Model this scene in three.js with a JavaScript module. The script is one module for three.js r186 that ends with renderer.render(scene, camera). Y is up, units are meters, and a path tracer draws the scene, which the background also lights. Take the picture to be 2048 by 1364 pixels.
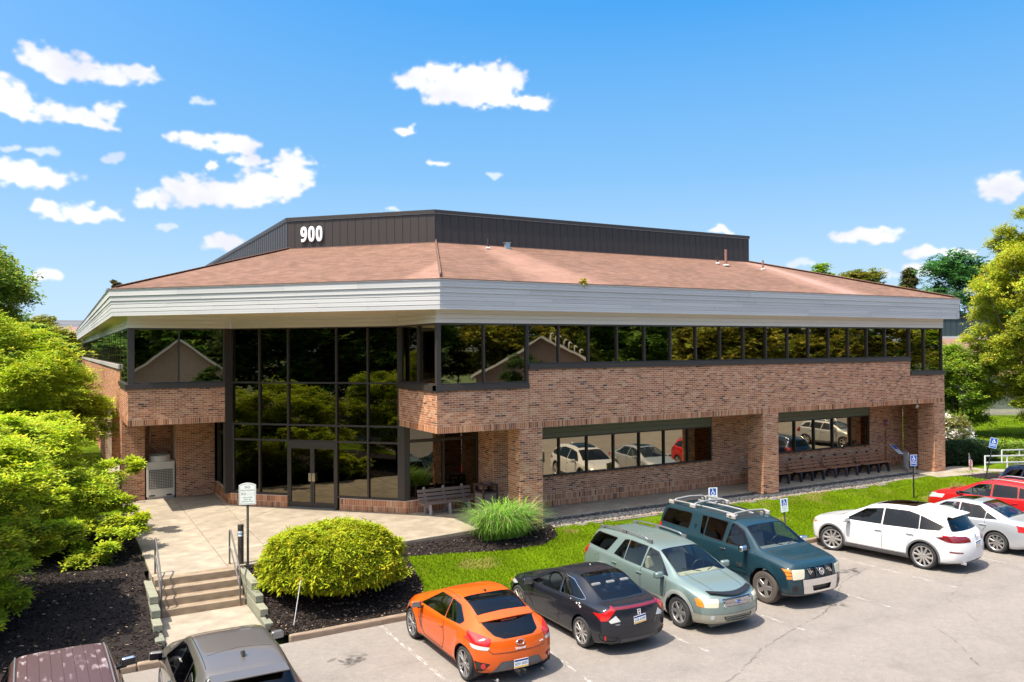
import * as THREE from 'three';
import { mergeGeometries, mergeVertices } from 'three/addons/utils/BufferGeometryUtils.js';
import { RoundedBoxGeometry } from 'three/addons/geometries/RoundedBoxGeometry.js';
import { FontLoader } from 'three/addons/loaders/FontLoader.js';
import { TextGeometry } from 'three/addons/geometries/TextGeometry.js';

const V3 = THREE.Vector3, scene = new THREE.Scene();
// ---------------------------------------------------------------- camera
const camera = new THREE.PerspectiveCamera(45.715, 1024 / 682, 0.2, 3000);
{
  const yaw = 0.51037773, pit = 0.0094339, rol = -0.00712877;
  const F = new V3(Math.sin(yaw) * Math.cos(pit), Math.sin(pit), -Math.cos(yaw) * Math.cos(pit));
  const R0 = new V3(Math.cos(yaw), 0, Math.sin(yaw)), U0 = new V3().crossVectors(R0, F);
  const R = R0.clone().multiplyScalar(Math.cos(rol)).addScaledVector(U0, Math.sin(rol));
  const U = U0.clone().multiplyScalar(Math.cos(rol)).addScaledVector(R0, -Math.sin(rol));
  camera.position.set(0, 5.55, 0);
  camera.quaternion.setFromRotationMatrix(new THREE.Matrix4().makeBasis(R, U, F.clone().negate()));
  camera.updateMatrixWorld(true);
}
// ---------------------------------------------------------------- sun, exposure
const renderer = new THREE.WebGLRenderer({ antialias: true });
renderer.toneMapping = THREE.LinearToneMapping;
renderer.toneMappingExposure = 1.7;
renderer.shadowMap.enabled = true;
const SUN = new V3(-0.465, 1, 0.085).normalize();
const sun = new THREE.DirectionalLight(new THREE.Color(1, 0.91, 0.78), 4.7);
sun.position.copy(SUN).multiplyScalar(120).add(new V3(12, 0, -22)); sun.target.position.set(12, 0, -22);
sun.castShadow = true; sun.shadow.mapSize.set(4096, 4096); sun.shadow.radius = 1;
Object.assign(sun.shadow.camera, { left: -60, right: 60, top: 60, bottom: -60, near: 1, far: 300 });
scene.add(sun, sun.target);

// ---------------------------------------------------------------- noise
let SEED = 7;
const rnd = () => { SEED = (SEED + 0x6d2b79f5) | 0; let t = Math.imul(SEED ^ (SEED >>> 15), 1 | SEED); t = (t + Math.imul(t ^ (t >>> 7), 61 | t)) ^ t; return ((t ^ (t >>> 14)) >>> 0) / 4294967296; };
const rr = (a, b) => a + (b - a) * rnd();
const gauss = () => (rnd() + rnd() + rnd() + rnd() - 2) * 0.87;
const hash2 = (x, y) => { let h = Math.imul(x, 374761393) + Math.imul(y, 668265263); h = Math.imul(h ^ (h >>> 13), 1274126177); return ((h ^ (h >>> 16)) >>> 0) / 4294967296; };
const sst = (t) => t * t * (3 - 2 * t), clamp = (v, a = 0, b = 1) => (v < a ? a : v > b ? b : v), lerp = (a, b, t) => a + (b - a) * t;
const smooth = (a, b, x) => sst(clamp((x - a) / (b - a)));
function vnoise(x, y, per = 0) {   // value noise, optional period
  let xi = Math.floor(x), yi = Math.floor(y); const fx = sst(x - xi), fy = sst(y - yi);
  let x1 = xi + 1, y1 = yi + 1;
  if (per) { xi = ((xi % per) + per) % per; yi = ((yi % per) + per) % per; x1 = ((x1 % per) + per) % per; y1 = ((y1 % per) + per) % per; }
  return lerp(lerp(hash2(xi, yi), hash2(x1, yi), fx), lerp(hash2(xi, y1), hash2(x1, y1), fx), fy);
}
function fbm(x, y, o = 4, per = 0) { let s = 0, a = 0.5, n = 0; for (let i = 0; i < o; i++) { s += a * vnoise(x + i * 17.3 * (per ? 0 : 1), y, per); n += a; x *= 2; y *= 2; per *= 2; a *= 0.5; } return s / n; }

// ---------------------------------------------------------------- sky: clear late-spring air with small fair-weather clouds
{
  const W = 4096, H = 2048, data = new Float32Array(W * H * 4);
  const clouds = [[[-90.6,17.44,1.63,0.84],[-89.11,17.09,1.96,0.86],[-87.43,17.04,1.73,0.73],[-85.56,17.34,1.18,0.62]],[[-92.95,14.96,1.42,1.29],[-90.2,14.58,1.36,0.58],[-88.7,14.29,1.69,0.5],[-87.29,14.93,1.03,0.5],[-87.58,14.01,1.08,0.27],[-92.05,14.24,1.31,0.57]],[[-81.8,16.12,0.78,0.34]],[[-82.27,13.67,1.4,0.56],[-79.61,13.62,1.6,0.82],[-78.66,12.59,1.29,0.45],[-81.04,12.02,0.44,0.32]],[[-84.55,9.72,1.26,0.63],[-82.43,10.33,1.86,1.21],[-79.94,10.32,2.41,0.97],[-77.37,11.04,2.14,1.24],[-75.79,12.16,1.33,1.5]],[[-91.53,10.67,2.42,0.77],[-92.7,10.7,1.3,0.81]],[[-90.75,8.66,0.97,0.51],[-88.71,8.56,1.54,0.61],[-87.22,8.76,0.97,0.43]],[[-86.87,12.02,0.52,0.31]],[[-83.96,8.01,0.51,0.26]],[[-80.27,7.19,1.21,0.59]],[[-67.38,18.35,1.62,0.76],[-65.55,18.71,1.41,0.89],[-64.85,17.7,2.3,1.09],[-61.48,18.27,1.95,1.28],[-63.08,18.42,1.77,1.15],[-59.36,16.95,1.77,0.58],[-62.91,17.13,2.84,0.58]],[[-68.21,15.09,0.91,0.33]],[[-65.77,12.87,0.85,0.27]],[[-61.95,12.14,0.6,0.2]],[[-29.3,9.45,1.4,0.94]],[[-36.96,7.01,2.1,0.54]],[[-33.65,5.83,1.06,0.44],[-32.13,5.67,1.13,0.37]],[[-41.11,5.63,0.75,0.3]],[[-33.66,4.7,1.11,0.44]],[[-35.67,4.61,0.64,0.38]],[[-46.37,8.0,0.86,0.27]],[[-90.75,4.62,0.91,0.49]],[[-69.28,9.76,0.7,0.2]],[[-90.87,12.21,0.8,0.29]],[[-92.57,12.13,0.57,0.2]]];
  for (let k = 0; k < 60; k++) {   // the same kind of clouds all round
    const az = rr(-26, 264), el = rr(4, 34), s = rr(0.6, 1.7), c = [];
    for (let i = 0; i < 5; i++) c.push([az + gauss() * 2.2 * s, el + gauss() * 0.5 * s, rr(0.9, 2.2) * s, rr(0.4, 1) * s]);
    clouds.push(c);
  }
  const lin = (c) => c.map((v) => Math.pow(v / 255, 2.2));
  const stops = [[-90, lin([150, 160, 170])], [-1, lin([190, 205, 215])], [0, lin([205, 230, 250])], [4, lin([186, 221, 249])], [12, lin([134, 192, 244])], [23, lin([76, 162, 238])], [45, lin([72, 150, 232])], [90, lin([62, 134, 222])]];
  for (let j = 0; j < H; j++) {
    const el = (j + 0.5) / H * 180 - 90; let s = 0; while (s < stops.length - 2 && el > stops[s + 1][0]) s++;
    const SK = 0.64, t = clamp((el - stops[s][0]) / (stops[s + 1][0] - stops[s][0])), c = [0, 1, 2].map((i) => SK * lerp(stops[s][1][i], stops[s + 1][1][i], t));
    const ce = Math.cos(el * Math.PI / 180), se = Math.sin(el * Math.PI / 180);
    for (let i = 0; i < W; i++) { const o = (j * W + i) * 4, a = (i + 0.5) / W * 2 * Math.PI - Math.PI, cs = ce * (Math.cos(a) * SUN.x + Math.sin(a) * SUN.z) + se * SUN.y, h = cs > 0 ? 2.2 * cs ** 14 + 0.8 * cs ** 4 + 1.1 * cs ** 2 : 0; data[o] = c[0] + 0.6 * h; data[o + 1] = c[1] + 0.53 * h; data[o + 2] = c[2] + 0.42 * h; data[o + 3] = 1; }  // broad glow round the sun, raised beyond clear air to fill the shaded walls
  }
  const dens = new Float32Array(W * H);
  clouds.forEach((c, ci) => {
    const a0 = Math.min(...c.map((e) => e[0] - e[2] * 1.7)), a1 = Math.max(...c.map((e) => e[0] + e[2] * 1.7)), e0 = Math.min(...c.map((e) => e[1] - e[3] * 1.9)), e1 = Math.max(...c.map((e) => e[1] + e[3] * 1.9));
    for (let j = Math.floor((e0 + 90) / 180 * H); j <= Math.ceil((e1 + 90) / 180 * H); j++) for (let ii = Math.floor((a0 + 180) / 360 * W); ii <= Math.ceil((a1 + 180) / 360 * W); ii++) {
      const az = (ii + 0.5) / W * 360 - 180, el = (j + 0.5) / H * 180 - 90;
      const wx = (fbm(az * 1.1 + ci * 9, el * 1.6, 4) - 0.5) * 1.1, wy = (fbm(az * 1.1 + 50, el * 1.6 + ci * 5, 4) - 0.5) * 0.8;
      let d = -3, sum = 0;
      for (const [a, e, w, h] of c) { const q = 1 - ((az + wx - a) / w) ** 2 - ((el + wy - e) / (el < e ? h * 0.85 : h)) ** 2; if (q > 0) sum += q; d = Math.max(d, q); }
      d = (sum > 0 ? Math.max(d, Math.min(sum * 0.7, 1)) : d) + (fbm(az * 2.0, el * 3.0 + ci, 6) - 0.5) * 1.7;
      const big = Math.max(...c.map((e) => e[2])) > 0.8 ? 1 : 0.6;
      const v = Math.pow(smooth(-0.42, 0.55, d), 1.4) * big, o = j * W + (((ii % W) + W) % W);
      if (v > dens[o]) dens[o] = v;
    }
  });
  for (let j = 8; j < H - 8; j++) for (let i = 0; i < W; i++) {
    const o = j * W + i; if (!dens[o]) continue;
    const g = lerp(0.66, 1.12, fbm(i / 40, j / 26, 5));
    const c = [0.66 * g, 0.67 * g, 0.69 * lerp(g, 1, 0.3)];
    for (let k = 0; k < 3; k++) data[o * 4 + k] = lerp(data[o * 4 + k], c[k], dens[o]);
  }
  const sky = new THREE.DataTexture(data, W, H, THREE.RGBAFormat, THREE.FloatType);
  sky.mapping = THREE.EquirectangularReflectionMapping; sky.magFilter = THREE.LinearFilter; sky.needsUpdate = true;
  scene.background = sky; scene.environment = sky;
}
console.log('sky done');

// ---------------------------------------------------------------- textures and materials
function tex(w, h, fn, srgb = true, repeat) {   // fn(x, y) -> [r,g,b] 0..1 (as displayed)
  const d = new Uint8Array(w * h * 4);
  for (let y = 0; y < h; y++) for (let x = 0; x < w; x++) { const c = fn(x, y), o = (y * w + x) * 4; d[o] = clamp(c[0]) * 255; d[o + 1] = clamp(c[1]) * 255; d[o + 2] = clamp(c[2]) * 255; d[o + 3] = 255; }
  return finish(new THREE.DataTexture(d, w, h), srgb, repeat);
}
function finish(t, srgb, repeat) {
  t.wrapS = t.wrapT = THREE.RepeatWrapping; t.magFilter = THREE.LinearFilter; t.minFilter = THREE.LinearFilter;
  if (srgb) t.colorSpace = THREE.SRGBColorSpace; if (repeat) t.repeat.set(...repeat); t.needsUpdate = true; return t;
}
function canvasTex(w, h, draw, srgb = true) { const c = document.createElement('canvas'); c.width = w; c.height = h; const g = c.getContext('2d'); draw(g, w, h); const t = new THREE.CanvasTexture(c); t.magFilter = THREE.LinearFilter; if (srgb) t.colorSpace = THREE.SRGBColorSpace; return t; }
const lin3 = (r, g, b) => new THREE.Color().setRGB(r, g, b);
const dull = (r, g, b, rough = 0.9, extra = {}) => new THREE.MeshPhysicalMaterial({ color: lin3(r, g, b), roughness: rough, specularIntensity: 0.15, ...extra });
const mat = (r, g, b, rough = 0.8, extra = {}) => new THREE.MeshStandardMaterial({ color: lin3(r, g, b), roughness: rough, ...extra });
const grainTex = tex(256, 256, (x, y) => { const v = 0.72 + 0.28 * (0.6 * fbm(x / 8, y / 8, 4, 32) + 0.4 * hash2(x, y)); return [v, v, v]; }, true);
const clone = (t, rx, ry) => { const c = t.clone(); c.repeat.set(rx, ry); c.needsUpdate = true; return c; };
const woodTex = tex(256, 256, (x, y) => { const v = 0.7 + 0.3 * fbm(x / 64, y / 3, 4, 0) * (0.8 + 0.4 * vnoise(x / 40, y / 40)); return [v, v * 0.99, v * 0.97]; }, true);

// ---------------------------------------------------------------- scene graph helpers
const used = new Map(), top = (n) => { const k = used.get(n) || 0; used.set(n, k + 1); return k ? n + '_' + String(k).padStart(3, '0') : n; };
const shadows = (o) => { o.castShadow = o.receiveShadow = true; return o; };
function thing(name, label, category, pos = [0, 0, 0], turn = 0, group) {
  const o = new THREE.Group(); o.name = top(name); o.position.set(...pos); o.rotation.y = turn; o.userData = { label, category }; if (group) o.userData.group = group; scene.add(o); return o;
}
function part(name, geo, m, parent, pos, rot) { const o = shadows(new THREE.Mesh(geo, m)); o.name = name; if (pos) o.position.set(...pos); if (rot) o.rotation.set(...rot); parent.add(o); return o; }
function struct(name, geo, m) { const o = shadows(new THREE.Mesh(geo, m)); o.name = top(name); o.userData = { kind: 'structure' }; scene.add(o); return o; }
const gbox = (w, h, d, x = 0, y = 0, z = 0) => new THREE.BoxGeometry(w, h, d).translate(x, y, z);
const bx = (x0, x1, y0, y1, z0, z1) => new THREE.BoxGeometry(x1 - x0, y1 - y0, z1 - z0).translate((x0 + x1) / 2, (y0 + y1) / 2, (z0 + z1) / 2);
const tube = (pts, r, seg = 24, rs = 8) => new THREE.TubeGeometry(new THREE.CatmullRomCurve3(pts.map((p) => new V3(...p)), false, 'catmullrom', 0.1), seg, r, rs);
const cyl = (r0, r1, h, s = 16) => new THREE.CylinderGeometry(r0, r1, h, s);
function metricUV(g, s = 1) {   // uv in metres by dominant normal
  const p = g.attributes.position, n = g.attributes.normal, uv = new Float32Array(p.count * 2);
  for (let i = 0; i < p.count; i++) {
    const ax = Math.abs(n.getX(i)), ay = Math.abs(n.getY(i)), az = Math.abs(n.getZ(i));
    if (ay >= ax && ay >= az) { uv[2 * i] = p.getX(i) * s; uv[2 * i + 1] = p.getZ(i) * s; } else if (ax > az) { uv[2 * i] = p.getZ(i) * s; uv[2 * i + 1] = p.getY(i) * s; } else { uv[2 * i] = p.getX(i) * s; uv[2 * i + 1] = p.getY(i) * s; }
  }
  g.setAttribute('uv', new THREE.BufferAttribute(uv, 2)); return g;
}
// a flat polygon (x,z list) laid at height y, extruded downwards by t
function slab(poly, y, t = 0.1, bevel = 0) {
  const s = new THREE.Shape(poly.map(([x, z]) => new THREE.Vector2(x, -z)));
  const g = new THREE.ExtrudeGeometry(s, { depth: t - bevel, bevelEnabled: bevel > 0, bevelThickness: bevel, bevelSize: bevel, bevelOffset: -bevel, bevelSegments: 1 });
  g.rotateX(-Math.PI / 2); g.translate(0, y - t, 0); return metricUV(g);
}
// box whose long axis runs from a to b (plan points), between heights
function wallBox(ax, az, bx_, bz, y0, y1, t, out = 0) {   // thickness t goes behind the face; face on the right-hand side looking a->b turned by -90
  const L = Math.hypot(bx_ - ax, bz - az), g = new THREE.BoxGeometry(L, y1 - y0, t); g.translate(L / 2, (y0 + y1) / 2, -t / 2 + out);
  g.rotateY(-Math.atan2(bz - az, bx_ - ax)); g.translate(ax, 0, az); return g;
}
// ================================================================ the office building
class Face {   // a vertical face seen from outside from a (left) to b (right): u along, v up, w outwards
  constructor(ax, az, bx_, bz) { this.a = [ax, az]; this.L = Math.hypot(bx_ - ax, bz - az); this.t = Math.atan2(bz - az, bx_ - ax); this.d = [Math.cos(this.t), Math.sin(this.t)]; this.n = [-Math.sin(this.t), Math.cos(this.t)]; this.m = new THREE.Matrix4().makeRotationY(-this.t).setPosition(ax, 0, az); }
  pt(u, v, w = 0) { return [this.a[0] + this.d[0] * u + this.n[0] * w, v, this.a[1] + this.d[1] * u + this.n[1] * w]; }
  box(u0, u1, v0, v1, w0, w1) { return bx(u0, u1, v0, v1, w0, w1).applyMatrix4(this.m); }
}
const building = thing('office_building', 'two storey brick office building with bronze windows, grey fascia and brown shingled roof', 'building');
const M = {
  mortar: dull(0.74, 0.56, 0.44),
  bronze: mat(0.045, 0.036, 0.031, 0.45),
  parapet: mat(0.052, 0.041, 0.036, 0.45, { metalness: 0.15 }),
  fascia: mat(0.76, 0.775, 0.8, 0.6, { map: clone(woodTex, 0.4, 2) }),
  fascia2: mat(0.69, 0.705, 0.735, 0.62, { map: clone(woodTex, 0.4, 2) }),
  frieze: mat(0.66, 0.62, 0.56, 0.7),
  soffit: mat(0.7, 0.58, 0.42, 0.8),
  greenSiding: mat(0.16, 0.18, 0.145, 0.7),
  drip: mat(0.75, 0.73, 0.7, 0.5),
  dripBrown: mat(0.16, 0.09, 0.075, 0.6),
};
const paneWave = tex(128, 128, (x, y) => { const v = fbm(x / 50, y / 40, 2); return [v, v, v]; }, false);
// bronze reflective glazing: a half-mirrored coating on dark glass
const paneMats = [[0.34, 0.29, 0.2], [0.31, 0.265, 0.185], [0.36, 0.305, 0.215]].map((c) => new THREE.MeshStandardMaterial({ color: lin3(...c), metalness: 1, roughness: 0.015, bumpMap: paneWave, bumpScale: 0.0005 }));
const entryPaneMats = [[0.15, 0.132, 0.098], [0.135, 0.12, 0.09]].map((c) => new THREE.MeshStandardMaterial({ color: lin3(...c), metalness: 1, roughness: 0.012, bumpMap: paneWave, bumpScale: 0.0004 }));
const brickTones = [[0.6, 0.265, 0.135], [0.67, 0.315, 0.17], [0.52, 0.225, 0.115], [0.74, 0.39, 0.215], [0.76, 0.44, 0.26], [0.36, 0.16, 0.09], [0.19, 0.095, 0.065], [0.68, 0.38, 0.225]];
const brickBump = tex(128, 128, (x, y) => { const v = fbm(x / 10, y / 10, 4, 12); return [v, v, v]; }, false);
const brickMats = brickTones.map((c) => dull(...c, 0.88, { map: clone(grainTex, 0.5, 0.2) }));
const brickW = 0.2035, brickH = 0.0677, bricks = [];   // every brick: matrix, tone, length, height
const pickTone = () => { const r = rnd(); return r < 0.24 ? 0 : r < 0.45 ? 1 : r < 0.63 ? 2 : r < 0.74 ? 3 : r < 0.79 ? 4 : r < 0.89 ? 5 : r < 0.92 ? 6 : 7; };
const rotM = new THREE.Matrix4();
function addBrick(f, u0, u1, v0, v1, upright = false) {
  const w = u1 - u0, h = v1 - v0; if (w < 0.025 || h < 0.02) return;
  bricks.push({ f, u: (u0 + u1) / 2, v: (v0 + v1) / 2, w, h, tone: pickTone(), out: rr(-0.0015, 0.0015), full: !upright && w > 0.19 && h > 0.055 });
}
function courses(f, u0, u1, v0, v1, phase = 0) {   // running bond
  const n = Math.round((v1 - v0) / brickH), ch = (v1 - v0) / n;
  for (let k = 0; k < n; k++) {
    let u = u0 - ((k + phase) % 2) * brickW / 2 - 0.0001;
    for (; u < u1; u += brickW) addBrick(f, Math.max(u, u0) + 0.006, Math.min(u + brickW, u1) - 0.006, v0 + k * ch + 0.0065, v0 + (k + 1) * ch - 0.0065);
  }
}
function soldiers(f, u0, u1, v0, v1) { const n = Math.round((u1 - u0) / brickH), cw = (u1 - u0) / n; for (let k = 0; k < n; k++) addBrick(f, u0 + k * cw + 0.005, u0 + (k + 1) * cw - 0.005, v0 + 0.004, v1 - 0.006, true); }
const mortarGeos = [];
function brickWall(f, u0, u1, v0, v1, o = {}) {   // o.soldier: 'bottom' | 'base' ; o.t thickness
  mortarGeos.push(f.box(u0 + 0.007, u1 - 0.007, v0, v1, -(o.t || 0.25), -0.0035));
  let b = v0;
  if (o.soldier === 'bottom') { soldiers(f, u0, u1, v0, v0 + 0.205); b = v0 + 0.205; }
  if (o.soldier === 'base') { soldiers(f, u0, u1, v0, v0 + 0.21); soldiers(f, u0, u1, v0 + 0.21, Math.min(v0 + 0.42, v1)); b = v0 + 0.42; }
  if (b < v1 - 0.03) courses(f, u0, u1, b, v1, o.phase || 0);
}
const yS = 3.034, yHead = 6.337, zR = -22.05, zW = -24.2;
function pane(f, u0, u1, v0, v1, w, mats = paneMats, name = 'window_pane') {
  const g = new THREE.BoxGeometry(u1 - u0, v1 - v0, 0.012), o = part(name, g, mats[Math.floor(rnd() * mats.length)], building);
  const p = f.pt((u0 + u1) / 2, (v0 + v1) / 2, w); o.position.set(...p); o.rotation.set(gauss() * 0.0016, -f.t + gauss() * 0.0016, 0, 'YXZ'); return o;
}
function glazing(f, us, v0, v1, o = {}) {   // a row of panes between mullions at us
  const w = o.w ?? -0.07, mw = o.mw || 0.05, pr = o.proud ?? 0.05;
  for (let i = 0; i < us.length - 1; i++) pane(f, us[i] + 0.004, us[i + 1] - 0.004, v0 + 0.004, v1 - 0.004, o.proud ? w - 0.007 : w - 0.03, o.mats);
  for (const u of us) part('mullion', f.box(u - mw / 2, u + mw / 2, v0, v1, w - 0.06, w + pr), M.bronze, building);
  part('window_head', f.box(us[0], us[us.length - 1], v1 - 0.05, v1, w - 0.058, w + pr * 0.84), M.bronze, building);
  part('window_rail', f.box(us[0], us[us.length - 1], v0, v0 + 0.045, w - 0.058, w + pr * 0.84), M.bronze, building);
}
const sill = (f, u0, u1, v0, v1, out = 0.055) => part('sill', f.box(u0, u1, v0, v1, -0.2, out), M.bronze, building);
const frieze = (f, u0, u1) => { const n = 3, h = (6.75 - yHead) / n; for (let k = 0; k < n; k++) part('frieze_board', f.box(u0, u1, yHead + k * h, yHead + (k + 1) * h - 0.008, -0.1, 0.004 + k * 0.005), M.frieze, building); part('frieze_backing', f.box(u0, u1, yHead, 6.75, -0.12, -0.02), M.frieze, building); };

// ---- upper floor, the long side
const fR = new Face(9.78, zR, 34.4, zR), U = (x) => x - 9.78;
brickWall(fR, 0, U(12.94), yS, 4.3, { soldier: 'bottom' });
brickWall(fR, U(12.94), U(32.01), yS, 4.89, { soldier: 'bottom', phase: 1 });
brickWall(fR, U(32.01), U(34.4), yS, 4.27, { soldier: 'bottom' });
sill(fR, -0.055, U(12.94), 4.3, 4.47); sill(fR, U(12.94) + 0.001, U(32.01), 4.89, 5.05); sill(fR, U(32.01) + 0.001, U(34.45), 4.27, 4.43);
part('corner_post', fR.box(0, 0.14, 4.47, yHead, -0.14, -0.005), M.bronze, building);
glazing(fR, [0.12, U(11.38), U(12.9)], 4.47, yHead);
{ const us = []; for (let k = 0; k < 16; k++) us.push(U(12.94) + k * 1.1647); us.push(U(32.01)); glazing(fR, us, 5.05, yHead); }
glazing(fR, [U(32.04), U(33.05), U(34.3)], 4.43, yHead);
part('jamb', fR.box(U(12.9), U(12.98), 4.47, 5.05, -0.2, -0.01), M.bronze, building);
frieze(fR, 0, U(34.35));
for (const x of [18.4, 28.9]) part('control_joint', fR.box(U(x) - 0.007, U(x) + 0.007, yS, 4.885, -0.02, 0.002), mat(0.2, 0.12, 0.09, 0.8), building);
// ---- the box's short side and the matching box on the other side of the entrance
const fA = new Face(9.78, -25.17, 9.78, zR);
brickWall(fA, 0, fA.L, yS, 4.27, { soldier: 'bottom' }); sill(fA, 0, fA.L + 0.05, 4.272, 4.468);
glazing(fA, [0.03, 1.57, fA.L - 0.12], 4.47, yHead); frieze(fA, 0, fA.L);
const fB = new Face(2.0, -29.95, 5.12, -29.95);
brickWall(fB, 0, fB.L, yS, 4.27, { soldier: 'bottom' }); sill(fB, -0.055, fB.L, 4.27, 4.44);
part('corner_post', fB.box(0, 0.2, 4.44, yHead, -0.2, -0.005), M.bronze, building);
glazing(fB, [0.19, 1.61, fB.L - 0.03], 4.44, yHead); frieze(fB, 0, fB.L);
const fLL = new Face(2.0, -90, 2.0, -29.95), W = (z) => z + 90;
brickWall(fLL, W(-33.85), W(-29.95), yS, 4.27, { soldier: 'bottom' }); brickWall(fLL, W(-90), W(-33.85), yS, 4.89, { soldier: 'bottom' });
sill(fLL, W(-33.85), W(-29.9), 4.272, 4.438); part('sill', fLL.box(0, W(-33.851), 4.89, 5.05, -0.2, 0.055), mat(0.4, 0.38, 0.35, 0.7), building);
{ const us = []; for (let k = 0; k <= 2; k++) us.push(W(-33.83) + k * 1.82); glazing(fLL, us, 4.44, yHead, { w: -0.02, proud: 0.008 }); const u2 = []; for (let k = 0; k <= 36; k++) u2.push(W(-90) + k * 56.15 / 36); glazing(fLL, u2, 5.05, yHead, { w: -0.02, proud: 0.008 }); }
frieze(fLL, 0, fLL.L);
// ---- returns beside the entrance glazing
const gx0 = 5.34, gx1 = 10.05, fG = new Face(gx0, gx0 - 35.4, gx1, gx1 - 35.4), G = (x) => (x - gx0) * Math.SQRT2;
part('return_panel', new Face(5.12, -29.95, 5.34, -30.06).box(0, 0.245, 0.49, yHead, -0.12, 0), M.bronze, building);
part('return_panel', new Face(10.05, -25.35, 9.79, -25.17).box(0, 0.316, yS, yHead, -0.12, 0), M.bronze, building);
frieze(new Face(5.12, -29.95, 5.34, -30.06), 0, 0.24); frieze(new Face(10.05, -25.35, 9.79, -25.17), 0, 0.31);
// ---- entrance glazing
const rows = [0.51, 2.4, 2.95, 4.415, yHead - 0.01], cols = [5.34, 6.143, 6.951, 8.268, 9.102, 9.895].map(G);
for (let c = 0; c < 5; c++) for (let r = 0; r < 4; r++) {
  if (c === 2 && r === 0) continue;
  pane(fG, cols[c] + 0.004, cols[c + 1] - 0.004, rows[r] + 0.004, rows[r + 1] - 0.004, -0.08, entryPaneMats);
}
for (const u of cols) part('mullion', fG.box(u - 0.03, u + 0.03, u === cols[2] || u === cols[3] ? 0.105 : rows[0], rows[4], -0.12, 0), M.bronze, building);
for (const v of rows.slice(1, 4)) part('transom', fG.box(cols[0], cols[5], v - 0.028, v + 0.028, -0.115, -0.012), M.bronze, building);
part('window_head', fG.box(cols[0], G(gx1), yHead - 0.04, yHead, -0.118, -0.008), M.bronze, building);
for (const [a, b] of [[0, 2], [3, 5]]) part('window_rail', fG.box(cols[a], cols[b], rows[0] - 0.02, rows[0] + 0.04, -0.116, -0.006), M.bronze, building);
frieze(new Face(gx0, gx0 - 35.38, gx1, gx1 - 35.38), 0, fG.L);
part('door_header', fG.box(cols[2] + 0.03, cols[3] - 0.03, 2.225, 2.375, -0.116, 0.012), M.bronze, building);
part('door_threshold', fG.box(cols[2] + 0.03, cols[3] - 0.03, 0.09, 0.118, -0.14, 0.06), mat(0.3, 0.29, 0.28, 0.5, { metalness: 0.6 }), building);
{ // double doors
  const mid = (cols[2] + cols[3]) / 2;
  for (const [s, u0, u1] of [[-1, cols[2] + 0.034, mid - 0.006], [1, mid + 0.006, cols[3] - 0.034]]) {
    const fr = [fG.box(u0, u0 + 0.07, 0.125, 2.22, -0.09, -0.01), fG.box(u1 - 0.07, u1, 0.125, 2.22, -0.09, -0.01), fG.box(u0 + 0.07, u1 - 0.07, 0.125, 0.28, -0.088, -0.012), fG.box(u0 + 0.07, u1 - 0.07, 2.14, 2.22, -0.088, -0.012)];
    const d = part('door', mergeGeometries(fr), M.bronze, building);
    part('glass', fG.box(u0 + 0.069, u1 - 0.069, 0.279, 2.141, -0.056, -0.046), entryPaneMats[0], d);
    const e = s < 0 ? u1 : u0, h = part('push_plate', fG.box(e - 0.055 + s * 0.062, e + 0.055 + s * 0.062, 1.02, 1.3, -0.008, 0.03), mat(0.62, 0.55, 0.42, 0.3, { metalness: 0.9 }), d);
    h.castShadow = true;
  }
}
part('column_panel', fG.box(cols[5] + 0.031, G(gx1), 0.49, yHead, -0.14, 0.004), M.bronze, building);
// ---- ground floor glazing either side of the entrance
const fGR = new Face(gx1, -25.35, 12.8, -25.35);
part('column_panel', fGR.box(0.003, 0.16, 0.49, yS, -0.14, 0.004), M.bronze, building);
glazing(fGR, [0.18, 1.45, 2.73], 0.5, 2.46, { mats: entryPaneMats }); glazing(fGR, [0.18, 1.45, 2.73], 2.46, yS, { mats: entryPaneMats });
const fGL = new Face(5.34, -33.1, 5.34, -30.06);
part('column_panel', fGL.box(fGL.L - 0.25, fGL.L - 0.004, 0.49, yS, -0.14, 0.004), M.bronze, building);
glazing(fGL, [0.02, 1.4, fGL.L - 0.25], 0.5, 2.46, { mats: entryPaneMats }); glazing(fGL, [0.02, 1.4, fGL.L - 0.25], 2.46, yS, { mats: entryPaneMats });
// low soldier-brick plinth under the glazing
const plinth = (f, u0, u1) => { mortarGeos.push(f.box(u0 + 0.007, u1 - 0.007, -0.02, 0.49, -0.2, -0.0035)); soldiers(f, u0, u1, 0.07, 0.28); soldiers(f, u0, u1, 0.28, 0.49); };
plinth(new Face(gx0 - 0.05, gx0 - 35.35, 6.93, 6.93 - 35.3), 0, (6.93 - gx0 + 0.05) * Math.SQRT2 - 0.03);
plinth(new Face(8.3, 8.3 - 35.3, gx1 + 0.02, gx1 + 0.02 - 35.3), 0.03, (gx1 + 0.02 - 8.3) * Math.SQRT2);
plinth(new Face(gx1 + 0.02, -25.25, 12.8, -25.25), 0, 12.78 - gx1); plinth(new Face(5.27, -33.1, 5.27, -30.02), 0, 3.06);
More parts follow.
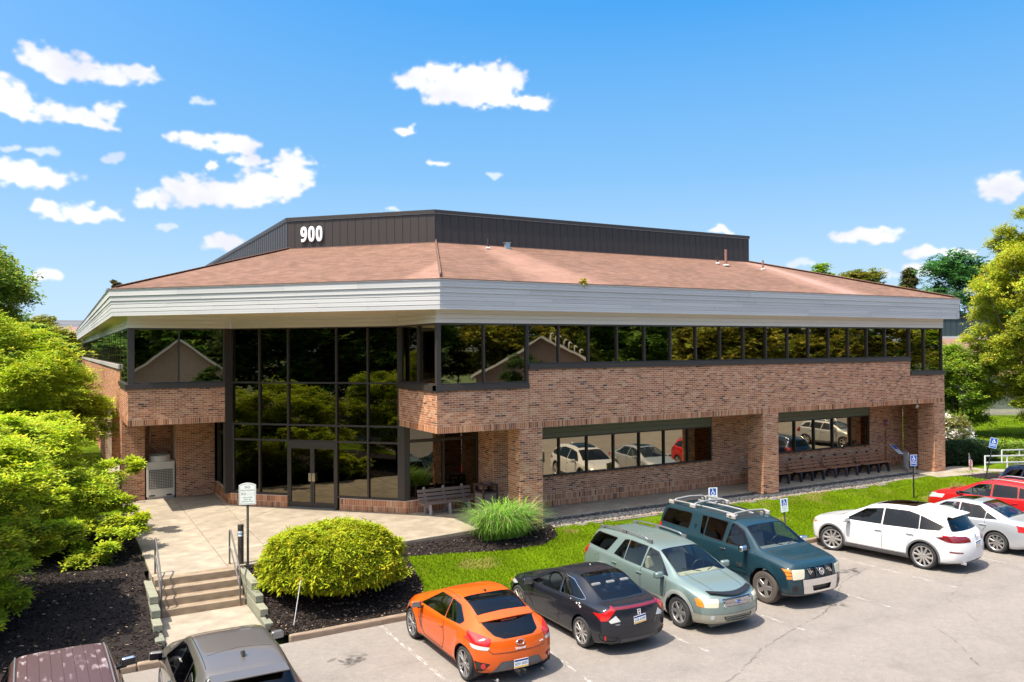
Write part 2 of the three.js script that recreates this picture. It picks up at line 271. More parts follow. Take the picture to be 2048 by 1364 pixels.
// ---- recessed ground floor wall of the long side, with its two window bands
const fW = new Face(12.8, zW, 34.53, zW), Q = (x) => x - 12.8;
brickWall(fW, 0, Q(14.29), 0, yS, { soldier: 'base' }); brickWall(fW, Q(22.63), Q(25), 0, yS, { soldier: 'base' }); brickWall(fW, Q(32.17), Q(34.53), 0, yS, { soldier: 'base' });
for (const [x0, x1, n] of [[14.29, 22.63, 7], [25, 32.17, 6]]) {
  brickWall(fW, Q(x0), Q(x1), 0, 0.98, { soldier: 'base' });
  { const k = Math.round((x1 - x0) / 0.0677); for (let i = 0; i < k; i++) { const u = Q(x0) + (i + 0.5) * (x1 - x0) / k; addBrick(fW, u - 0.029, u + 0.029, 0.984, 1.045, true); } mortarGeos.push(fW.box(Q(x0), Q(x1), 0.98, 1.04, -0.25, -0.01)); }
  const us = []; for (let k = 0; k <= n; k++) us.push(Q(x0) + k * (x1 - x0) / n); glazing(fW, us, 1.05, 2.41, { w: -0.1 });
  for (let k = 0; k < 4; k++) part('siding_board', fW.box(Q(x0), Q(x1), 2.41 + k * 0.156, 2.41 + (k + 1) * 0.156 - 0.006, -0.14, -0.05 + (3 - k) * 0.004), M.greenSiding, building);
  part('siding_backing', fW.box(Q(x0), Q(x1), 2.41, yS, -0.2, -0.09), M.greenSiding, building);
}
brickWall(new Face(12.8, -25.35, 12.8, zW), 0, 1.15, 0, yS, { soldier: 'base' });
brickWall(new Face(34.53, zW, 34.53, -22.84), 0, 1.36, 0, yS);
// ---- piers carrying the upper floor
function pier(x0, x1, z0, z1) {
  brickWall(new Face(x0, z1, x1, z1), 0, x1 - x0, 0, yS, { t: 0.2 }); brickWall(new Face(x0, z0, x0, z1), 0, z1 - z0, 0, yS, { t: 0.2, phase: 1 });
  brickWall(new Face(x1, z1, x1, z0), 0, z1 - z0, 0, yS, { t: 0.2, phase: 1 }); brickWall(new Face(x1, z0, x0, z0), 0, x1 - x0, 0, yS, { t: 0.2 });
}
pier(12.6, 13.43, -22.84, zR + 0.004); pier(23.17, 23.99, -22.84, zR + 0.004); pier(33.64, 34.4, -22.84, zR + 0.004);
// ---- ground floor under the other box: pier, plant niche, wall
const fC = new Face(2.0, -33.1, 5.3, -33.1);
brickWall(fC, 0, 0.79, 0, yS); brickWall(fC, 1.86, 3.27, 0, yS);
brickWall(new Face(2.79, -34.4, 3.86, -34.4), 0, 1.07, 0, yS); 
mortarGeos.push(bx(3.862, 4.1, 0, yS, -34.6, -33.36), bx(2.55, 2.788, 0, yS, -34.6, -33.36));
brickWall(new Face(2.0, -34.2, 2.0, -33.1), 0, 1.1, 0, yS);
brickWall(new Face(4.15, -45, 4.15, -34.2), 0, 10.8, 0, yS); brickWall(new Face(2.0, -44.9, 4.15, -44.9), 0, 2.15, 0, yS); brickWall(new Face(2.0, -49.2, 2.0, -44.4), 0, 4.8, 0, yS);
for (const [z0, z1, z2] of [[-65.9, -49.2, -71.5], [-86.5, -71.5, -90]]) {
  const f = new Face(2.0, z0, 2.0, z1), L = z1 - z0; brickWall(f, 0, L, 0, 0.9); brickWall(f, 0, L, 2.6, yS);
  const us = []; for (let k = 0; k <= 6; k++) us.push(k * L / 6); glazing(f, us, 0.9, 2.6, { w: -0.12 });
  brickWall(new Face(2.0, z2, 2.0, z0), 0, z0 - z2, 0, yS);
}
// ---- the floor slab between the storeys and the closing walls that cannot be seen
part('upper_floor_soffit', slab([[9.8, -22.1], [34.38, -22.1], [34.38, -89.9], [2.05, -89.9], [2.05, -30.0], [5.1, -30.0], [5.4, -30.35], [10.3, -25.55], [10.1, -25.42]], yS + 0.06, 0.05), M.soffit, building);
part('rear_wall', mergeGeometries([bx(34.2, 34.39, 0, 6.75, -89.9, -24.5), bx(2.1, 34.2, 0, 6.75, -90, -89.8), bx(34.41, 34.6, yS, 6.7, -89.9, zR - 0.3)]), M.mortar, building);
part('mortar_wall', metricUV(mergeGeometries(mortarGeos.map((g) => g))), M.mortar, building);
// ---- bricks: the 300 that show largest are single meshes, the others one part
{
  const full = new THREE.BoxGeometry(brickW - 0.012, brickH - 0.013, 0.06), cp = camera.position, scored = [];
  const frustum = new THREE.Frustum().setFromProjectionMatrix(new THREE.Matrix4().multiplyMatrices(camera.projectionMatrix, camera.matrixWorldInverse)), p = new V3();
  bricks.forEach((b) => {
    p.set(...b.f.pt(b.u, b.v)); const dx = cp.x - p.x, dy = cp.y - p.y, dz = cp.z - p.z, d = Math.hypot(dx, dy, dz), cos = (dx * b.f.n[0] + dz * b.f.n[1]) / d;
    b.score = b.full && cos > 0.1 && frustum.containsPoint(p) ? cos / (d * d) : 0;
  });
  bricks.slice().sort((a, b) => b.score - a.score).slice(0, 300).forEach((b) => { b.single = true; });
  const rest = bricks.filter((b) => !b.single), im = shadows(new THREE.InstancedMesh(new THREE.BoxGeometry(1, 1, 0.06), dull(1, 1, 1, 0.88, { map: clone(grainTex, 0.5, 0.2) }), rest.length)), m = new THREE.Matrix4(), s = new THREE.Matrix4(), c = new THREE.Color();
  rest.forEach((b, i) => { m.makeRotationY(-b.f.t).setPosition(...b.f.pt(b.u, b.v, -0.03 + b.out)); s.makeScale(b.w, b.h, 1); im.setMatrixAt(i, m.multiply(s)); const k = rr(0.85, 1.15), t = brickTones[b.tone]; im.setColorAt(i, c.setRGB(t[0] * k, t[1] * k, t[2] * k)); });
  im.name = 'brickwork'; im.userData = { kind: 'stuff' }; building.add(im);
  bricks.filter((b) => b.single).forEach((b) => { const o = part('brick', full, brickMats[b.tone], building); o.position.set(...b.f.pt(b.u, b.v, -0.03 + b.out)); o.rotation.y = -b.f.t; });
  console.log('bricks', bricks.length);
}
// ---- fascia: lapped boards on three sides, stepping inwards as they go down
const eave = [[34.88, -21.57], [9.68, -21.57], [1.45, -29.8], [1.45, -90.4]];   // right to left
{
  const hs = [0.18, 0.165, 0.095, 0.13, 0.13, 0.14], step = [0, 0.03, 0.052, 0.062, 0.07, 0.078], y1 = 7.57;
  for (let s = 0; s < 3; s++) {
    const f = new Face(...eave[s + 1], ...eave[s]); let y = y1;
    hs.forEach((h, r) => {
      const cut = [0]; if (s === 1) for (let u = rr(1.5, 4); u < f.L - 1; u += rr(2.4, 4.2)) cut.push(u); else for (let u = rr(2, 4.5); u < f.L - 1; u += rr(3.5, 4.9)) cut.push(u); cut.push(f.L);
      for (let i = 0; i < cut.length - 1; i++) {
        const a = cut[i] + (i ? 0.002 : step[r] * (s === 2 ? 0.41 : s === 1 ? 0.41 : 0.41)), b = cut[i + 1] - (i < cut.length - 2 ? 0.002 : s === 0 ? step[r] * 0.9 : step[r] * 0.41);
        const o = part('fascia_board', f.box(a, b, y - h - 0.012, y, -0.035 - step[r], -step[r]), rnd() < 0.5 ? M.fascia : M.fascia2, building);
        if (s === 1) { const k = gauss() * 0.0015; o.position.set(f.n[0] * k, gauss() * 0.0015, f.n[1] * k); }
      }
      y -= h;
    });
    part('fascia_backing', f.box(0, f.L, 6.735, 7.56, -0.16, -0.118), M.frieze, building);
    part('drip_edge', f.box(-0.01, f.L + 0.01, 7.572, 7.598, -0.06, 0.018), M.drip, building);
    part('shingle_edge', f.box(-0.02, f.L + 0.02, 7.599, 7.622, -0.1, 0.035), M.dripBrown, building);
  }
  part('eave_soffit', slab([[34.78, -21.66], [9.72, -21.66], [1.56, -29.82], [1.56, -90.3], [4, -90.3], [4, -32], [7.9, -28.1], [11, -24.4], [34.78, -24.4]], 6.745, 0.012), M.soffit, building);
  part('fascia_end', bx(34.72, 34.88, 6.74, 7.56, -90.3, -21.62), M.fascia2, building);
}
// ---- shingled roof
const roofTex = (wm, hm, streaks, seed) => {   // wm x hm metres
  const Wp = 2048, Hp = Math.min(2048, Math.round(2048 * hm / wm * 1.0)), ch = 0.143, tw = 0.3, px = wm / Wp, py = hm / Hp;
  return tex(Wp, Hp, (x, y) => {
    const X = x * px, Y = y * py, row = Math.floor(Y / ch), off = hash2(row, seed) * tw, col = Math.floor((X + off) / tw);
    const tone = hash2(col + row * 57, seed + 3), big = fbm(X * 0.35 + seed, Y * 0.6, 4), fine = hash2(x, y);
    const mid = fbm(X * 1.6 + seed, Y * 3.5, 3); let k = 0.9 + (tone - 0.5) * 0.15 + (big - 0.5) * 0.1 + (mid - 0.5) * 0.03 + (fine - 0.5) * 0.1; if (Y / ch - row > 0.86) k *= 0.9;
    const fy = Y / ch - row, fx = (X + off) / tw - col; if (fx < 0.04) k *= 0.88;
    let r = 0.53 * k, g = 0.41 * k, b = 0.352 * k;
    for (const [sx, w, grow, tint] of streaks) { const half = w * (0.5 + grow * (1 - Y / hm)), d = Math.abs(X - sx + (fbm(Y * 2, sx, 2) - 0.5) * 0.2) / half; if (d < 1) { const a = (1 - d ** 3) * 0.5 * (0.7 + 0.6 * (fbm(X * 3, Y * 1.5, 3) - 0.3)); r = lerp(r, tint ? 0.62 : 0.7, a); g = lerp(g, tint ? 0.56 : 0.55, a); b = lerp(b, tint ? 0.57 : 0.49, a); } }
    return [r, g, b];
  });
};
const roofBump = tex(512, 512, (x, y) => { const fy = (y % 64) / 64, v = (1 - fy) * 0.7 + 0.3 * hash2(Math.floor(x / 40) * 31, Math.floor(y / 64)); return [v, v, v]; }, false);
const P = [[27.85, -27.27], [12.05, -27.27], [7.73, -31.59], [7.73, -84]], yP = 9.47, yE = 7.625;
function roofPlane(e0, e1, p1, p0, streaks, seed) {   // eave e0 (left) -> e1 (right), parapet p0 (left) -> p1 (right)
  const ev = new V3(e1[0] - e0[0], 0, e1[1] - e0[1]), L = ev.length(); ev.normalize();
  const O = new V3(e0[0], yE, e0[1]), pl = new V3(p0[0], yP, p0[1]), pr = new V3(p1[0], yP, p1[1]), er = new V3(e1[0], yE, e1[1]);
  const dz = pl.clone().sub(O); dz.addScaledVector(ev, -dz.dot(ev)); const H = dz.length(); dz.normalize();
  const umin = Math.min(0, pl.clone().sub(O).dot(ev)), wm = L, pts = [O, er, pr, pl], pos = [], uv = [], NU = 60, NV = 8;
  // sag and unevenness of an old deck
  const idx = [];
  for (let j = 0; j <= NV; j++) for (let i = 0; i <= NU; i++) {
    const t = j / NV, s = i / NU, a = O.clone().lerp(pl, t), b = er.clone().lerp(pr, t), q = a.lerp(b, s), edge = Math.min(s, 1 - s, t, 1 - t) > 0.001 ? 1 : 0;
    q.y += edge * (fbm(q.x * 0.4 + seed, q.z * 0.4, 3) - 0.5) * 0.05;
    pos.push(q.x, q.y, q.z); const r = q.clone().sub(O); uv.push(r.dot(ev) / wm, r.dot(dz) / H);
  }
  for (let j = 0; j < NV; j++) for (let i = 0; i < NU; i++) { const a = j * (NU + 1) + i, b = a + 1, c = a + NU + 1, d = c + 1; idx.push(a, b, d, a, d, c); }
  const g = new THREE.BufferGeometry(); g.setAttribute('position', new THREE.Float32BufferAttribute(pos, 3)); g.setAttribute('uv', new THREE.Float32BufferAttribute(uv, 2)); g.setIndex(idx); g.computeVertexNormals();
  const bump = roofBump.clone(); bump.repeat.set(L / 2.4, H / (0.143 * 8)); bump.needsUpdate = true;
  return part('shingle_roof', g, new THREE.MeshPhysicalMaterial({ map: roofTex(L, H, streaks, seed), bumpMap: bump, bumpScale: 0.008, roughness: 0.95, specularIntensity: 0.2 }), building);
}
roofPlane(eave[1], eave[0], P[0], P[1], [[4.6, 1.5, 0.7, 0], [18.2, 0.55, 0.8, 1], [18.0, 1.6, 0.6, 0]], 1);
roofPlane(eave[2], eave[1], P[1], P[2], [[11.2, 0.9, 0.4, 0]], 2);
roofPlane(eave[3], eave[2], P[2], [7.73, -84], [], 3);
roofPlane(eave[0], [34.88, -90.4], [27.85, -84], P[0], [], 4);
for (const [a, b] of [[eave[1], P[1]], [eave[2], P[2]], [eave[0], P[0]]]) {   // ridge caps on the hips
  const A = new V3(a[0], yE, a[1]), B = new V3(b[0], yP, b[1]), L = A.distanceTo(B), n = Math.floor(L / 0.16), q = new THREE.Quaternion().setFromUnitVectors(new V3(0, 0, 1), B.clone().sub(A).normalize()), gs = [];
  for (let k = 0; k < n; k++) { const c = A.clone().lerp(B, 0.03 + 0.97 * (k + 0.5) / n); gs.push(new THREE.BoxGeometry(0.26, 0.012, L / n + 0.03).rotateX(0.04).applyQuaternion(q).translate(c.x, c.y + 0.004, c.z)); }
  part('hip_cap', mergeGeometries(gs), mat(0.3, 0.185, 0.145, 0.95), building);
}
// ---- dark metal roof screen: standing-seam panels
const screenFaces = [];
for (let s = 0; s < 3; s++) {
  const f = new Face(...P[s + 1], ...P[s]), n = Math.round(f.L / (s === 2 ? 0.4 : 0.325)), w = f.L / n; screenFaces.push(f);
  for (let k = 0; k < n; k++) part('metal_panel', f.box(k * w + 0.012, (k + 1) * w - 0.012, yP - 0.15, 10.56, -0.04, gauss() * 0.0015), M.parapet, building);
  const seams = []; for (let k = 0; k <= n; k++) seams.push(f.box(k * w - 0.008, k * w + 0.008, yP - 0.15, 10.56, -0.035, 0.012)); part('panel_seams', mergeGeometries(seams), M.bronze, building);
  part('screen_backing', f.box(0, f.L, yP - 0.2, 10.6, -0.2, -0.045), M.parapet, building);
  part('cap_flashing', f.box(-0.03, f.L + 0.03, 10.56, 10.68, -0.3, 0.05), M.parapet, building);
  part('cap_lip', f.box(-0.02, f.L + 0.02, 10.535, 10.56, 0.0, 0.035), mat(0.3, 0.29, 0.29, 0.4, { metalness: 0.4 }), building);
  part('base_flashing', f.box(0, f.L, yP - 0.06, yP + 0.02, 0, 0.03), M.dripBrown, building);
}
part('roof_deck', slab([[27.6, -27.5], [12.2, -27.5], [7.95, -31.75], [7.95, -84], [27.6, -84]], 10.2, 0.1), mat(0.2, 0.19, 0.18, 0.9), building);
// ---- building number
const font = await new FontLoader().loadAsync('fonts/droid/droid_sans_bold.typeface.json');
{
  const f = screenFaces[1], glyphs = '900'; let u = 0.62;
  for (const ch of glyphs) { const g = new TextGeometry(ch, { font, size: 0.56, depth: 0.05, curveSegments: 10, bevelEnabled: true, bevelThickness: 0.006, bevelSize: 0.012, bevelSegments: 1 }); g.scale(0.68, 1, 1); g.computeBoundingBox(); g.translate(-g.boundingBox.min.x, 0, 0); const w = g.boundingBox.max.x - g.boundingBox.min.x; g.translate(u, 9.72, 0.03); g.applyMatrix4(f.m); part('numeral', g, mat(0.86, 0.86, 0.86, 0.5), building); u += w + 0.055; }
}
// ---- roof penetrations: they stand on the roof and belong to it
const roofY = (z) => yE + (-21.57 - z) / (27.27 - 21.57) * (yP - yE);
for (const [x, z, r, h, c] of [[13.9, -26.6, 0.035, 0.42, 0], [25.2, -26.0, 0.06, 0.75, 1], [25.05, -26.35, 0.04, 0.35, 0], [27.0, -25.6, 0.04, 0.45, 1]]) {
  const p = part('vent_pipe', cyl(r, r, h, 10).translate(x, roofY(z) + h / 2 - 0.03, z), c ? mat(0.25, 0.12, 0.1, 0.7) : M.bronze, building);
  part('flashing', cyl(r * 1.3, r * 2.6, 0.05, 12).translate(x, roofY(z) + 0.05, z), M.drip, p);
}
part('roof_vent', mergeGeometries([bx(14.8, 14.98, roofY(-26.9) - 0.05, roofY(-26.9) + 0.22, -27.0, -26.85), bx(14.77, 15.01, roofY(-26.9) + 0.22, roofY(-26.9) + 0.24, -27.03, -26.82)]), mat(0.5, 0.55, 0.6, 0.35, { metalness: 0.7 }), building);
console.log('building done');
// ================================================================ vehicles
function pchip(pts) {   // monotone cubic through [x, y] points (any x order)
  const p = pts.slice().sort((a, b) => a[0] - b[0]), n = p.length, h = [], s = [], m = [];
  for (let i = 0; i < n - 1; i++) { h.push(p[i + 1][0] - p[i][0]); s.push((p[i + 1][1] - p[i][1]) / h[i]); }
  for (let i = 0; i < n; i++) m.push(i === 0 ? s[0] : i === n - 1 ? s[n - 2] : s[i - 1] * s[i] <= 0 ? 0 : 2 * s[i - 1] * s[i] / (s[i - 1] + s[i]));
  return (x) => { if (x <= p[0][0]) return p[0][1]; if (x >= p[n - 1][0]) return p[n - 1][1]; let i = 0; while (x > p[i + 1][0]) i++; const t = (x - p[i][0]) / h[i], t2 = t * t, t3 = t2 * t; return (2 * t3 - 3 * t2 + 1) * p[i][1] + (t3 - 2 * t2 + t) * h[i] * m[i] + (-2 * t3 + 3 * t2) * p[i + 1][1] + (t3 - t2) * h[i] * m[i + 1]; };
}
const chaikin = (p) => { const o = [p[0]]; for (let i = 0; i < p.length - 1; i++) { const a = p[i], b = p[i + 1]; if (i) o.push([a[0] * 0.75 + b[0] * 0.25, a[1] * 0.75 + b[1] * 0.25]); if (i < p.length - 2) o.push([a[0] * 0.25 + b[0] * 0.75, a[1] * 0.25 + b[1] * 0.75]); } o.push(p[p.length - 1]); return o; };
function shell(c) {   // the body as a list of triangles [x,y,z,nx,ny,nz] * 3
  const xf = c.WB / 2 + c.fo, xr = -c.WB / 2 - c.ro, top = pchip(c.top), belt = pchip(c.belt), wt = pchip(c.wt), wf = pchip(c.wf), hw = c.W / 2, clr = pchip(c.clear || [[xf, c.y0 + 0.06], [xf - 0.6, c.y0], [xr + 0.6, c.y0], [xr, c.y0 + 0.1]]);
  const st = [], N = 110; for (let i = 0; i <= N; i++) { const t = i / N, e = 0.5 - 0.5 * Math.cos(Math.PI * t); st.push(lerp(xf, xr, lerp(t, e, 0.55))); }
  const flare = c.flare || 0, rows = st.map((x) => {
    const yb = belt(x), yt = Math.max(top(x), yb + 0.012), w0 = hw * wf(x), y0 = clr(x), wtop = hw * wt(x), H = yb - y0, g = yt - yb;
    const e = Math.max(0, Math.min(xf - x, x - xr)), R = c.round || 0.09, ins = e < R ? R - Math.sqrt(R * R - (R - e) * (R - e)) : 0, w = w0 - ins;
    const sec = [[0, y0 + ins * 0.7], [w * 0.5, y0 + ins * 0.7], [w * 0.86, y0 + ins * 0.6], [w * 0.955, y0 + 0.05 + ins * 0.5], [w * 0.985, y0 + 0.3 * H], [w, y0 + 0.6 * H], [w * 0.995, y0 + 0.8 * H], [w * 0.975, yb - 0.035 - ins * 0.2], [w * 0.945, yb - ins * 0.3], [lerp(wtop, w * 0.94, 0.55), yb + g * 0.45 - ins * 0.4], [lerp(wtop, w * 0.94, 0.1), yb + g * 0.86 - ins * 0.5], [wtop * 0.93 - ins * 0.4, yb + g * 0.965 - ins * 0.55], [wtop * 0.5, yt - ins * 0.6], [0, yt - ins * 0.6]];
    return chaikin(chaikin(sec)).map(([z, y]) => {
      let zz = z; if (flare) for (const ax of [c.WB / 2, -c.WB / 2]) { const d = Math.hypot(x - ax, (y - c.R) * 0.9), k = Math.exp(-(((d - c.R * 1.16) / 0.09) ** 2)); if (z > w * 0.8 && y < yb) zz += flare * k; }
      return bend(x, y, zz);
    });
  });
  function bend(x, y, z) {
    const tf = clamp((x - (xf - 1.1)) / 1.1), tr = clamp((xr + 1.1 - x) / 1.1), q = Math.abs(z) / hw;
    let xx = x - c.bowF * q ** 2.6 * tf ** 1.3 + c.bowR * q ** 2.6 * tr ** 1.3;
    xx -= (c.rakeF ?? 0.1) * ((y - (c.yF || 0.5)) / 0.4) ** 2 * tf ** 3; xx += (c.rakeR ?? 0.1) * ((y - (c.yR || 0.5)) / 0.45) ** 2 * tr ** 3;
    return [xx, y, z];
  }
  const pos = [], idx = [], J = rows[0].length, cols = 9, add = (p) => { pos.push(p[0], p[1], p[2]); return pos.length / 3 - 1; };
  for (const s of [1, -1]) {
    const id = rows.map((r) => r.map((p) => add([p[0], p[1], p[2] * s])));
    const quad = (a, b, d, e) => (s > 0 ? idx.push(a, b, d, a, d, e) : idx.push(a, d, b, a, e, d));
    for (let i = 0; i < rows.length - 1; i++) for (let j = 0; j < J - 1; j++) quad(id[i][j], id[i][j + 1], id[i + 1][j + 1], id[i + 1][j]);
    for (const end of [0, rows.length - 1]) {
      const x = st[end], g = rows[end].map((p, j) => { const l = []; for (let k = 0; k <= cols; k++) l.push(k === 0 ? id[end][j] : add((() => { const q = bend(x, p[1], p[2] * (1 - k / cols)); return [q[0], q[1], q[2] * s]; })())); return l; });
      for (let j = 0; j < J - 1; j++) for (let k = 0; k < cols; k++) end === 0 ? quad(g[j][k], g[j][k + 1], g[j + 1][k + 1], g[j + 1][k]) : quad(g[j][k], g[j + 1][k], g[j + 1][k + 1], g[j][k + 1]);
    }
  }
  let g = new THREE.BufferGeometry(); g.setAttribute('position', new THREE.Float32BufferAttribute(pos, 3)); g.setIndex(idx); g = mergeVertices(g, 0.0008); g.computeVertexNormals();
  const p = g.attributes.position, n = g.attributes.normal, ix = g.index.array, tris = [];
  let vol = 0; const A = new V3(), B = new V3(), C = new V3();
  for (let i = 0; i < ix.length; i += 3) {
    A.fromBufferAttribute(p, ix[i]); B.fromBufferAttribute(p, ix[i + 1]); C.fromBufferAttribute(p, ix[i + 2]); vol += A.dot(B.clone().cross(C));
    if (B.clone().sub(A).cross(C.clone().sub(A)).lengthSq() < 1e-14) continue;
    tris.push([ix[i], ix[i + 1], ix[i + 2]].map((k) => [p.getX(k), p.getY(k), p.getZ(k), n.getX(k), n.getY(k), n.getZ(k)]));
  }
  if (vol < 0) tris.forEach((t) => { t.reverse(); t.forEach((v) => { v[3] *= -1; v[4] *= -1; v[5] *= -1; }); });
  return tris;
}
const PROJ = { side: [0, 1], front: [2, 1], rear: [2, 1], top: [0, 2] };
function carve(tris, poly, proj, test) {
  const [U, Vv] = PROJ[proj]; let area = 0; for (let i = 0; i < poly.length; i++) { const a = poly[i], b = poly[(i + 1) % poly.length]; area += a[0] * b[1] - b[0] * a[1]; }
  const P = area < 0 ? poly.slice().reverse() : poly, u0 = Math.min(...P.map((p) => p[0])), u1 = Math.max(...P.map((p) => p[0])), v0 = Math.min(...P.map((p) => p[1])), v1 = Math.max(...P.map((p) => p[1]));
  const ins = [], out = [];
  for (const t of tris) {
    const us = t.map((v) => v[U]), vs = t.map((v) => v[Vv]);
    if (Math.max(...us) <= u0 || Math.min(...us) >= u1 || Math.max(...vs) <= v0 || Math.min(...vs) >= v1 || !test(t)) { out.push(t); continue; }
    let piece = t, rest = [];
    for (let i = 0; i < P.length && piece.length; i++) {
      const a = P[i], b = P[(i + 1) % P.length], dx = b[0] - a[0], dy = b[1] - a[1], side = (v) => dx * (v[Vv] - a[1]) - dy * (v[U] - a[0]), I = [], O = [];
      for (let k = 0; k < piece.length; k++) {
        const p = piece[k], q = piece[(k + 1) % piece.length], sp = side(p), sq = side(q);
        (sp >= 0 ? I : O).push(p);
        if ((sp > 0 && sq < 0) || (sp < 0 && sq > 0)) { const f = sp / (sp - sq), m = p.map((v, j) => v + (q[j] - v) * f); I.push(m); O.push(m); }
      }
      if (O.length > 2) rest.push(O); piece = I.length > 2 ? I : [];
    }
    if (!piece.length) { out.push(t); continue; }
    const fan = (pl, to) => { for (let k = 1; k < pl.length - 1; k++) to.push([pl[0], pl[k], pl[k + 1]]); };
    fan(piece, ins); rest.forEach((r) => fan(r, out));
  }
  return [ins, out];
}
function triGeo(tris, off = 0) {
  const p = new Float32Array(tris.length * 9), n = new Float32Array(tris.length * 9); let o = 0;
  for (const t of tris) for (const v of t) { p[o] = v[0] + v[3] * off; p[o + 1] = v[1] + v[4] * off; p[o + 2] = v[2] + v[5] * off; n[o] = v[3]; n[o + 1] = v[4]; n[o + 2] = v[5]; o += 3; }
  const g = new THREE.BufferGeometry(); g.setAttribute('position', new THREE.BufferAttribute(p, 3)); g.setAttribute('normal', new THREE.BufferAttribute(n, 3)); return g;
}
function rp(pts, r = 0.04, n = 4) {   // round the corners of a convex polygon
  const o = [], N = pts.length;
  for (let i = 0; i < N; i++) {
    const a = pts[(i + N - 1) % N], b = pts[i], c = pts[(i + 1) % N], la = Math.hypot(a[0] - b[0], a[1] - b[1]), lc = Math.hypot(c[0] - b[0], c[1] - b[1]), q = Math.min(r, la * 0.45, lc * 0.45);
    const p0 = [b[0] + (a[0] - b[0]) / la * q, b[1] + (a[1] - b[1]) / la * q], p1 = [b[0] + (c[0] - b[0]) / lc * q, b[1] + (c[1] - b[1]) / lc * q];
    for (let k = 0; k <= n; k++) { const t = k / n, u = 1 - t; o.push([u * u * p0[0] + 2 * u * t * b[0] + t * t * p1[0], u * u * p0[1] + 2 * u * t * b[1] + t * t * p1[1]]); }
  }
  return o;
}
const grow = (poly, d) => { const cx = poly.reduce((s, p) => s + p[0], 0) / poly.length, cy = poly.reduce((s, p) => s + p[1], 0) / poly.length; return poly.map(([x, y]) => { const l = Math.hypot(x - cx, y - cy) || 1; return [x + (x - cx) / l * d, y + (y - cy) / l * d]; }); };
const circle = (cx, cy, r, n = 28) => Array.from({ length: n }, (_, i) => [cx + r * Math.cos(i / n * 2 * Math.PI), cy + r * Math.sin(i / n * 2 * Math.PI)]);
const paint = (r, g, b, metal = 0.25) => new THREE.MeshPhysicalMaterial({ color: lin3(r, g, b), metalness: metal, roughness: metal > 0.28 ? 0.34 : 0.6, specularIntensity: 0.4, clearcoat: 1, clearcoatRoughness: 0.09 });
const glassOf = (v, t = [1, 1, 1]) => new THREE.MeshPhysicalMaterial({ color: lin3(v * t[0], v * t[1], v * t[2]), transmission: 1, thickness: 0, roughness: 0.01, ior: 1.5 });
const K = {
  clear: glassOf(0.72, [0.92, 1, 0.97]), tint: glassOf(0.42, [0.95, 1, 1]), privacy: glassOf(0.1), black: mat(0.015, 0.015, 0.016, 0.35), trim: mat(0.025, 0.025, 0.027, 0.6), grey: mat(0.12, 0.12, 0.125, 0.6),
  chrome: mat(0.8, 0.8, 0.82, 0.12, { metalness: 1 }), alloy: mat(0.62, 0.61, 0.6, 0.28, { metalness: 0.9 }), alloyDark: mat(0.33, 0.31, 0.29, 0.45, { metalness: 0.7 }), rubber: mat(0.028, 0.028, 0.03, 0.85), dust: mat(0.075, 0.062, 0.052, 0.95),
  red: new THREE.MeshPhysicalMaterial({ color: lin3(0.5, 0.012, 0.012), roughness: 0.12, clearcoat: 1 }), darkRed: new THREE.MeshPhysicalMaterial({ color: lin3(0.16, 0.008, 0.012), roughness: 0.12, clearcoat: 1 }),
  amber: new THREE.MeshPhysicalMaterial({ color: lin3(0.75, 0.22, 0.02), roughness: 0.15, clearcoat: 1 }), lens: new THREE.MeshPhysicalMaterial({ color: lin3(0.62, 0.64, 0.64), roughness: 0.12, clearcoat: 1, metalness: 0.2 }), hazyLens: new THREE.MeshPhysicalMaterial({ color: lin3(0.62, 0.58, 0.44), roughness: 0.3, clearcoat: 0.6 }),
  mirror: mat(0.25, 0.27, 0.3, 0.05, { metalness: 1 }), white: mat(0.8, 0.8, 0.8, 0.4), cloth: mat(0.1, 0.1, 0.105, 0.9), greyCloth: mat(0.2, 0.2, 0.2, 0.9), beige: mat(0.52, 0.47, 0.34, 0.85), blueFace: mat(0.02, 0.07, 0.28, 0.3),
};
const wheelCache = new Map();
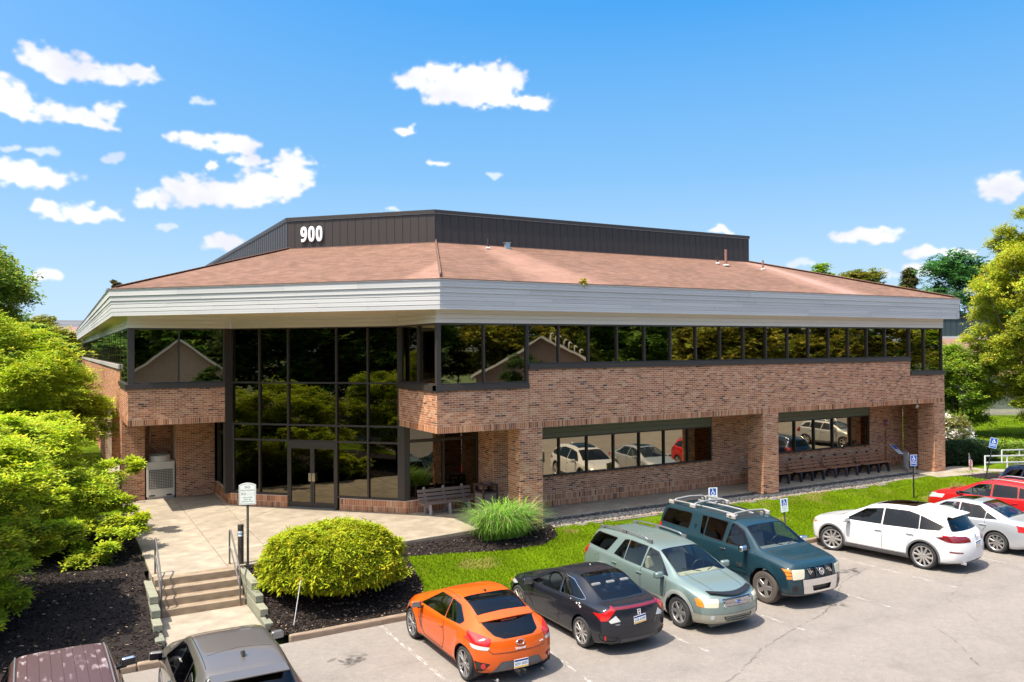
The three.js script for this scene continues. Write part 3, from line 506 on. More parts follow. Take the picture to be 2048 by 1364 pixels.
function wheelGeo(R, style, wid = 0.215) {
  const key = R + JSON.stringify(style); if (wheelCache.has(key)) return wheelCache.get(key);
  const rr_ = R * (style.rim || 0.7), h = wid / 2;
  const tyre = new THREE.LatheGeometry([[rr_, -h * 0.85], [rr_ + 0.012, -h], [R * 0.9, -h * 1.06], [R * 0.975, -h * 0.88], [R, -h * 0.6], [R, h * 0.6], [R * 0.975, h * 0.88], [R * 0.9, h * 1.06], [rr_ + 0.012, h], [rr_, h * 0.85], [rr_, -h * 0.85]].map(([x, y]) => new THREE.Vector2(x, y)), 40).rotateX(Math.PI / 2);
  const lip = new THREE.LatheGeometry([[rr_ * 0.9, -h * 0.7], [rr_ * 0.9, h * 0.72], [rr_ * 0.93, h * 0.9], [rr_ + 0.008, h * 0.97], [rr_ + 0.008, h * 0.84], [rr_ * 0.94, h * 0.6], [rr_ * 0.94, -h * 0.7]].map(([x, y]) => new THREE.Vector2(x, y)), 36).rotateX(Math.PI / 2);
  const sp = [], n = style.n;
  for (let i = 0; i < n; i++) {
    const a = i / n * 2 * Math.PI, bars = style.split ? [-style.split, style.split] : [0];
    for (const b of bars) {
      const s = new THREE.Shape([new THREE.Vector2(rr_ * 0.12, -style.w0 * rr_ * (style.split ? 0.5 : 1)), new THREE.Vector2(rr_ * 0.93, -style.w1 * rr_), new THREE.Vector2(rr_ * 0.93, style.w1 * rr_), new THREE.Vector2(rr_ * 0.12, style.w0 * rr_ * (style.split ? 0.5 : 1))]);
      const g = new THREE.ExtrudeGeometry(s, { depth: 0.02, bevelEnabled: true, bevelSize: 0.005, bevelThickness: 0.006, bevelSegments: 1 }); g.rotateZ(b + (style.twist || 0)); if (style.twist) g.translate(0, 0, 0); g.rotateZ(a); g.translate(0, 0, h * 0.62); sp.push(g);
    }
  }
  sp.push(cyl(rr_ * 0.22, rr_ * 0.26, 0.035, 18).rotateX(Math.PI / 2).translate(0, 0, h * 0.62 + 0.012).toNonIndexed());
  const rim = mergeGeometries([lip.toNonIndexed(), ...sp].map((g) => { g.deleteAttribute('uv'); return g.index ? g.toNonIndexed() : g; }));
  const disc = cyl(rr_ * 0.62, rr_ * 0.62, 0.02, 24).rotateX(Math.PI / 2).translate(0, 0, h * 0.2), back = cyl(rr_ * 0.92, rr_ * 0.92, 0.02, 24).rotateX(Math.PI / 2).translate(0, 0, -h * 0.3);
  const o = { tyre, rim, disc, back }; wheelCache.set(key, o); return o;
}
function plateMesh(parent, text, pos, rot, style = 'pa') {
  const t = canvasTex(256, 128, (g) => { g.fillStyle = '#f2f4f4'; g.fillRect(0, 0, 256, 128); g.fillStyle = '#0c3c86'; g.fillRect(0, 0, 256, 30); g.fillStyle = '#e8b524'; g.fillRect(0, 104, 256, 24); g.fillStyle = '#12305e'; g.font = 'bold 66px sans-serif'; g.textAlign = 'center'; g.textBaseline = 'middle'; g.fillText(text, 128, 69, 236); });
  const o = part('licence_plate', gbox(0.31, 0.16, 0.008), K.white, parent, pos, rot);
  part('plate_face', new THREE.PlaneGeometry(0.3, 0.15).translate(0, 0, 0.006), new THREE.MeshStandardMaterial({ map: t, roughness: 0.5 }), o);
  return o;
}
function makeCar(c) {
  const car = thing(c.name, c.label, 'car', c.pos, c.turn, 'vehicles parked outside the office'), body = {};
  let pool = shell(c); const all = pool.slice(), hw = c.W / 2, xf = c.WB / 2 + c.fo, xr = -c.WB / 2 - c.ro;
  const hit = (dir, u, v) => {   // point on the body: 'rear'|'front' (z,y), 'side' (x,y) on +z, 'top' (x,z)
    const [U, Vv] = PROJ[dir]; let best = null, bs = -1e9;
    for (const t of all) {
      const [a, b, d] = t, den = (b[Vv] - d[Vv]) * (a[U] - d[U]) + (d[U] - b[U]) * (a[Vv] - d[Vv]); if (Math.abs(den) < 1e-12) continue;
      const l1 = ((b[Vv] - d[Vv]) * (u - d[U]) + (d[U] - b[U]) * (v - d[Vv])) / den, l2 = ((d[Vv] - a[Vv]) * (u - d[U]) + (a[U] - d[U]) * (v - d[Vv])) / den, l3 = 1 - l1 - l2;
      if (l1 < -1e-6 || l2 < -1e-6 || l3 < -1e-6) continue;
      const p = [0, 1, 2, 3, 4, 5].map((k) => a[k] * l1 + b[k] * l2 + d[k] * l3), s = dir === 'rear' ? -p[0] : dir === 'front' ? p[0] : dir === 'side' ? p[2] : p[1];
      if (s > bs) { bs = s; best = p; }
    }
    return best || [0, v, 0, 0, 0, 1];
  };
  const TEST = {
    side: (s) => (t) => t[0][2] * s > 0.2 && (t[0][5] + t[1][5] + t[2][5]) * s > 0.5, front: () => (t) => t[0][3] + t[1][3] + t[2][3] > 0.35 && t[0][0] > 0.3,
    rear: () => (t) => t[0][3] + t[1][3] + t[2][3] < -0.35 && t[0][0] < -0.3, top: () => (t) => t[0][4] + t[1][4] + t[2][4] > 0.6 && t[0][1] > 0.45,
  };
  // wheel openings
  for (const ax of [c.WB / 2, -c.WB / 2]) for (const s of [1, -1]) pool = carve(pool, circle(ax, c.R + 0.005, c.R + (c.arch || 0.05)), 'side', (t) => t[0][2] * s > hw * 0.45)[1];
  const cut = (name, m, dir, poly, o = {}) => {
    const sides = dir === 'side' ? [1, -1] : [0], done = [];
    const polys = dir !== 'side' && o.mirror ? [poly, poly.map(([a, b]) => (dir === 'top' ? [a, -b] : [-a, b]))] : [poly];
    for (const s of sides) for (const P of polys) {
      const test = o.any ? ((t) => true) : TEST[dir](s);
      let frame = null;
      if (o.frame) { const [i, out] = carve(pool, grow(P, o.frame), dir, test); pool = out; const [gi, go] = carve(i, P, dir, () => true); frame = go; done.push([gi, s]); if (go.length) part(o.frameName || 'window_surround', triGeo(go, 0.001), o.frameMat || K.black, car); } else { const [i, out] = carve(pool, P, dir, test); pool = out; done.push([i, s]); }
    }
    return done.filter(([t]) => t.length).map(([t]) => part(name, triGeo(t, o.off ?? -0.004), m, car));
  };
  c.cuts(cut);
  part('body', triGeo(pool), c.paint, car);
  // dark lining of the cabin, and the wheel wells
  const floorY = c.y0 + 0.12, by = pchip(c.belt);
  part('cabin_lining', triGeo(pool.filter((t) => t[0][1] > c.y0 + 0.3 && t[0][0] < c.cabin[0] + 0.2 && t[0][0] > c.cabin[1] - 0.25).map((t) => [t[0], t[2], t[1]]), -0.025), c.lining || K.cloth, car);
  const tub = part('cabin_floor', bx(c.cabin[1], c.cabin[0], c.y0 + 0.02, floorY + 0.1, -hw * 0.8, hw * 0.8), K.cloth, car);
  const seatM = c.seats || K.cloth, seat = (x, z, w, h, back) => { const g = [new RoundedBoxGeometry(0.5, 0.16, w, 2, 0.05).translate(x, floorY + 0.32, z), new RoundedBoxGeometry(0.14, h, w, 2, 0.05).rotateZ(0.2).translate(x - 0.28, floorY + 0.36 + h / 2, z)]; return part('seat', mergeGeometries(g), seatM, car); };
  const head = (p, x, y, z) => part('headrest', new RoundedBoxGeometry(0.1, 0.17, 0.24, 2, 0.04).translate(x, y, z), seatM, p);
  const fx = c.seatX ?? 0.1;
  for (const s of [1, -1]) { const p = seat(fx, s * 0.37, 0.5, 0.56, 1); head(p, fx - 0.36, floorY + 1.0, s * 0.37); }
  { const rx = c.rearSeatX ?? -0.85, p = seat(rx, 0, 1.22, c.rearSeatH || 0.52, 1); for (const z of [-0.38, 0, 0.38]) head(p, rx - 0.36, floorY + 0.36 + (c.rearSeatH || 0.52) + 0.1, z); }
  part('dashboard', new RoundedBoxGeometry(0.5, 0.26, hw * 1.62, 2, 0.08).translate(c.cabin[0] - 0.1, by(c.cabin[0] - 0.2) - 0.1, 0), c.dash || seatM, car);
  part('steering_wheel', new THREE.TorusGeometry(0.18, 0.018, 8, 24).rotateY(Math.PI / 2).rotateZ(-0.4).translate(c.cabin[0] - 0.48, by(0) + 0.02, -0.37), K.black, car);
  for (const [ax, name] of [[c.WB / 2, 0], [-c.WB / 2, 1]]) for (const s of [1, -1]) {
    const wg = wheelGeo(c.R, c.wheel), track = hw - 0.12 - (c.inset || 0), w = new THREE.Group(); w.name = 'wheel'; w.position.set(ax, c.R, s * track); w.rotation.y = (s < 0 ? Math.PI : 0) + (ax > 0 ? c.steer || 0 : 0); car.add(w);
    part('tyre', wg.tyre, c.tyre || K.rubber, w); part('rim', wg.rim, c.rim || K.alloy, w); part('brake_disc', wg.disc, K.alloyDark, w); part('wheel_back', wg.back, K.black, w);
    const well = new THREE.CylinderGeometry(c.R + (c.arch || 0.05) + 0.01, c.R + (c.arch || 0.05) + 0.01, 0.34, 24, 1, true, -Math.PI * 0.62, Math.PI * 1.24).rotateX(Math.PI / 2).rotateZ(Math.PI);
    part('wheel_well', well, K.black, car, [ax, c.R, s * (hw - 0.21)]);
  }
  part('underbody', bx(xr + 0.3, xf - 0.3, c.y0 + 0.01, c.y0 + 0.2, -hw * 0.62, hw * 0.62), K.black, car);
  // door mirrors
  if (c.mirror) for (const s of [1, -1]) {
    const [mx, my] = c.mirror, h = hit('side', mx, my), g = new RoundedBoxGeometry(0.13, 0.15, 0.24, 3, 0.055); const m = part('door_mirror', g, c.mirrorMat || c.paint, car, [mx, my + 0.06, s * (h[2] + 0.16)], [0, s * 0.18, 0]);
    part('mirror_glass', gbox(0.006, 0.11, 0.2, -0.066, 0, 0), K.mirror, m); part('mirror_arm', gbox(0.05, 0.04, 0.14, 0, -0.07, -s * 0.1), K.black, m);
  }
  for (const [hx, hy] of c.handles || []) for (const s of [1, -1]) { const h = hit('side', hx, hy); part('door_handle', new RoundedBoxGeometry(0.2, 0.03, 0.03, 2, 0.012), c.handleMat || c.paint, car, [hx, hy, s * (h[2] + 0.014)]); }
  const seam = (dir, pts, wd = 0.011) => { const gs = []; for (let i = 0; i < pts.length - 1; i++) for (const s of dir === 'side' ? [1, -1] : [1]) { const n = Math.max(2, Math.ceil(Math.hypot(pts[i + 1][0] - pts[i][0], pts[i + 1][1] - pts[i][1]) / 0.06)); const P = []; for (let k = 0; k <= n; k++) { const u = lerp(pts[i][0], pts[i + 1][0], k / n), v = lerp(pts[i][1], pts[i + 1][1], k / n), h = hit(dir, u, v); P.push([h[0] + h[3] * 0.0005, h[1] + h[4] * 0.0005, (h[2] + h[5] * 0.0005) * s]); } gs.push(new THREE.TubeGeometry(new THREE.CatmullRomCurve3(P.map((p) => new V3(...p))), n * 2, wd / 2, 5)); } part('panel_gap', mergeGeometries(gs), K.black, car); };
  const stick = (name, geo, m, dir, u, v, out = 0.004, parent = car) => {   // sits on the surface facing along its normal
    const h = hit(dir, u, v), o = part(name, geo, m, parent), n = new V3(h[3], h[4], h[5]).normalize(); o.position.set(h[0], h[1], h[2]).addScaledVector(n, out);
    const z = n, up = Math.abs(n.y) > 0.9 ? new V3(1, 0, 0) : new V3(0, 1, 0), x = new V3().crossVectors(up, z).normalize(), y = new V3().crossVectors(z, x); o.quaternion.setFromRotationMatrix(new THREE.Matrix4().makeBasis(x, y, z)); return o;
  };
  if (c.extra) c.extra({ car, hit, seam, stick, part: (n, g, m, p, r) => part(n, g, m, car, p, r), hw, xf, xr });
  return car;
}
const bar = (w, h, d = 0.008, x = 0, y = 0) => gbox(w, h, d, x, y, 0);
const ring = (rx, ry, r = 0.006) => { const g = new THREE.TorusGeometry(1, r / Math.max(rx, ry) * 1.2, 6, 28); g.scale(rx, ry, Math.max(rx, ry)); return g; };
const letters = (text, size, depth = 0.004) => { const g = new TextGeometry(text, { font, size, depth, curveSegments: 4 }); g.computeBoundingBox(); g.translate(-(g.boundingBox.max.x + g.boundingBox.min.x) / 2, -size / 2, 0); return g; };
const ROT = { front: (z) => z };
const lotY = -0.85, NOSE_IN = Math.PI / 2, NOSE_OUT = -Math.PI / 2;
console.log('car kit');
const WF = (xf, xr, a = 0.9, b = 0.93) => [[xf, a], [xf - 0.5, 0.965], [xf - 1.1, 1], [xr + 1.0, 1], [xr + 0.4, 0.975], [xr, b]];
const fin = (e, x, m, s = 1) => { const h = e.hit('top', x, 0), sh = new THREE.Shape([new THREE.Vector2(-0.09, 0), new THREE.Vector2(0.09, 0), new THREE.Vector2(-0.05, 0.065), new THREE.Vector2(-0.08, 0.065)]); e.part('roof_antenna', new THREE.ExtrudeGeometry(sh, { depth: 0.03, bevelEnabled: true, bevelSize: 0.006, bevelThickness: 0.006, bevelSegments: 1 }).scale(s, s, s).translate(0, 0, -0.015), m, [x, h[1] - 0.004, 0]); };
const hEmblem = (w, h) => mergeGeometries([bar(w * 0.16, h, 0.01, -w * 0.3), bar(w * 0.16, h, 0.01, w * 0.3), bar(w * 0.5, h * 0.18, 0.01, 0, -h * 0.04)]);
// ---------------------------------------------------------------- orange hatchback
makeCar({ name: 'orange_hatchback', label: 'orange three door hatchback with black rear glass and twin centre exhausts', pos: [7.69, lotY, -15.5], turn: NOSE_IN,
  W: 1.79, WB: 2.65, fo: 0.86, ro: 0.71, R: 0.325, y0: 0.17, bowF: 0.42, bowR: 0.3, rakeF: 0.1, rakeR: 0.1, yR: 0.52, flare: 0.028,
  top: [[2.185, 0.6], [2.0, 0.76], [1.6, 0.88], [1.08, 0.99], [0.7, 1.16], [0.25, 1.345], [-0.25, 1.4], [-0.8, 1.36], [-1.35, 1.19], [-1.7, 1.02], [-1.9, 0.95], [-2.035, 0.9]],
  belt: [[2.185, 0.56], [1.9, 0.7], [1.05, 0.88], [0, 0.91], [-0.9, 0.97], [-1.5, 0.98], [-2.035, 0.84]],
  wt: [[2.185, 0.62], [1.6, 0.75], [1.05, 0.78], [0.25, 0.63], [-0.5, 0.63], [-1.3, 0.62], [-1.8, 0.66], [-2.035, 0.7]], wf: WF(2.185, -2.035, 0.86, 0.93),
  paint: paint(0.64, 0.095, 0.001, 0.1), cabin: [0.9, -1.4], seatX: 0.0, rearSeatX: -0.75, rearSeatH: 0.38, mirror: [0.72, 0.88], mirrorMat: paint(0.64, 0.095, 0.001, 0.1),
  wheel: { rim: 0.76, n: 5, split: 0.2, w0: 0.1, w1: 0.055 }, rim: mat(0.4, 0.39, 0.38, 0.3, { metalness: 0.8 }),
  cuts(cut) {
    cut('windscreen', K.tint, 'top', rp([[1.06, -0.66], [1.06, 0.66], [0.27, 0.52], [0.27, -0.52]], 0.05), { frame: 0.02 });
    cut('side_window', K.tint, 'side', rp([[0.86, 0.915], [0.22, 1.25], [-0.3, 1.28], [-0.36, 0.95]], 0.04), { frame: 0.022 });
    cut('quarter_window', K.tint, 'side', rp([[-0.42, 0.955], [-0.36, 1.28], [-0.72, 1.24], [-1.12, 1.06], [-1.05, 1.0]], 0.05), { frame: 0.022 });
    cut('roof_glass', K.privacy, 'top', rp([[-0.62, -0.54], [-0.62, 0.54], [-1.3, 0.56], [-1.3, -0.56]], 0.03), { off: 0 });
    cut('rear_window', K.tint, 'rear', rp([[-0.56, 1.09], [0.56, 1.09], [0.46, 0.93], [0.3, 0.885], [-0.3, 0.885], [-0.46, 0.93]], 0.03), { frame: 0.02, off: 0 });
    cut('tail_light', K.red, 'rear', rp([[0.55, 0.9], [0.86, 0.99], [0.9, 0.9], [0.86, 0.8], [0.62, 0.76]], 0.03), { mirror: true, off: 0.006 });
    cut('reversing_light', K.lens, 'rear', rp([[0.6, 0.755], [0.86, 0.795], [0.85, 0.72], [0.64, 0.7]], 0.02), { mirror: true, off: 0.006 });
    cut('fog_light_recess', K.trim, 'rear', rp([[0.6, 0.45], [0.84, 0.5], [0.8, 0.3], [0.74, 0.3]], 0.02), { mirror: true, off: -0.008 });
    cut('diffuser', K.grey, 'rear', [[-0.68, 0.16], [-0.4, 0.48], [0.4, 0.48], [0.68, 0.16]], { off: -0.006 });
    cut('sill_strip', K.grey, 'side', [[0.9, 0.16], [0.9, 0.235], [-0.88, 0.25], [-0.88, 0.16]], { off: 0.006 });
    cut('headlight', K.lens, 'front', rp([[0.5, 0.62], [0.86, 0.74], [0.9, 0.62], [0.6, 0.55]], 0.03), { mirror: true });
  },
  extra(e) {
    const h = e.hit('rear', 0, 0.4); plateMesh(e.car, 'KDV-5845', [h[0] - 0.012, 0.4, 0], [0, -Math.PI / 2, 0]);
    for (const z of [-0.065, 0.065]) { const x = e.part('exhaust_tip', new THREE.CylinderGeometry(0.052, 0.052, 0.14, 20, 1, true).rotateZ(Math.PI / 2), K.chrome, [h[0] + 0.0, 0.235, z]); part('exhaust_hole', cyl(0.047, 0.047, 0.02, 18).rotateZ(Math.PI / 2), K.black, x, [-0.03, 0, 0]); }
    e.part('exhaust_silencer', cyl(0.03, 0.03, 0.2, 12).rotateZ(Math.PI / 2 - 0.2), K.chrome, [h[0] + 0.12, 0.14, -0.5]);
    for (const z of [-0.72, 0.72]) e.stick('rear_fog_light', cyl(0.05, 0.05, 0.02, 18).rotateX(Math.PI / 2), K.red, 'rear', z, 0.41, 0.004);
    e.stick('emblem', mergeGeometries([ring(0.085, 0.045, 0.012), hEmblem(0.07, 0.055).rotateZ(-0.15)].map((g) => g.toNonIndexed())), K.chrome, 'rear', 0, 0.79, 0.008);
    e.stick('lettering', letters('Veloster', 0.042), K.white, 'rear', 0, 0.69, 0.002); e.stick('lettering', letters('turbo', 0.03), K.white, 'rear', 0.5, 0.72, 0.002);
    const sp = new THREE.BufferGeometry(), L = [], T = [];   // roof spoiler lip between the two panes
    for (let i = 0; i <= 16; i++) { const z = lerp(-0.6, 0.6, i / 16), q = (z / 0.6) ** 2, y0 = e.hit('top', -1.3, clamp(z, -0.5, 0.5))[1]; L.push([-1.28 + 0.0 * q, y0 + 0.006 - q * 0.012, z], [-1.56 + 0.1 * q, y0 - 0.055 - q * 0.02, z]); }
    const p = [], ix = []; L.forEach((v) => p.push(...v)); L.forEach((v) => p.push(v[0] + 0.01, v[1] - 0.035, v[2])); const n = L.length; for (let i = 0; i < n - 2; i += 2) { ix.push(i, i + 1, i + 3, i, i + 3, i + 2, n + i, n + i + 3, n + i + 1, n + i, n + i + 2, n + i + 3, i + 1, n + i + 1, n + i + 3, i + 1, n + i + 3, i + 3); }
    sp.setAttribute('position', new THREE.Float32BufferAttribute(p, 3)); sp.setIndex(ix); sp.computeVertexNormals(); e.part('spoiler', sp, paint(0.64, 0.095, 0.001, 0.1));
    e.part('brake_light', gbox(0.02, 0.02, 0.34, -1.545, 1.075 + 0.02, 0), K.darkRed);
    fin(e, -0.52, K.trim, 0.7);
    e.seam('side', [[-0.4, 0.9], [-0.42, 0.5], [-0.3, 0.3], [0.62, 0.3], [0.86, 0.6], [0.88, 0.86]]); e.seam('rear', [[-0.66, 0.73], [-0.56, 0.64], [0.56, 0.64], [0.66, 0.73]]);
    e.seam('top', [[0.2, 0.56], [-0.6, 0.57]]); e.seam('top', [[0.2, -0.56], [-0.6, -0.57]]);
    for (const s of [1, -1]) { const q = e.hit('side', -0.32, 0.76); e.part('door_handle', new RoundedBoxGeometry(0.17, 0.035, 0.03, 2, 0.012), paint(0.64, 0.095, 0.001, 0.1), [-0.3, 0.77, s * (q[2] + 0.012)]); }
    e.part('rear_wiper', tube([[-1.9, 0.9, 0.02], [-1.86, 0.93, -0.14], [-1.82, 0.95, -0.3]], 0.008, 8, 6), K.black);
  } });
// ---------------------------------------------------------------- black coupe
makeCar({ name: 'black_coupe', label: 'black two door coupe with a red light bar across its boot', pos: [10.62, lotY, -15.82], turn: NOSE_IN,
  W: 1.8, WB: 2.7, fo: 0.88, ro: 0.91, R: 0.32, y0: 0.16, bowF: 0.4, bowR: 0.26, rakeF: 0.1, rakeR: 0.07, yR: 0.55, round: 0.07,
  top: [[2.23, 0.6], [2.05, 0.74], [1.6, 0.85], [1.0, 0.95], [0.6, 1.14], [0.1, 1.335], [-0.4, 1.395], [-0.9, 1.36], [-1.4, 1.17], [-1.78, 1.02], [-2.1, 1.0], [-2.26, 0.975]],
  belt: [[2.23, 0.56], [1.9, 0.7], [1.0, 0.86], [0, 0.9], [-0.9, 0.95], [-1.6, 0.97], [-2.26, 0.92]],
  wt: [[2.23, 0.62], [1.6, 0.76], [1.0, 0.79], [0.15, 0.63], [-0.6, 0.62], [-1.4, 0.62], [-1.8, 0.74], [-2.26, 0.76]], wf: WF(2.23, -2.26, 0.87, 0.93),
  paint: paint(0.008, 0.01, 0.017, 0.1), cabin: [0.9, -1.5], seatX: -0.05, rearSeatX: -0.85, rearSeatH: 0.44, mirror: [0.68, 0.87], seats: mat(0.16, 0.165, 0.17, 0.9),
  wheel: { rim: 0.74, n: 5, split: 0.26, w0: 0.13, w1: 0.05, twist: 0.12 }, rim: mat(0.55, 0.53, 0.5, 0.3, { metalness: 0.85 }), handles: [[-0.32, 0.76]],
  cuts(cut) {
    cut('windscreen', K.tint, 'top', rp([[0.98, -0.66], [0.98, 0.66], [0.14, 0.52], [0.14, -0.52]], 0.05), { frame: 0.02 });
    cut('side_window', K.tint, 'side', rp([[0.78, 0.9], [0.12, 1.24], [-0.3, 1.295], [-0.42, 0.945]], 0.03), { frame: 0.018 });
    cut('quarter_window', K.tint, 'side', rp([[-0.49, 0.955], [-0.37, 1.295], [-0.75, 1.255], [-1.38, 1.02], [-1.3, 0.995]], 0.03), { frame: 0.018, frameMat: K.chrome, frameName: 'chrome_trim' });
    cut('rear_window', glassOf(0.3, [0.75, 0.9, 1]), 'top', rp([[-0.78, -0.52], [-0.78, 0.52], [-1.68, 0.55], [-1.72, 0], [-1.68, -0.55]], 0.06), { frame: 0.02 });
    cut('light_bar', K.darkRed, 'rear', [[-0.62, 0.985], [-0.55, 0.945], [0.55, 0.945], [0.62, 0.985]], { off: 0.01 });
    cut('tail_light', K.red, 'rear', [[0.86, 0.86], [0.58, 1.0], [0.52, 0.965], [0.72, 0.74], [0.83, 0.73]], { mirror: true, off: 0.008 });
    cut('reversing_light', K.lens, 'rear', [[0.7, 0.735], [0.55, 0.84], [0.46, 0.72], [0.66, 0.685]], { mirror: true, off: 0.004 });
    cut('rear_vent', K.trim, 'rear', rp([[0.5, 0.4], [0.84, 0.46], [0.82, 0.34], [0.56, 0.3]], 0.02), { mirror: true, off: -0.01 });
    cut('diffuser', mat(0.06, 0.06, 0.065, 0.5), 'rear', [[-0.52, 0.2], [-0.44, 0.36], [0.44, 0.36], [0.52, 0.2]], { off: 0.006 });
    cut('headlight', K.lens, 'front', rp([[0.42, 0.62], [0.86, 0.74], [0.9, 0.66], [0.5, 0.56]], 0.02), { mirror: true });
  },
  extra(e) {
    const h = e.hit('rear', 0, 0.73); plateMesh(e.car, 'LGE-6209', [h[0] - 0.014, 0.72, 0], [0, -Math.PI / 2, 0.1]);
    e.stick('emblem', mergeGeometries([hEmblem(0.1, 0.085), bar(0.1, 0.008, 0.01, 0, 0.048), bar(0.09, 0.008, 0.01, 0, -0.048)]), mat(0.75, 0.75, 0.76, 0.25, { metalness: 0.3 }), 'rear', 0, 0.86, 0.006);
    e.stick('lettering', letters('CIVIC', 0.028), K.chrome, 'rear', -0.52, 0.66, 0.002);
    for (const z of [-0.76, 0.76]) e.stick('rear_reflector', bar(0.035, 0.09, 0.012), K.red, 'rear', z, 0.385, 0.004);
    e.seam('side', [[-0.46, 0.9], [-0.5, 0.5], [-0.4, 0.27], [0.6, 0.27], [0.84, 0.6], [0.86, 0.84]]); e.seam('rear', [[-0.5, 0.7], [-0.42, 0.61], [0.42, 0.61], [0.5, 0.7]]);
    e.seam('top', [[-1.72, 0.6], [-2.05, 0.62]]); e.seam('top', [[-1.72, -0.6], [-2.05, -0.62]]); fin(e, -0.72, K.trim, 0.001);
    for (const s of [1, -1]) e.part('side_marker', gbox(0.1, 0.05, 0.01), K.amber, [1.98, 0.6, s * (e.hit('side', 1.98, 0.6)[2] + 0.002)]);
    e.part('inspection_sticker', gbox(0.004, 0.06, 0.1, -0.86, 1.3, 0.1), mat(0.5, 0.62, 0.66, 0.7));
    for (const [u, v] of [[-1.2, 0.9], [-1.28, 0.88], [-1.34, 0.86], [-1.3, 0.92], [-0.95, 0.93], [-0.3, 1.39]]) { const q = v > 1 ? e.hit('top', u, 0.1) : e.hit('side', u, v); e.part('bird_dropping', new THREE.SphereGeometry(rr(0.012, 0.03), 6, 4).scale(1.4, 1, 0.15), mat(0.7, 0.7, 0.68, 0.9), [q[0], q[1], v > 1 ? q[2] : -q[2] - 0.002]); }
  } });
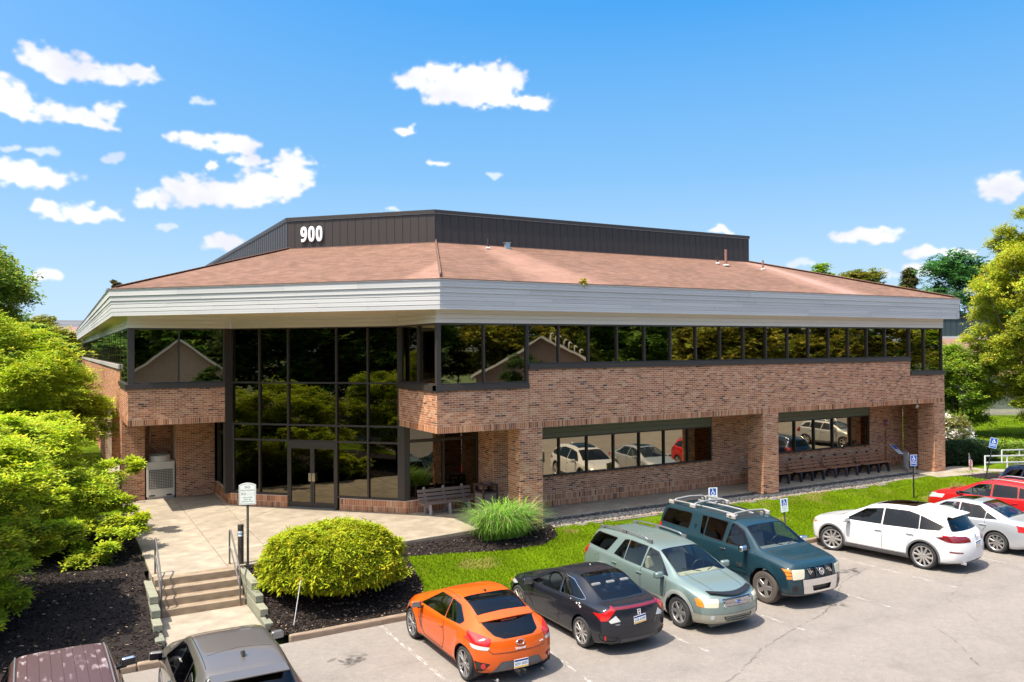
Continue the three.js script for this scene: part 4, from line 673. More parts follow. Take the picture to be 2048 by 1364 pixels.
// ---------------------------------------------------------------- pale green wagon
{ const pg = paint(0.19, 0.255, 0.24, 0.35), gold = paint(0.33, 0.32, 0.26, 0.3), clad = paint(0.34, 0.37, 0.34, 0.3);
makeCar({ name: 'green_wagon', label: 'pale green and tan crossover wagon with roof rails facing the car park', pos: [13.27, lotY, -15.8], turn: NOSE_OUT,
  W: 1.87, WB: 2.868, fo: 0.98, ro: 1.15, R: 0.35, y0: 0.2, bowF: 0.34, bowR: 0.16, rakeF: 0.07, rakeR: 0.04, yF: 0.5, yR: 0.6, flare: 0.03, arch: 0.06,
  top: [[2.41, 0.78], [2.28, 0.87], [1.9, 0.97], [1.28, 1.09], [0.9, 1.28], [0.38, 1.53], [0, 1.6], [-0.9, 1.645], [-1.7, 1.62], [-2.2, 1.56], [-2.4, 1.3], [-2.584, 1.02]],
  belt: [[2.41, 0.74], [2.2, 0.84], [1.28, 1.0], [0, 1.04], [-1.5, 1.1], [-2.3, 1.12], [-2.584, 0.98]],
  wt: [[2.41, 0.66], [1.9, 0.76], [1.28, 0.8], [0.4, 0.66], [-1, 0.67], [-2.2, 0.66], [-2.584, 0.72]], wf: WF(2.41, -2.584, 0.9, 0.95),
  paint: pg, cabin: [1.15, -2.2], seatX: 0.2, rearSeatX: -0.8, mirror: [0.9, 1.02], seats: K.beige, lining: mat(0.3, 0.28, 0.22, 0.9), dash: K.beige,
  wheel: { rim: 0.68, n: 6, w0: 0.16, w1: 0.11 }, handles: [[0.0, 0.92], [-1.0, 0.94]],
  cuts(cut) {
    cut('windscreen', K.clear, 'top', rp([[1.27, -0.7], [1.27, 0.7], [0.42, 0.56], [0.42, -0.56]], 0.05), { frame: 0.02 });
    cut('side_window', K.clear, 'side', rp([[1.0, 1.06], [0.42, 1.44], [0.12, 1.5], [0.1, 1.075]], 0.03), { frame: 0.03 });
    cut('side_window', K.clear, 'side', rp([[0.0, 1.08], [0.02, 1.51], [-0.62, 1.53], [-0.62, 1.1]], 0.02), { frame: 0.026 });
    cut('side_window', K.tint, 'side', rp([[-0.68, 1.1], [-0.68, 1.53], [-0.85, 1.5], [-1.08, 1.14]], 0.02), { frame: 0.02 });
    cut('quarter_window', K.privacy, 'side', rp([[-1.4, 1.15], [-1.15, 1.5], [-2.02, 1.5], [-2.28, 1.18]], 0.05), { frame: 0.02 });
    cut('rear_window', K.privacy, 'rear', rp([[-0.56, 1.5], [0.56, 1.5], [0.64, 1.16], [-0.64, 1.16]], 0.05), { frame: 0.02 });
    cut('tail_light', K.red, 'rear', rp([[0.74, 1.14], [0.95, 1.14], [0.95, 0.86], [0.76, 0.86]], 0.02), { mirror: true, off: 0.006 });
    cut('grille', mat(0.05, 0.05, 0.052, 0.5), 'front', rp([[-0.42, 0.79], [0.42, 0.79], [0.36, 0.62], [-0.36, 0.62]], 0.03), { off: -0.012, frame: 0.022, frameMat: K.chrome, frameName: 'grille_surround' });
    cut('headlight', K.hazyLens, 'front', rp([[0.5, 0.8], [0.8, 0.8], [0.8, 0.62], [0.53, 0.62]], 0.02), { mirror: true, off: 0.004 });
    cut('indicator', K.amber, 'front', [[0.805, 0.795], [0.865, 0.79], [0.865, 0.63], [0.805, 0.63]], { mirror: true, off: 0.005 });
    cut('air_intake', K.trim, 'front', rp([[-0.42, 0.42], [0.42, 0.42], [0.36, 0.31], [-0.36, 0.31]], 0.02), { off: -0.02 });
    cut('fog_light', K.lens, 'front', circle(0.66, 0.4, 0.055, 14), { mirror: true });
    cut('bumper', gold, 'front', [[-1, 0.1], [1, 0.1], [1, 0.47], [-1, 0.47]], { off: 0.01 });
    for (const ax of [1.434, -1.434]) { const P = circle(ax, 0.355, 0.5, 30); cut('wheel_arch_flare', clad, 'side', P, { off: 0.012 }); }
    cut('lower_cladding', gold, 'side', [[1.5, 0.1], [1.5, 0.56], [-2.5, 0.58], [-2.5, 0.1]], { off: 0.006 });
  },
  extra(e) {
    const bug = new THREE.Shape(); bug.moveTo(0, 0);
    const P = []; for (let i = 0; i <= 14; i++) { const z = lerp(-0.62, 0.62, i / 14), h = e.hit('top', 2.33 - 0.2 * (z / 0.62) ** 2, z), k = e.hit('top', 2.2 - 0.2 * (z / 0.62) ** 2, z); P.push([h[0] + 0.03, h[1] + 0.05, z], [k[0], k[1] + 0.012, z]); }
    const g = new THREE.BufferGeometry(), p = [], ix = []; P.forEach((v) => p.push(...v)); P.forEach((v) => p.push(v[0], v[1] - 0.01, v[2])); const n = P.length; for (let i = 0; i < n - 2; i += 2) ix.push(i, i + 2, i + 3, i, i + 3, i + 1, n + i, n + i + 3, n + i + 2, n + i, n + i + 1, n + i + 3, i, n + i + 2, i + 2, i, n + i, n + i + 2);
    g.setAttribute('position', new THREE.Float32BufferAttribute(p, 3)); g.setIndex(ix); g.computeVertexNormals(); e.part('bug_deflector', g, K.black);
    const h = e.hit('front', 0, 0.7), bars = []; for (let i = -9; i <= 9; i++) { for (const s of [1, -1]) bars.push(gbox(0.008, 0.2, 0.009).rotateX(s * 0.75).translate(h[0] - 0.002 - 0.13 * (i * 0.04) ** 2, 0.705, i * 0.04)); } e.part('grille_mesh', mergeGeometries(bars), K.chrome);
    e.stick('emblem', cyl(1, 1, 0.02, 28).rotateX(Math.PI / 2).scale(0.085, 0.036, 1), K.blueFace, 'front', 0, 0.705, 0.012); e.stick('emblem_rim', ring(0.086, 0.037, 0.006), K.chrome, 'front', 0, 0.705, 0.022); e.stick('emblem_script', letters('Ford', 0.032), K.chrome, 'front', 0, 0.705, 0.022);
    for (const s of [1, -1]) {   // roof rails
      const rail = []; for (let i = 0; i <= 10; i++) { const x = lerp(0.02, -2.05, i / 10), q = e.hit('top', x, 0.5); rail.push([x, q[1] + 0.075 - (i === 0 || i === 10 ? 0.06 : 0), s * 0.545]); }
      const o = e.part('roof_rail', tube(rail, 0.022, 40, 8), K.alloy); for (const x of [-0.02, -1.05, -2.0]) part('rail_foot', gbox(0.16, 0.09, 0.05, x, e.hit('top', x, 0.5)[1] + 0.03, s * 0.545), K.grey, o);
    }
    for (let i = -2; i <= 2; i++) { const pts = []; for (let k = 0; k <= 8; k++) { const x = lerp(-0.5, -1.95, k / 8), q = e.hit('top', x, i * 0.15); pts.push([x, q[1] + 0.002, i * 0.15]); } e.part('roof_rib', tube(pts, 0.009, 16, 5), pg); }
    for (const s of [1, -1]) e.part('wiper', tube([[1.2, 1.1, s * 0.1 - 0.1], [1.13, 1.15, s * 0.34 - 0.1], [1.06, 1.19, s * 0.55 - 0.1]], 0.01, 10, 6), K.black);
    e.seam('side', [[0.06, 1.05], [0.06, 0.6], [0.0, 0.32]]); e.seam('side', [[1.0, 1.0], [0.98, 0.5], [0.9, 0.3]]); e.seam('side', [[-0.98, 0.92], [-0.86, 0.6], [-0.86, 0.34]]);
    e.seam('top', [[1.2, 0.5], [2.05, 0.44]]); e.seam('top', [[1.2, -0.5], [2.05, -0.44]]); e.seam('side', [[-1.7, 1.02], [-1.85, 0.94], [-1.8, 0.82], [-1.66, 0.86], [-1.7, 1.02]], 0.006);
    const ih = e.hit('front', 0, 0.36); for (const y of [0.34, 0.385]) e.part('intake_bar', gbox(0.02, 0.012, 0.74, ih[0] - 0.02, y, 0), gold); e.part('chin_spoiler', gbox(0.1, 0.07, 1.2, ih[0] - 0.3, 0.19, 0), K.grey);
  } }); }
// ---------------------------------------------------------------- dark teal full-size SUV
{ const teal = paint(0.007, 0.034, 0.05, 0.2);
makeCar({ name: 'teal_suv', label: 'large dark teal SUV with chrome bumper, three part grille and silver roof rack', pos: [16.32, lotY, -16.18], turn: NOSE_OUT,
  W: 2.0, WB: 3.13, fo: 0.94, ro: 1.19, R: 0.4, y0: 0.28, bowF: 0.24, bowR: 0.1, rakeF: 0.05, rakeR: 0.03, yF: 0.65, yR: 0.7, flare: 0.02, arch: 0.075, inset: 0.01,
  top: [[2.505, 1.02], [2.42, 1.1], [2.0, 1.17], [1.35, 1.27], [1.0, 1.5], [0.62, 1.74], [0.2, 1.83], [-1, 1.87], [-2.3, 1.85], [-2.6, 1.76], [-2.72, 1.3], [-2.755, 1.05]],
  belt: [[2.505, 0.98], [2.2, 1.06], [1.35, 1.17], [0, 1.2], [-1.5, 1.22], [-2.5, 1.24], [-2.755, 1.0]],
  wt: [[2.505, 0.72], [2.0, 0.8], [1.35, 0.84], [0.6, 0.7], [-1, 0.71], [-2.5, 0.72], [-2.755, 0.78]], wf: WF(2.505, -2.755, 0.93, 0.96),
  paint: teal, cabin: [1.2, -2.4], seatX: 0.3, rearSeatX: -0.75, mirror: [0.98, 1.2], mirrorMat: K.chrome, seats: mat(0.33, 0.3, 0.24, 0.9), dash: mat(0.2, 0.2, 0.18, 0.9), lining: mat(0.12, 0.115, 0.1, 0.9),
  wheel: { rim: 0.62, n: 5, w0: 0.2, w1: 0.17 }, rim: K.alloyDark, tyre: K.dust, handles: [[0.14, 1.08]], handleMat: K.chrome,
  cuts(cut) {
    cut('windscreen', K.clear, 'top', rp([[1.33, -0.78], [1.33, 0.78], [0.66, 0.64], [0.66, -0.64]], 0.05), { frame: 0.02 });
    cut('side_window', K.tint, 'side', rp([[1.06, 1.23], [0.68, 1.6], [0.4, 1.71], [0.26, 1.72], [0.2, 1.235]], 0.03), { frame: 0.022 });
    cut('side_window', K.privacy, 'side', rp([[0.06, 1.24], [0.1, 1.73], [-0.62, 1.745], [-0.62, 1.27]], 0.03), { frame: 0.022 });
    cut('side_window', K.privacy, 'side', rp([[-0.67, 1.27], [-0.67, 1.745], [-0.86, 1.74], [-0.8, 1.3]], 0.02), { frame: 0.018 });
    cut('quarter_window', K.privacy, 'side', rp([[-1.28, 1.32], [-1.28, 1.73], [-2.32, 1.72], [-2.45, 1.34]], 0.08), { frame: 0.02 });
    cut('rear_window', K.privacy, 'rear', rp([[-0.62, 1.74], [0.62, 1.74], [0.7, 1.3], [-0.7, 1.3]], 0.05), { frame: 0.02 });
    for (const [a, b, c2, d] of [[-0.15, 0.15, -0.13, 0.13], [0.2, 0.46, 0.18, 0.41], [-0.46, -0.2, -0.41, -0.18]]) cut('grille_opening', K.black, 'front', rp([[a, 1.01], [b, 1.01], [d, 0.76], [c2, 0.76]], 0.02), { off: -0.02, frame: 0.014, frameMat: teal, frameName: 'grille_frame' });
    cut('headlight', K.hazyLens, 'front', rp([[0.52, 0.98], [0.84, 0.98], [0.84, 0.74], [0.55, 0.76]], 0.03), { mirror: true, off: 0.006 });
    for (const y of [0.76, 0.84, 0.92]) cut('indicator', K.amber, 'front', [[0.85, y], [0.93, y], [0.93, y + 0.065], [0.85, y + 0.065]], { mirror: true, off: 0.007 });
    cut('bumper_opening', K.black, 'front', rp([[-0.33, 0.58], [0.33, 0.58], [0.29, 0.45], [-0.29, 0.45]], 0.02), { off: -0.03 });
    cut('chrome_bumper', K.chrome, 'front', [[-0.6, 0.74], [0.6, 0.74], [0.56, 0.4], [-0.56, 0.4]], { off: 0.02 });
    cut('fog_light', K.black, 'front', circle(0.77, 0.53, 0.075, 16), { mirror: true, off: 0.004 });
    cut('air_dam', K.grey, 'front', [[-1, 0.2], [1, 0.2], [1, 0.38], [-1, 0.38]], { off: 0.006 });
    cut('tail_light', K.red, 'rear', rp([[0.76, 1.3], [0.98, 1.3], [0.98, 0.86], [0.8, 0.86]], 0.02), { mirror: true, off: 0.006 });
    cut('side_moulding', teal, 'side', rp([[0.98, 0.6], [0.98, 0.7], [-1.0, 0.7], [-1.0, 0.6]], 0.03), { off: 0.018 });
  },
  extra(e) {
    const h = e.hit('front', 0, 0.88), bars = []; for (const [c0, w] of [[0, 0.13], [0.31, 0.11], [-0.31, 0.11]]) for (let i = -3; i <= 3; i++) bars.push(gbox(0.008, 0.13, 0.014).rotateX(0.75).translate(h[0] - 0.008 - 0.26 * c0 * c0, 0.88 + (i % 2) * 0.06, c0 + i * w / 3.5)); e.part('grille_mesh', mergeGeometries(bars), K.chrome);
    e.stick('emblem', mergeGeometries([ring(0.075, 0.075, 0.012).toNonIndexed(), bar(0.19, 0.035, 0.012).toNonIndexed()]), K.chrome, 'front', 0, 0.89, 0.012);
    for (const s of [1, -1]) {
      const V8 = letters('V8', 0.11, 0.008); const q = e.hit('side', 0.74, 0.78); e.part('lettering', V8, K.chrome, [0.74, 0.78, s * (q[2] + 0.006)], [0, s > 0 ? 0 : Math.PI, 0]);
      const rail = (x0, x1) => { const P = []; for (let i = 0; i <= 8; i++) { const x = lerp(x0, x1, i / 8), q2 = e.hit('top', x, 0.6); P.push([x, q2[1] + 0.1 - (i === 0 || i === 8 ? 0.09 : 0), s * 0.63]); } const o = e.part('roof_rail', tube(P, 0.028, 30, 8), mat(0.3, 0.29, 0.28, 0.5, { metalness: 0.3 })); for (const x of [x0 - 0.05, x1 + 0.05]) part('rail_foot', new RoundedBoxGeometry(0.22, 0.12, 0.08, 2, 0.03).translate(x, e.hit('top', x, 0.6)[1] + 0.05, s * 0.63), mat(0.36, 0.34, 0.32, 0.55), o); };
      rail(0.2, -0.0); rail(-1.35, -2.35);
    }
    for (const [x, n] of [[0.12, 0], [-1.4, 1], [-2.25, 2]]) { const y = e.hit('top', x, 0)[1]; e.part('roof_crossbar', tube([[x, y + 0.02, -0.63], [x, y + 0.1, -0.5], [x, y + 0.13, 0], [x, y + 0.1, 0.5], [x, y + 0.02, 0.63]], 0.03, 24, 8), mat(0.3, 0.29, 0.28, 0.5, { metalness: 0.3 })); }
    for (let i = -1; i <= 1; i += 2) { const pts = []; for (let k = 0; k <= 8; k++) { const x = lerp(0.0, -2.2, k / 8), q = e.hit('top', x, i * 0.3); pts.push([x, q[1] + 0.004, i * 0.3]); } e.part('roof_slat', tube(pts, 0.016, 16, 6), mat(0.4, 0.39, 0.38, 0.5)); }
    for (const s of [1, -1]) e.part('wiper', tube([[1.28, 1.28, s * 0.1 - 0.1], [1.2, 1.34, s * 0.4 - 0.1], [1.13, 1.4, s * 0.6 - 0.1]], 0.011, 10, 6), K.black);
    e.seam('side', [[0.22, 1.2], [0.22, 0.7], [0.1, 0.42]]); e.seam('side', [[1.06, 1.18], [1.04, 0.6], [0.95, 0.4]]); e.seam('top', [[1.3, 0.62], [2.3, 0.56]]); e.seam('top', [[1.3, -0.62], [2.3, -0.56]]);
    for (const s of [1, -1]) { const q = e.hit('side', -1.0, 1.42); e.part('rear_door_handle', new RoundedBoxGeometry(0.05, 0.16, 0.03, 2, 0.012), teal, [-1.03, 1.43, s * (q[2] + 0.01)]); }
  } }); }
// ---------------------------------------------------------------- white crossover
{ const wh = paint(0.66, 0.66, 0.67, 0.0);
makeCar({ name: 'white_crossover', label: 'white crossover with black sunroof and dark wheel arch trim', pos: [22.28, lotY, -16.08], turn: 98.8 * Math.PI / 180,
  W: 1.915, WB: 2.825, fo: 0.95, ro: 1.11, R: 0.375, y0: 0.21, bowF: 0.4, bowR: 0.3, rakeF: 0.08, rakeR: 0.1, yF: 0.6, yR: 0.62, flare: 0.02, arch: 0.05, steer: 0.3,
  top: [[2.36, 0.84], [2.2, 0.93], [1.8, 1.02], [1.2, 1.12], [0.85, 1.3], [0.35, 1.54], [-0.2, 1.65], [-0.9, 1.68], [-1.6, 1.63], [-2.0, 1.54], [-2.32, 1.18], [-2.52, 1.04]],
  belt: [[2.36, 0.8], [2.1, 0.9], [1.2, 1.02], [0, 1.06], [-0.9, 1.1], [-1.5, 1.17], [-2.2, 1.14], [-2.52, 0.98]],
  wt: [[2.36, 0.64], [1.8, 0.76], [1.2, 0.79], [0.4, 0.63], [-0.9, 0.63], [-1.9, 0.6], [-2.52, 0.72]], wf: WF(2.36, -2.52, 0.87, 0.92),
  paint: wh, cabin: [1.05, -2.0], seatX: 0.15, rearSeatX: -0.8, mirror: [0.84, 1.02],
  wheel: { rim: 0.76, n: 5, split: 0.3, w0: 0.14, w1: 0.085, twist: 0.2 }, handles: [[-0.1, 0.9], [-1.05, 0.95]], handleMat: K.chrome,
  cuts(cut) {
    cut('windscreen', K.tint, 'top', rp([[1.18, -0.7], [1.18, 0.7], [0.4, 0.56], [0.4, -0.56]], 0.05), { frame: 0.02 });
    cut('sunroof', K.privacy, 'top', rp([[0.18, -0.46], [0.18, 0.46], [-1.0, 0.46], [-1.0, -0.46]], 0.05), { off: 0.001 });
    cut('side_window', K.privacy, 'side', rp([[0.98, 1.06], [0.4, 1.42], [-0.14, 1.52], [-0.16, 1.09]], 0.03), { frame: 0.022 });
    cut('side_window', K.privacy, 'side', rp([[-0.24, 1.08], [-0.22, 1.53], [-0.9, 1.54], [-1.22, 1.49], [-1.28, 1.13]], 0.03), { frame: 0.022 });
    cut('quarter_window', K.privacy, 'side', rp([[-1.33, 1.14], [-1.28, 1.48], [-1.95, 1.28], [-1.85, 1.17]], 0.02), { frame: 0.02 });
    cut('rear_window', K.privacy, 'rear', rp([[-0.56, 1.49], [0.56, 1.49], [0.7, 1.16], [-0.7, 1.16]], 0.05), { frame: 0.03 });
    cut('tail_light', K.darkRed, 'side', [[-1.78, 0.98], [-2.2, 1.06], [-2.6, 1.0], [-2.6, 0.88], [-2.1, 0.88]], { off: 0.008 });
    cut('tail_light', K.red, 'rear', [[0.5, 1.0], [0.92, 1.06], [0.95, 0.94], [0.62, 0.9]], { mirror: true, off: 0.008 });
    cut('rear_reflector', K.darkRed, 'rear', [[0.66, 0.62], [0.9, 0.64], [0.9, 0.6], [0.66, 0.59]], { mirror: true, off: 0.004 });
    cut('bumper_trim', K.grey, 'rear', [[-1, 0.1], [1, 0.1], [1, 0.5], [0.5, 0.44], [-0.5, 0.44], [-1, 0.5]], { off: 0.006 });
    cut('headlight', K.lens, 'front', rp([[0.5, 0.82], [0.9, 0.92], [0.93, 0.84], [0.6, 0.74]], 0.02), { mirror: true }); cut('grille', K.black, 'front', [[-0.4, 0.82], [0.4, 0.82], [0.28, 0.5], [-0.28, 0.5]], { off: -0.01, frame: 0.02, frameMat: K.chrome, frameName: 'grille_surround' });
    cut('headlight', K.lens, 'side', [[1.75, 0.9], [2.1, 0.86], [2.3, 0.8], [2.1, 0.78]], { off: 0.004 });
    for (const ax of [1.4125, -1.4125]) cut('wheel_arch_trim', K.grey, 'side', circle(ax, 0.38, 0.475, 28), { off: 0.008 });
    cut('sill_trim', K.grey, 'side', [[1.1, 0.1], [1.1, 0.36], [-1.1, 0.36], [-1.1, 0.1]], { off: 0.006 });
  },
  extra(e) {
    const h = e.hit('rear', 0, 0.8); plateMesh(e.car, 'LMB-7413', [h[0] - 0.014, 0.8, 0], [0, -Math.PI / 2, 0.08]);
    e.stick('emblem', mergeGeometries([ring(0.06, 0.06, 0.01).toNonIndexed(), bar(0.15, 0.025, 0.01).toNonIndexed()]), K.chrome, 'rear', 0, 1.0, 0.008);
    e.part('spoiler', new RoundedBoxGeometry(0.24, 0.028, 1.1, 2, 0.013).rotateZ(0.16).translate(-1.97, 1.54, 0), wh);
    e.part('exhaust_tip', cyl(0.045, 0.045, 0.12, 16).rotateZ(Math.PI / 2).translate(e.xr + 0.14, 0.3, -0.6), K.chrome); fin(e, -1.55, wh, 0.9);
    for (const s of [1, -1]) { e.part('chrome_strip', gbox(1.9, 0.03, 0.012, 0, 0.37, s * (e.hit('side', 0, 0.37)[2] + 0.008)), K.chrome); }
    e.seam('side', [[-0.2, 1.06], [-0.22, 0.7], [-0.2, 0.38]]); e.seam('side', [[0.98, 1.0], [0.96, 0.6], [0.9, 0.38]]); e.seam('side', [[-1.26, 1.12], [-1.12, 0.85], [-0.96, 0.6], [-0.94, 0.4]]); e.seam('top', [[1.15, 0.52], [2.0, 0.46]]); e.seam('top', [[1.15, -0.52], [2.0, -0.46]]);
    for (const s of [1, -1]) e.part('side_marker', gbox(0.12, 0.045, 0.01), K.amber, [1.98, 0.83, s * (e.hit('side', 1.98, 0.83)[2] + 0.006)]);
  } }); }
// ---------------------------------------------------------------- silver saloon
{ const sv = paint(0.5, 0.52, 0.55, 0.45);
makeCar({ name: 'silver_saloon', label: 'silver four door saloon with dark sunroof beside the white crossover', pos: [25.9, lotY, -16.0], turn: 96 * Math.PI / 180,
  W: 1.82, WB: 2.775, fo: 0.97, ro: 1.07, R: 0.325, y0: 0.17, bowF: 0.38, bowR: 0.24, rakeF: 0.08, rakeR: 0.05, yR: 0.6,
  top: [[2.36, 0.64], [2.2, 0.76], [1.7, 0.88], [1.1, 0.98], [0.7, 1.18], [0.2, 1.4], [-0.3, 1.465], [-0.8, 1.44], [-1.2, 1.3], [-1.72, 1.07], [-2.2, 1.04], [-2.46, 0.98]],
  belt: [[2.36, 0.6], [2.0, 0.74], [1.1, 0.9], [0, 0.94], [-1, 0.98], [-1.7, 1.0], [-2.46, 0.93]],
  wt: [[2.36, 0.64], [1.7, 0.76], [1.1, 0.79], [0.2, 0.63], [-0.8, 0.62], [-1.3, 0.63], [-1.8, 0.76], [-2.46, 0.78]], wf: WF(2.36, -2.46, 0.88, 0.93),
  paint: sv, cabin: [0.95, -1.4], seatX: 0.1, rearSeatX: -0.75, rearSeatH: 0.46, mirror: [0.76, 0.92], seats: mat(0.36, 0.36, 0.34, 0.9), lining: mat(0.25, 0.25, 0.24, 0.9),
  wheel: { rim: 0.72, n: 9, w0: 0.09, w1: 0.09 }, handles: [[-0.1, 0.8], [-1.0, 0.83]],
  cuts(cut) {
    cut('windscreen', K.clear, 'top', rp([[1.08, -0.66], [1.08, 0.66], [0.24, 0.52], [0.24, -0.52]], 0.05), { frame: 0.02 });
    cut('sunroof', K.privacy, 'top', rp([[0.06, -0.4], [0.06, 0.4], [-0.5, 0.4], [-0.5, -0.4]], 0.06), { off: 0.001 });
    cut('side_window', K.clear, 'side', rp([[0.86, 0.94], [0.24, 1.3], [-0.18, 1.36], [-0.2, 0.97]], 0.03), { frame: 0.022 });
    cut('side_window', K.tint, 'side', rp([[-0.27, 0.975], [-0.26, 1.365], [-0.82, 1.33], [-1.02, 1.2], [-1.02, 1.0]], 0.03), { frame: 0.02 });
    cut('quarter_window', K.tint, 'side', rp([[-1.06, 1.0], [-1.06, 1.18], [-1.4, 1.02]], 0.02), { frame: 0.015 });
    cut('rear_window', K.tint, 'top', rp([[-0.84, -0.52], [-0.84, 0.52], [-1.62, 0.58], [-1.62, -0.58]], 0.06), { frame: 0.02 });
    cut('tail_light', K.red, 'rear', [[0.56, 0.92], [0.95, 0.94], [0.95, 0.74], [0.6, 0.76]], { mirror: true, off: 0.006 }); cut('tail_light_wrap', K.red, 'side', [[-2.12, 0.93], [-2.5, 0.93], [-2.5, 0.76], [-2.3, 0.76]], { off: 0.006 });
    cut('headlight', K.lens, 'front', rp([[0.46, 0.66], [0.88, 0.78], [0.9, 0.64], [0.55, 0.58]], 0.02), { mirror: true });
  },
  extra(e) { e.seam('side', [[-0.24, 0.94], [-0.26, 0.6], [-0.22, 0.3]]); e.seam('side', [[0.88, 0.9], [0.86, 0.5], [0.8, 0.3]]); e.seam('side', [[-1.04, 0.98], [-1.1, 0.78], [-0.94, 0.55], [-0.9, 0.32]]); e.seam('top', [[-1.7, 0.6], [-2.3, 0.6]]); const h = e.hit('rear', 0, 0.82); plateMesh(e.car, 'JTR-3826', [h[0] - 0.014, 0.8, 0], [0, -Math.PI / 2, 0.05]); } }); }
// ---------------------------------------------------------------- red crossover
{ const rd = paint(0.5, 0.006, 0.008, 0.1);
const redSpec = { name: 'red_crossover', label: 'bright red crossover with silver roof rails beside the white ramp railing', pos: [29.3, lotY, -16.9], turn: 96 * Math.PI / 180,
  W: 1.84, WB: 2.69, fo: 0.92, ro: 0.92, R: 0.345, y0: 0.2, bowF: 0.42, bowR: 0.24, rakeF: 0.08, rakeR: 0.06, yF: 0.55, yR: 0.6,
  top: [[2.265, 0.82], [2.1, 0.95], [1.7, 1.06], [1.1, 1.18], [0.7, 1.36], [0.2, 1.56], [-0.4, 1.63], [-1.2, 1.6], [-1.8, 1.52], [-2.1, 1.2], [-2.265, 1.0]],
  belt: [[2.265, 0.78], [2.0, 0.9], [1.1, 1.04], [0, 1.08], [-1, 1.13], [-1.8, 1.17], [-2.265, 0.98]],
  wt: [[2.265, 0.64], [1.7, 0.76], [1.1, 0.8], [0.2, 0.66], [-1, 0.66], [-1.8, 0.64], [-2.265, 0.72]], wf: WF(2.265, -2.265, 0.87, 0.93),
  paint: rd, cabin: [1.0, -1.8], seatX: 0.1, rearSeatX: -0.75, mirror: [0.78, 1.06], mirrorMat: K.black, wheel: { rim: 0.7, n: 5, w0: 0.2, w1: 0.12 }, handles: [[-0.1, 0.94], [-1, 0.98]],
  cuts(cut) {
    cut('windscreen', K.clear, 'top', rp([[1.08, -0.68], [1.08, 0.68], [0.24, 0.55], [0.24, -0.55]], 0.05), { frame: 0.02 });
    cut('side_window', K.clear, 'side', rp([[0.9, 1.07], [0.26, 1.44], [-0.16, 1.5], [-0.18, 1.1]], 0.03), { frame: 0.025 });
    cut('side_window', K.privacy, 'side', rp([[-0.27, 1.11], [-0.25, 1.51], [-1.0, 1.5], [-1.06, 1.15]], 0.03), { frame: 0.022 });
    cut('quarter_window', K.privacy, 'side', rp([[-1.12, 1.16], [-1.08, 1.49], [-1.5, 1.42], [-1.72, 1.22]], 0.03), { frame: 0.018 });
    cut('rear_window', K.privacy, 'rear', rp([[-0.54, 1.46], [0.54, 1.46], [0.62, 1.18], [-0.62, 1.18]], 0.04), { frame: 0.02 });
    cut('headlight', K.lens, 'front', rp([[0.46, 0.82], [0.9, 0.98], [0.93, 0.84], [0.6, 0.72]], 0.02), { mirror: true }); cut('headlight_wrap', K.lens, 'side', [[1.7, 0.97], [2.0, 0.93], [2.2, 0.84], [2.0, 0.82]], { off: 0.004 });
    cut('tail_light', K.darkRed, 'rear', [[0.6, 1.12], [0.95, 1.14], [0.95, 0.86], [0.7, 0.86]], { mirror: true, off: 0.006 }); cut('sill_trim', K.grey, 'side', [[2.2, 0.1], [2.2, 0.36], [-2.2, 0.36], [-2.2, 0.1]], { off: 0.004 });
  },
  extra(e) { for (const s of [1, -1]) { const P = []; for (let i = 0; i <= 10; i++) { const x = lerp(0.05, -1.7, i / 10), q = e.hit('top', x, 0.5); P.push([x, q[1] + 0.07 - (i === 0 || i === 10 ? 0.06 : 0), s * 0.54]); } e.part('roof_rail', tube(P, 0.02, 30, 8), K.alloy); } e.seam('side', [[-0.22, 1.06], [-0.24, 0.7], [-0.2, 0.38]]); e.seam('side', [[0.92, 1.04], [0.9, 0.6], [0.84, 0.38]]); e.part('wiper', tube([[1.04, 1.19, -0.3], [0.97, 1.24, 0], [0.9, 1.28, 0.25]], 0.011, 10, 6), K.black); } };
makeCar(redSpec);
const navy = paint(0.006, 0.014, 0.05, 0.3);
makeCar({ ...redSpec, name: 'navy_suv', label: 'dark blue SUV with chrome window trim beyond the red crossover', pos: [33.9, lotY, -17.0], turn: NOSE_OUT, paint: navy, mirrorMat: navy, wheel: { rim: 0.7, n: 5, w0: 0.2, w1: 0.12 } });
const silver2 = paint(0.45, 0.45, 0.46, 0.45);
makeCar({ ...redSpec, name: 'silver_suv', label: 'silver SUV mirrored in the ground floor windows behind the benches', pos: [43.6, lotY, -13.0], turn: 82 * Math.PI / 180, paint: silver2, mirrorMat: silver2 }); }
